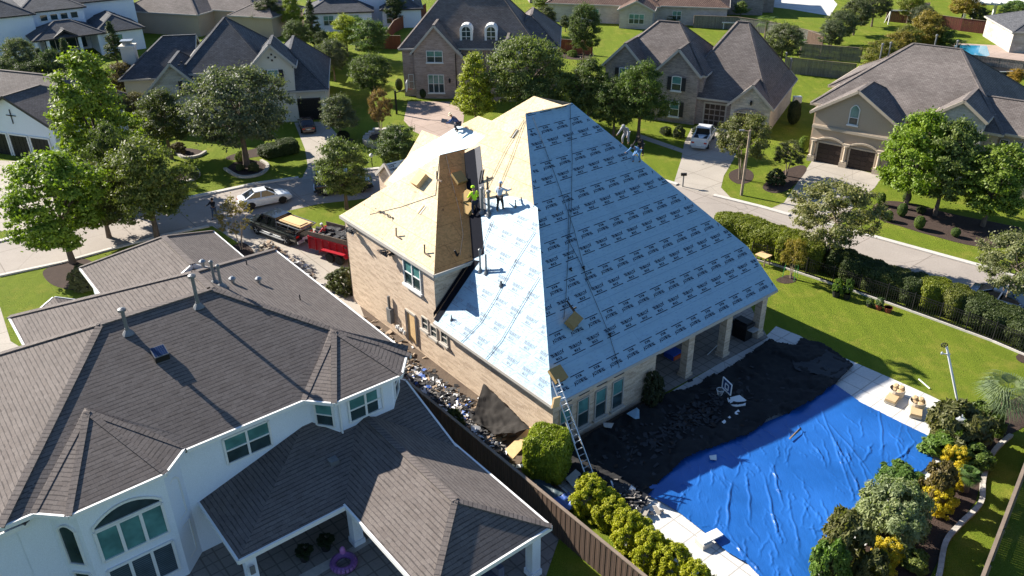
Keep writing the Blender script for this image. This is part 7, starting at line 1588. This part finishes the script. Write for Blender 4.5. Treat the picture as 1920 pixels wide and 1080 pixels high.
# things on the porch
b = MB(); P = G(1390, 632); ex_, ey_ = MF.ex, MF.ey
gr_ = thing('grill', P, 'black barbecue grill standing on the lawn behind the porch columns', 'grill')
def obx(c, x0, x1, y0, y1, z0, z1, mb): return mb.hexa([c+ex_*x+ey_*y+Vector((0, 0, z)) for z in (z0, z1) for x, y in ((x0, y0), (x1, y0), (x1, y1), (x0, y1))])
m = MB(); obx(P, -.5, .5, -.35, .35, 0, .9, m); m.build('cabinet', 'iron', gr_); m = MB(); obx(P, -.55, .55, -.4, .4, .9, 1.15, m); obx(P, -.45, .45, -.3, .3, 1.15, 1.25, m); m.build('lid', 'pot_dark', gr_); m = MB(); obx(P, .5, .95, -.3, .3, .85, .9, m); obx(P, -.5, .5, .36, .4, 1.0, 1.05, m); m.build('shelf', 'alu', gr_)
P = G(1262, 668); r_ = thing('games_box', P, 'blue and orange toy box on the shaded porch floor', 'toy'); m = MB(); obx(P, -.35, .35, -.45, .45, .04, .35, m); m.build('box', solid('toy_blue', (.02, .09, .45), .5), r_); m = MB(); obx(P, .36, .42, -.4, .4, .05, .3, m); m.build('panel', solid('toy_orange', (.5, .1, .03), .5), r_)
b = MB(); b.bar(G(1326, 668)+Vector((0, 0, .1)), G(1345, 650)+Vector((0, 0, .1)), .04); b.build('white_rod', 'trim_white', None, loc=tuple(G(1326, 668)), label='thin white rod on the porch floor between two columns', cat='rod')
q0 = G(1434, 496); t = thing('work_table', q0, 'plywood work table just beyond the right edge of the blue roof', 'table'); b = MB(); obx(q0, -.6, .3, -.5, .3, .72, .77, b); b.build('tabletop', 'wood_raw', t)
for x in (-.5, .2):
    for y in (-.4, .2): b = MB(); obx(q0, x-.04, x+.04, y-.04, y+.04, 0, .72, b); b.build('leg', 'wood_old', t)
# pots along the railing
def pot(px, py, r, h, mat, label, plant_c=None, ph=.5):
    P = G(px, py); t = thing('potted_plant', P, label, 'potted plant', 'pots on the lawn before the railing'); m = MB(); m.lathe(P, [(r*.72, 0), (r, h), (r*1.06, h), (r*1.06, h-.04), (r*.9, h-.05)], 0, 14); m.build('pot', mat, t); s = MB(); s.lathe(P+Vector((0, 0, h-.05)), [(r*.88, -.02), (r*.88, 0)], 0, 12); s.build('soil', 'mulch', t)
    if plant_c:
        o = bpy.data.objects.new('foliage', PROTO['tuft'][0]); COL.objects.link(o); o.parent = t; o.location = (0, 0, h-.05); o.scale = (r*1.1, r*1.1, ph); o.color = rgba(plant_c)
pot(1567, 556, .3, .45, 'pot_dark', 'black pot with a small green shrub, leftmost of the row', (.12, .2, .03), .75)
pot(1587, 560, .28, .42, 'pot_dark', 'black pot with an upright shrub, second of the row', (.08, .14, .03), .9)
pot(1630, 575, .22, .28, 'pot_dark', 'low dark pot with small leaves in the middle of the row', (.1, .15, .05), .3)
pot(1647, 580, .24, .36, 'terracotta', 'red pot with spiky leaves', (.12, .18, .08), .45)
pot(1664, 585, .26, .36, 'terracotta', 'empty red pot at the right end of the row')
b = MB(); P = G(1482, 522)
for a, c in ((-.5, .2), (.5, .1), (.1, -.5)): b.bar(P+Vector((a, c, 0)), P+Vector((a*.8, c*.8, 1.3)), .03)
b.build('tree_stakes', solid('stake_green', (.04, .25, .06), .6), None, loc=tuple(P), label='three green stakes round the young tree', cat='stakes')
# ================================================================ street furniture
P = G(1390, 366); hh = vheight(1390, 366, 244); t = thing('street_lamp', P, 'tan street lamp post in front of the crape myrtle', 'street lamp'); m = MB(); m.lathe(P, [(.13, 0), (.09, hh)], 0, 10); m.build('post', 'bark_pale', t); m = MB(); m.bar(P+Vector((0, 0, hh-.1)), P+Vector((-.55, .1, hh-.05)), .05); m.build('arm', 'bark_pale', t); m = MB(); m.bar(P+Vector((-.45, .1, hh-.05)), P+Vector((-.85, .15, hh-.05)), .22, .1); m.build('lamp_head', 'galv', t)
P = G(1280, 350); t = thing('mailbox', P, 'dark mailbox post at the kerb right of the blue roof', 'mailbox'); m = MB(); m.bar(P, P+Vector((0, 0, 1.1)), .1); m.build('post', 'galv', t); m = MB(); m.bar(P+Vector((-.25, 0, 1.15)), P+Vector((.25, 0, 1.15)), .2, .22); m.build('box', 'iron', t)
P = G(698, 312); t = thing('garden_lantern', P, 'small white globe lantern on the lawn left of the front gable', 'lantern'); m = MB(); m.lathe(P, [(.05, 0), (.04, .9)], 0, 8); m.build('post', 'iron', t); m = MB(); m.lathe(P+Vector((0, 0, .9)), [(.06, 0), (.2, .12), (.2, .25), (.05, .4)], 0, 12); m.build('globe', 'trim_white', t)
# hoop before the rose brick house
P = G(744, 214); t = thing('basketball_hoop', P, 'black basketball hoop at the edge of the rose house drive', 'basketball hoop'); hh = vheight(744, 214, 170)
m = MB(); m.bar(P, P+Vector((0, 0, hh)), .2); m.bar(P+Vector((0, 0, hh*.9)), P+Vector((1.3, -.1, hh+.2)), .1); m.build('pole', 'iron', t)
m = MB(); c_ = P+Vector((1.35, -.1, hh+.55)); m.hexa([c_+Vector((x, y, z)) for z in (-.5, .5) for x, y in ((-.03, -.7), (.03, -.7), (.03, .7), (-.03, .7))]); m.build('backboard', 'trim_white', t)
m = MB(); 
for k in range(12): a0, a1 = 2*math.pi*k/12, 2*math.pi*(k+1)/12; m.bar(c_+Vector((.35+math.cos(a0)*.25, math.sin(a0)*.25, -.35)), c_+Vector((.35+math.cos(a1)*.25, math.sin(a1)*.25, -.35)), .04)
m.build('rim', solid('rim_red', (.5, .05, .03), .5), t)
# stone planter
P = G(718, 262); t = thing('stone_planter', P, 'round stone planter ring on the lawn under the bronze crape myrtle', 'planter'); m = MB()
for k in range(20):
    a0 = 2*math.pi*k/20; m.box(None, *(lambda q: (q.x-.3, q.x+.3, q.y-.28, q.y+.28))(P+Vector((math.cos(a0)*1.7, math.sin(a0)*2.6, 0))), 0, rnd.uniform(.35, .6))
m.build('ring', 'stone', t); m = MB(); m.lathe(P+Vector((0, 0, 0)), [(1.6, 0), (1.6, .2)], 0, 16); m.build('soil', 'mulch', t)
m = MB(); P = G(1494, 192); m.hexa([P+Vector((x, y, z)) for z in (0, .7) for x, y in ((-.45, -.3), (.45, -.3), (.45, .3), (-.45, .3))]); m.build('hvac_unit', 'trim_white', None, loc=tuple(P), label='white outdoor air unit in the shade of the stone garage house', cat='air unit')
# far pool, trampoline, goal, pergola, table
sheet('far_pool_deck', [(1782, 80), (1925, 88), (1960, 130), (1880, 128), (1784, 120)], .008, 'drive_pink'); w_ = sheet('pool_water', [(1792, 84), (1850, 86), (1856, 104), (1846, 107), (1790, 104), (1784, 96)], .02, solid('water_teal', (.02, .20, .33), .08))
P = G(1864, 139); t = thing('trampoline', P, 'round trampoline with grey rim before the grey fence', 'trampoline'); rx = 2.2; m = MB()
for k in range(28): a0, a1 = 2*math.pi*k/28, 2*math.pi*(k+1)/28; m.bar(P+Vector((math.cos(a0)*rx, math.sin(a0)*rx, .85)), P+Vector((math.cos(a1)*rx, math.sin(a1)*rx, .85)), .25, .06)
m.build('rim', 'alu', t); m = MB(); m.poly([P+Vector((math.cos(2*math.pi*k/28)*rx, math.sin(2*math.pi*k/28)*rx, .83)) for k in range(28)]); m.build('mat', 'iron', t)
for k in range(6): a0 = 2*math.pi*k/6; m = MB(); m.bar(P+Vector((math.cos(a0)*rx, math.sin(a0)*rx, 0)), P+Vector((math.cos(a0)*rx, math.sin(a0)*rx, .85)), .07); m.build('leg', 'alu', t)
A, Bq = G(1665, 46), G(1712, 46); t = thing('soccer_goal', (A+Bq)/2, 'white soccer goal at the end of the strip lawn', 'goal'); hh = 2.2; m = MB(); m.bar(A, A+Vector((0, 0, hh)), .14); m.bar(Bq, Bq+Vector((0, 0, hh)), .14); m.bar(A+Vector((0, 0, hh)), Bq+Vector((0, 0, hh)), .14); m.build('goal_frame', 'trim_white', t); m = MB(); m.bar(A+Vector((0, 0, hh)), A+Vector((0, 1.5, 0)), .08); m.bar(Bq+Vector((0, 0, hh)), Bq+Vector((0, 1.5, 0)), .08); m.build('stay', 'trim_white', t)
A = G(1822, 46); t = thing('pergola', A, 'white pergola pavilion at the top right', 'pergola'); fr_ = Fr(-8, (A.x, A.y)); m = MB(); 
for x in (0, 4.5, 9):
    for y in (0, 4): q_ = MB(); q_.box(fr_, x-.2, x+.2, y-.2, y+.2, 0, 3.2); q_.build('post', 'trim_white', t)
m.box(fr_, -.8, 9.8, -.8, 5, 3.2, 3.5); m.build('canopy', 'trim_white', t)
m = MB()
for k in range(8): m.box(fr_, -1.2+1.4*k, -.9+1.4*k, -1.2, 5.4, 3.5, 3.7)
m.build('slats', 'trim_white', t)
A = G(1376, 54); t = thing('garden_table', A, 'white table before the long grey fence', 'table'); fr_ = Fr(-8, (A.x, A.y)); m = MB(); m.box(fr_, -2.0, 2.0, -.5, .5, .95, 1.05); m.build('tabletop', 'trim_white', t)
for x in (-1.7, 1.7): q_ = MB(); q_.box(fr_, x-.07, x+.07, -.35, .35, 0, .95); q_.build('leg', 'trim_white', t)
A = G(1725, 44); m = MB(); m.hexa([A+Vector(q) for q in ((-3, 0, 1.2), (0, -1.5, 1.8), (1.0, 0, 3.2), (-2, 1.5, 2.8), (-3, 0, 1.3), (0, -1.5, 1.9), (1.0, 0, 3.3), (-2, 1.5, 2.9))]); m.build('wooden_ramp', 'wood_raw', None, loc=tuple(A), label='tilted wooden play roof among the trees at the top right', cat='play roof')
sheet('far_court', [(1435, -14), (1545, -20), (1570, 8), (1556, 30), (1480, 17), (1438, 12)], .008, 'deck'); sheet('far_street', [(1030, 2), (1100, 0), (1110, 14), (1040, 14)], .008, 'road'); sheet('far_street', [(180, 18), (240, 16), (250, 34), (190, 36)], .008, 'road')
# things on the neighbour's patio
P = MF.P(-20.5, 8.6, 0); P = G(645, 1060); t = thing('pool_float', P, 'purple inflatable ring on the shaded patio', 'pool float'); m = MB(); pr = []
for k in range(20):
    a0, a1 = 2*math.pi*k/20, 2*math.pi*(k+1)/20; m.tube([P+Vector((math.cos(a0)*.45, math.sin(a0)*.45, .16)), P+Vector((math.cos(a1)*.45, math.sin(a1)*.45, .16))], .15, 0, 8)
m.build('ring', solid('float_purple', (.22, .10, .28), .3), t); m = MB(); m.lathe(P+Vector((-.1, .45, .2)), [(.08, 0), (.13, .1), (.12, .3), (.04, .42)], 0, 10); m.build('head', solid('float_pink', (.45, .18, .45), .3), t)
for i, (px, py, t_) in enumerate(((572, 1050, 'left'), (612, 1030, 'right'))):
    P = G(px, py); t = thing('patio_plant', P, 'dark potted plant in the patio shade, the %s one' % t_, 'potted plant', 'pots on the shaded patio'); m = MB(); m.lathe(P, [(.18, 0), (.26, .4), (.24, .4)], 0, 12); m.build('pot', 'pot_dark', t); o = bpy.data.objects.new('foliage', PROTO['tuft'][0]); COL.objects.link(o); o.parent = t; o.location = (0, 0, .35); o.scale = (.35, .35, .4); o.color = rgba((.02, .04, .015))
sheet('patio_curb', [(560, 1080), (700, 1005), (706, 1012), (580, 1090)], .03, 'cement')
b = MB(); P = MF.P(-19.6, 14.2, 0); b.box(MF, -20.4, -18.9, 13.6, 14.5, .3, .5); b.box(MF, -20.4, -18.9, 14.4, 14.7, .3, .9); b.build('patio_sofa', solid('sofa_grey', (.12, .13, .18), .9), None, loc=tuple(P), label='grey patio sofa under the corner of the patio roof', cat='sofa')
P = G(1895, 130); 
b = MB(); c0 = G(1775, 98);
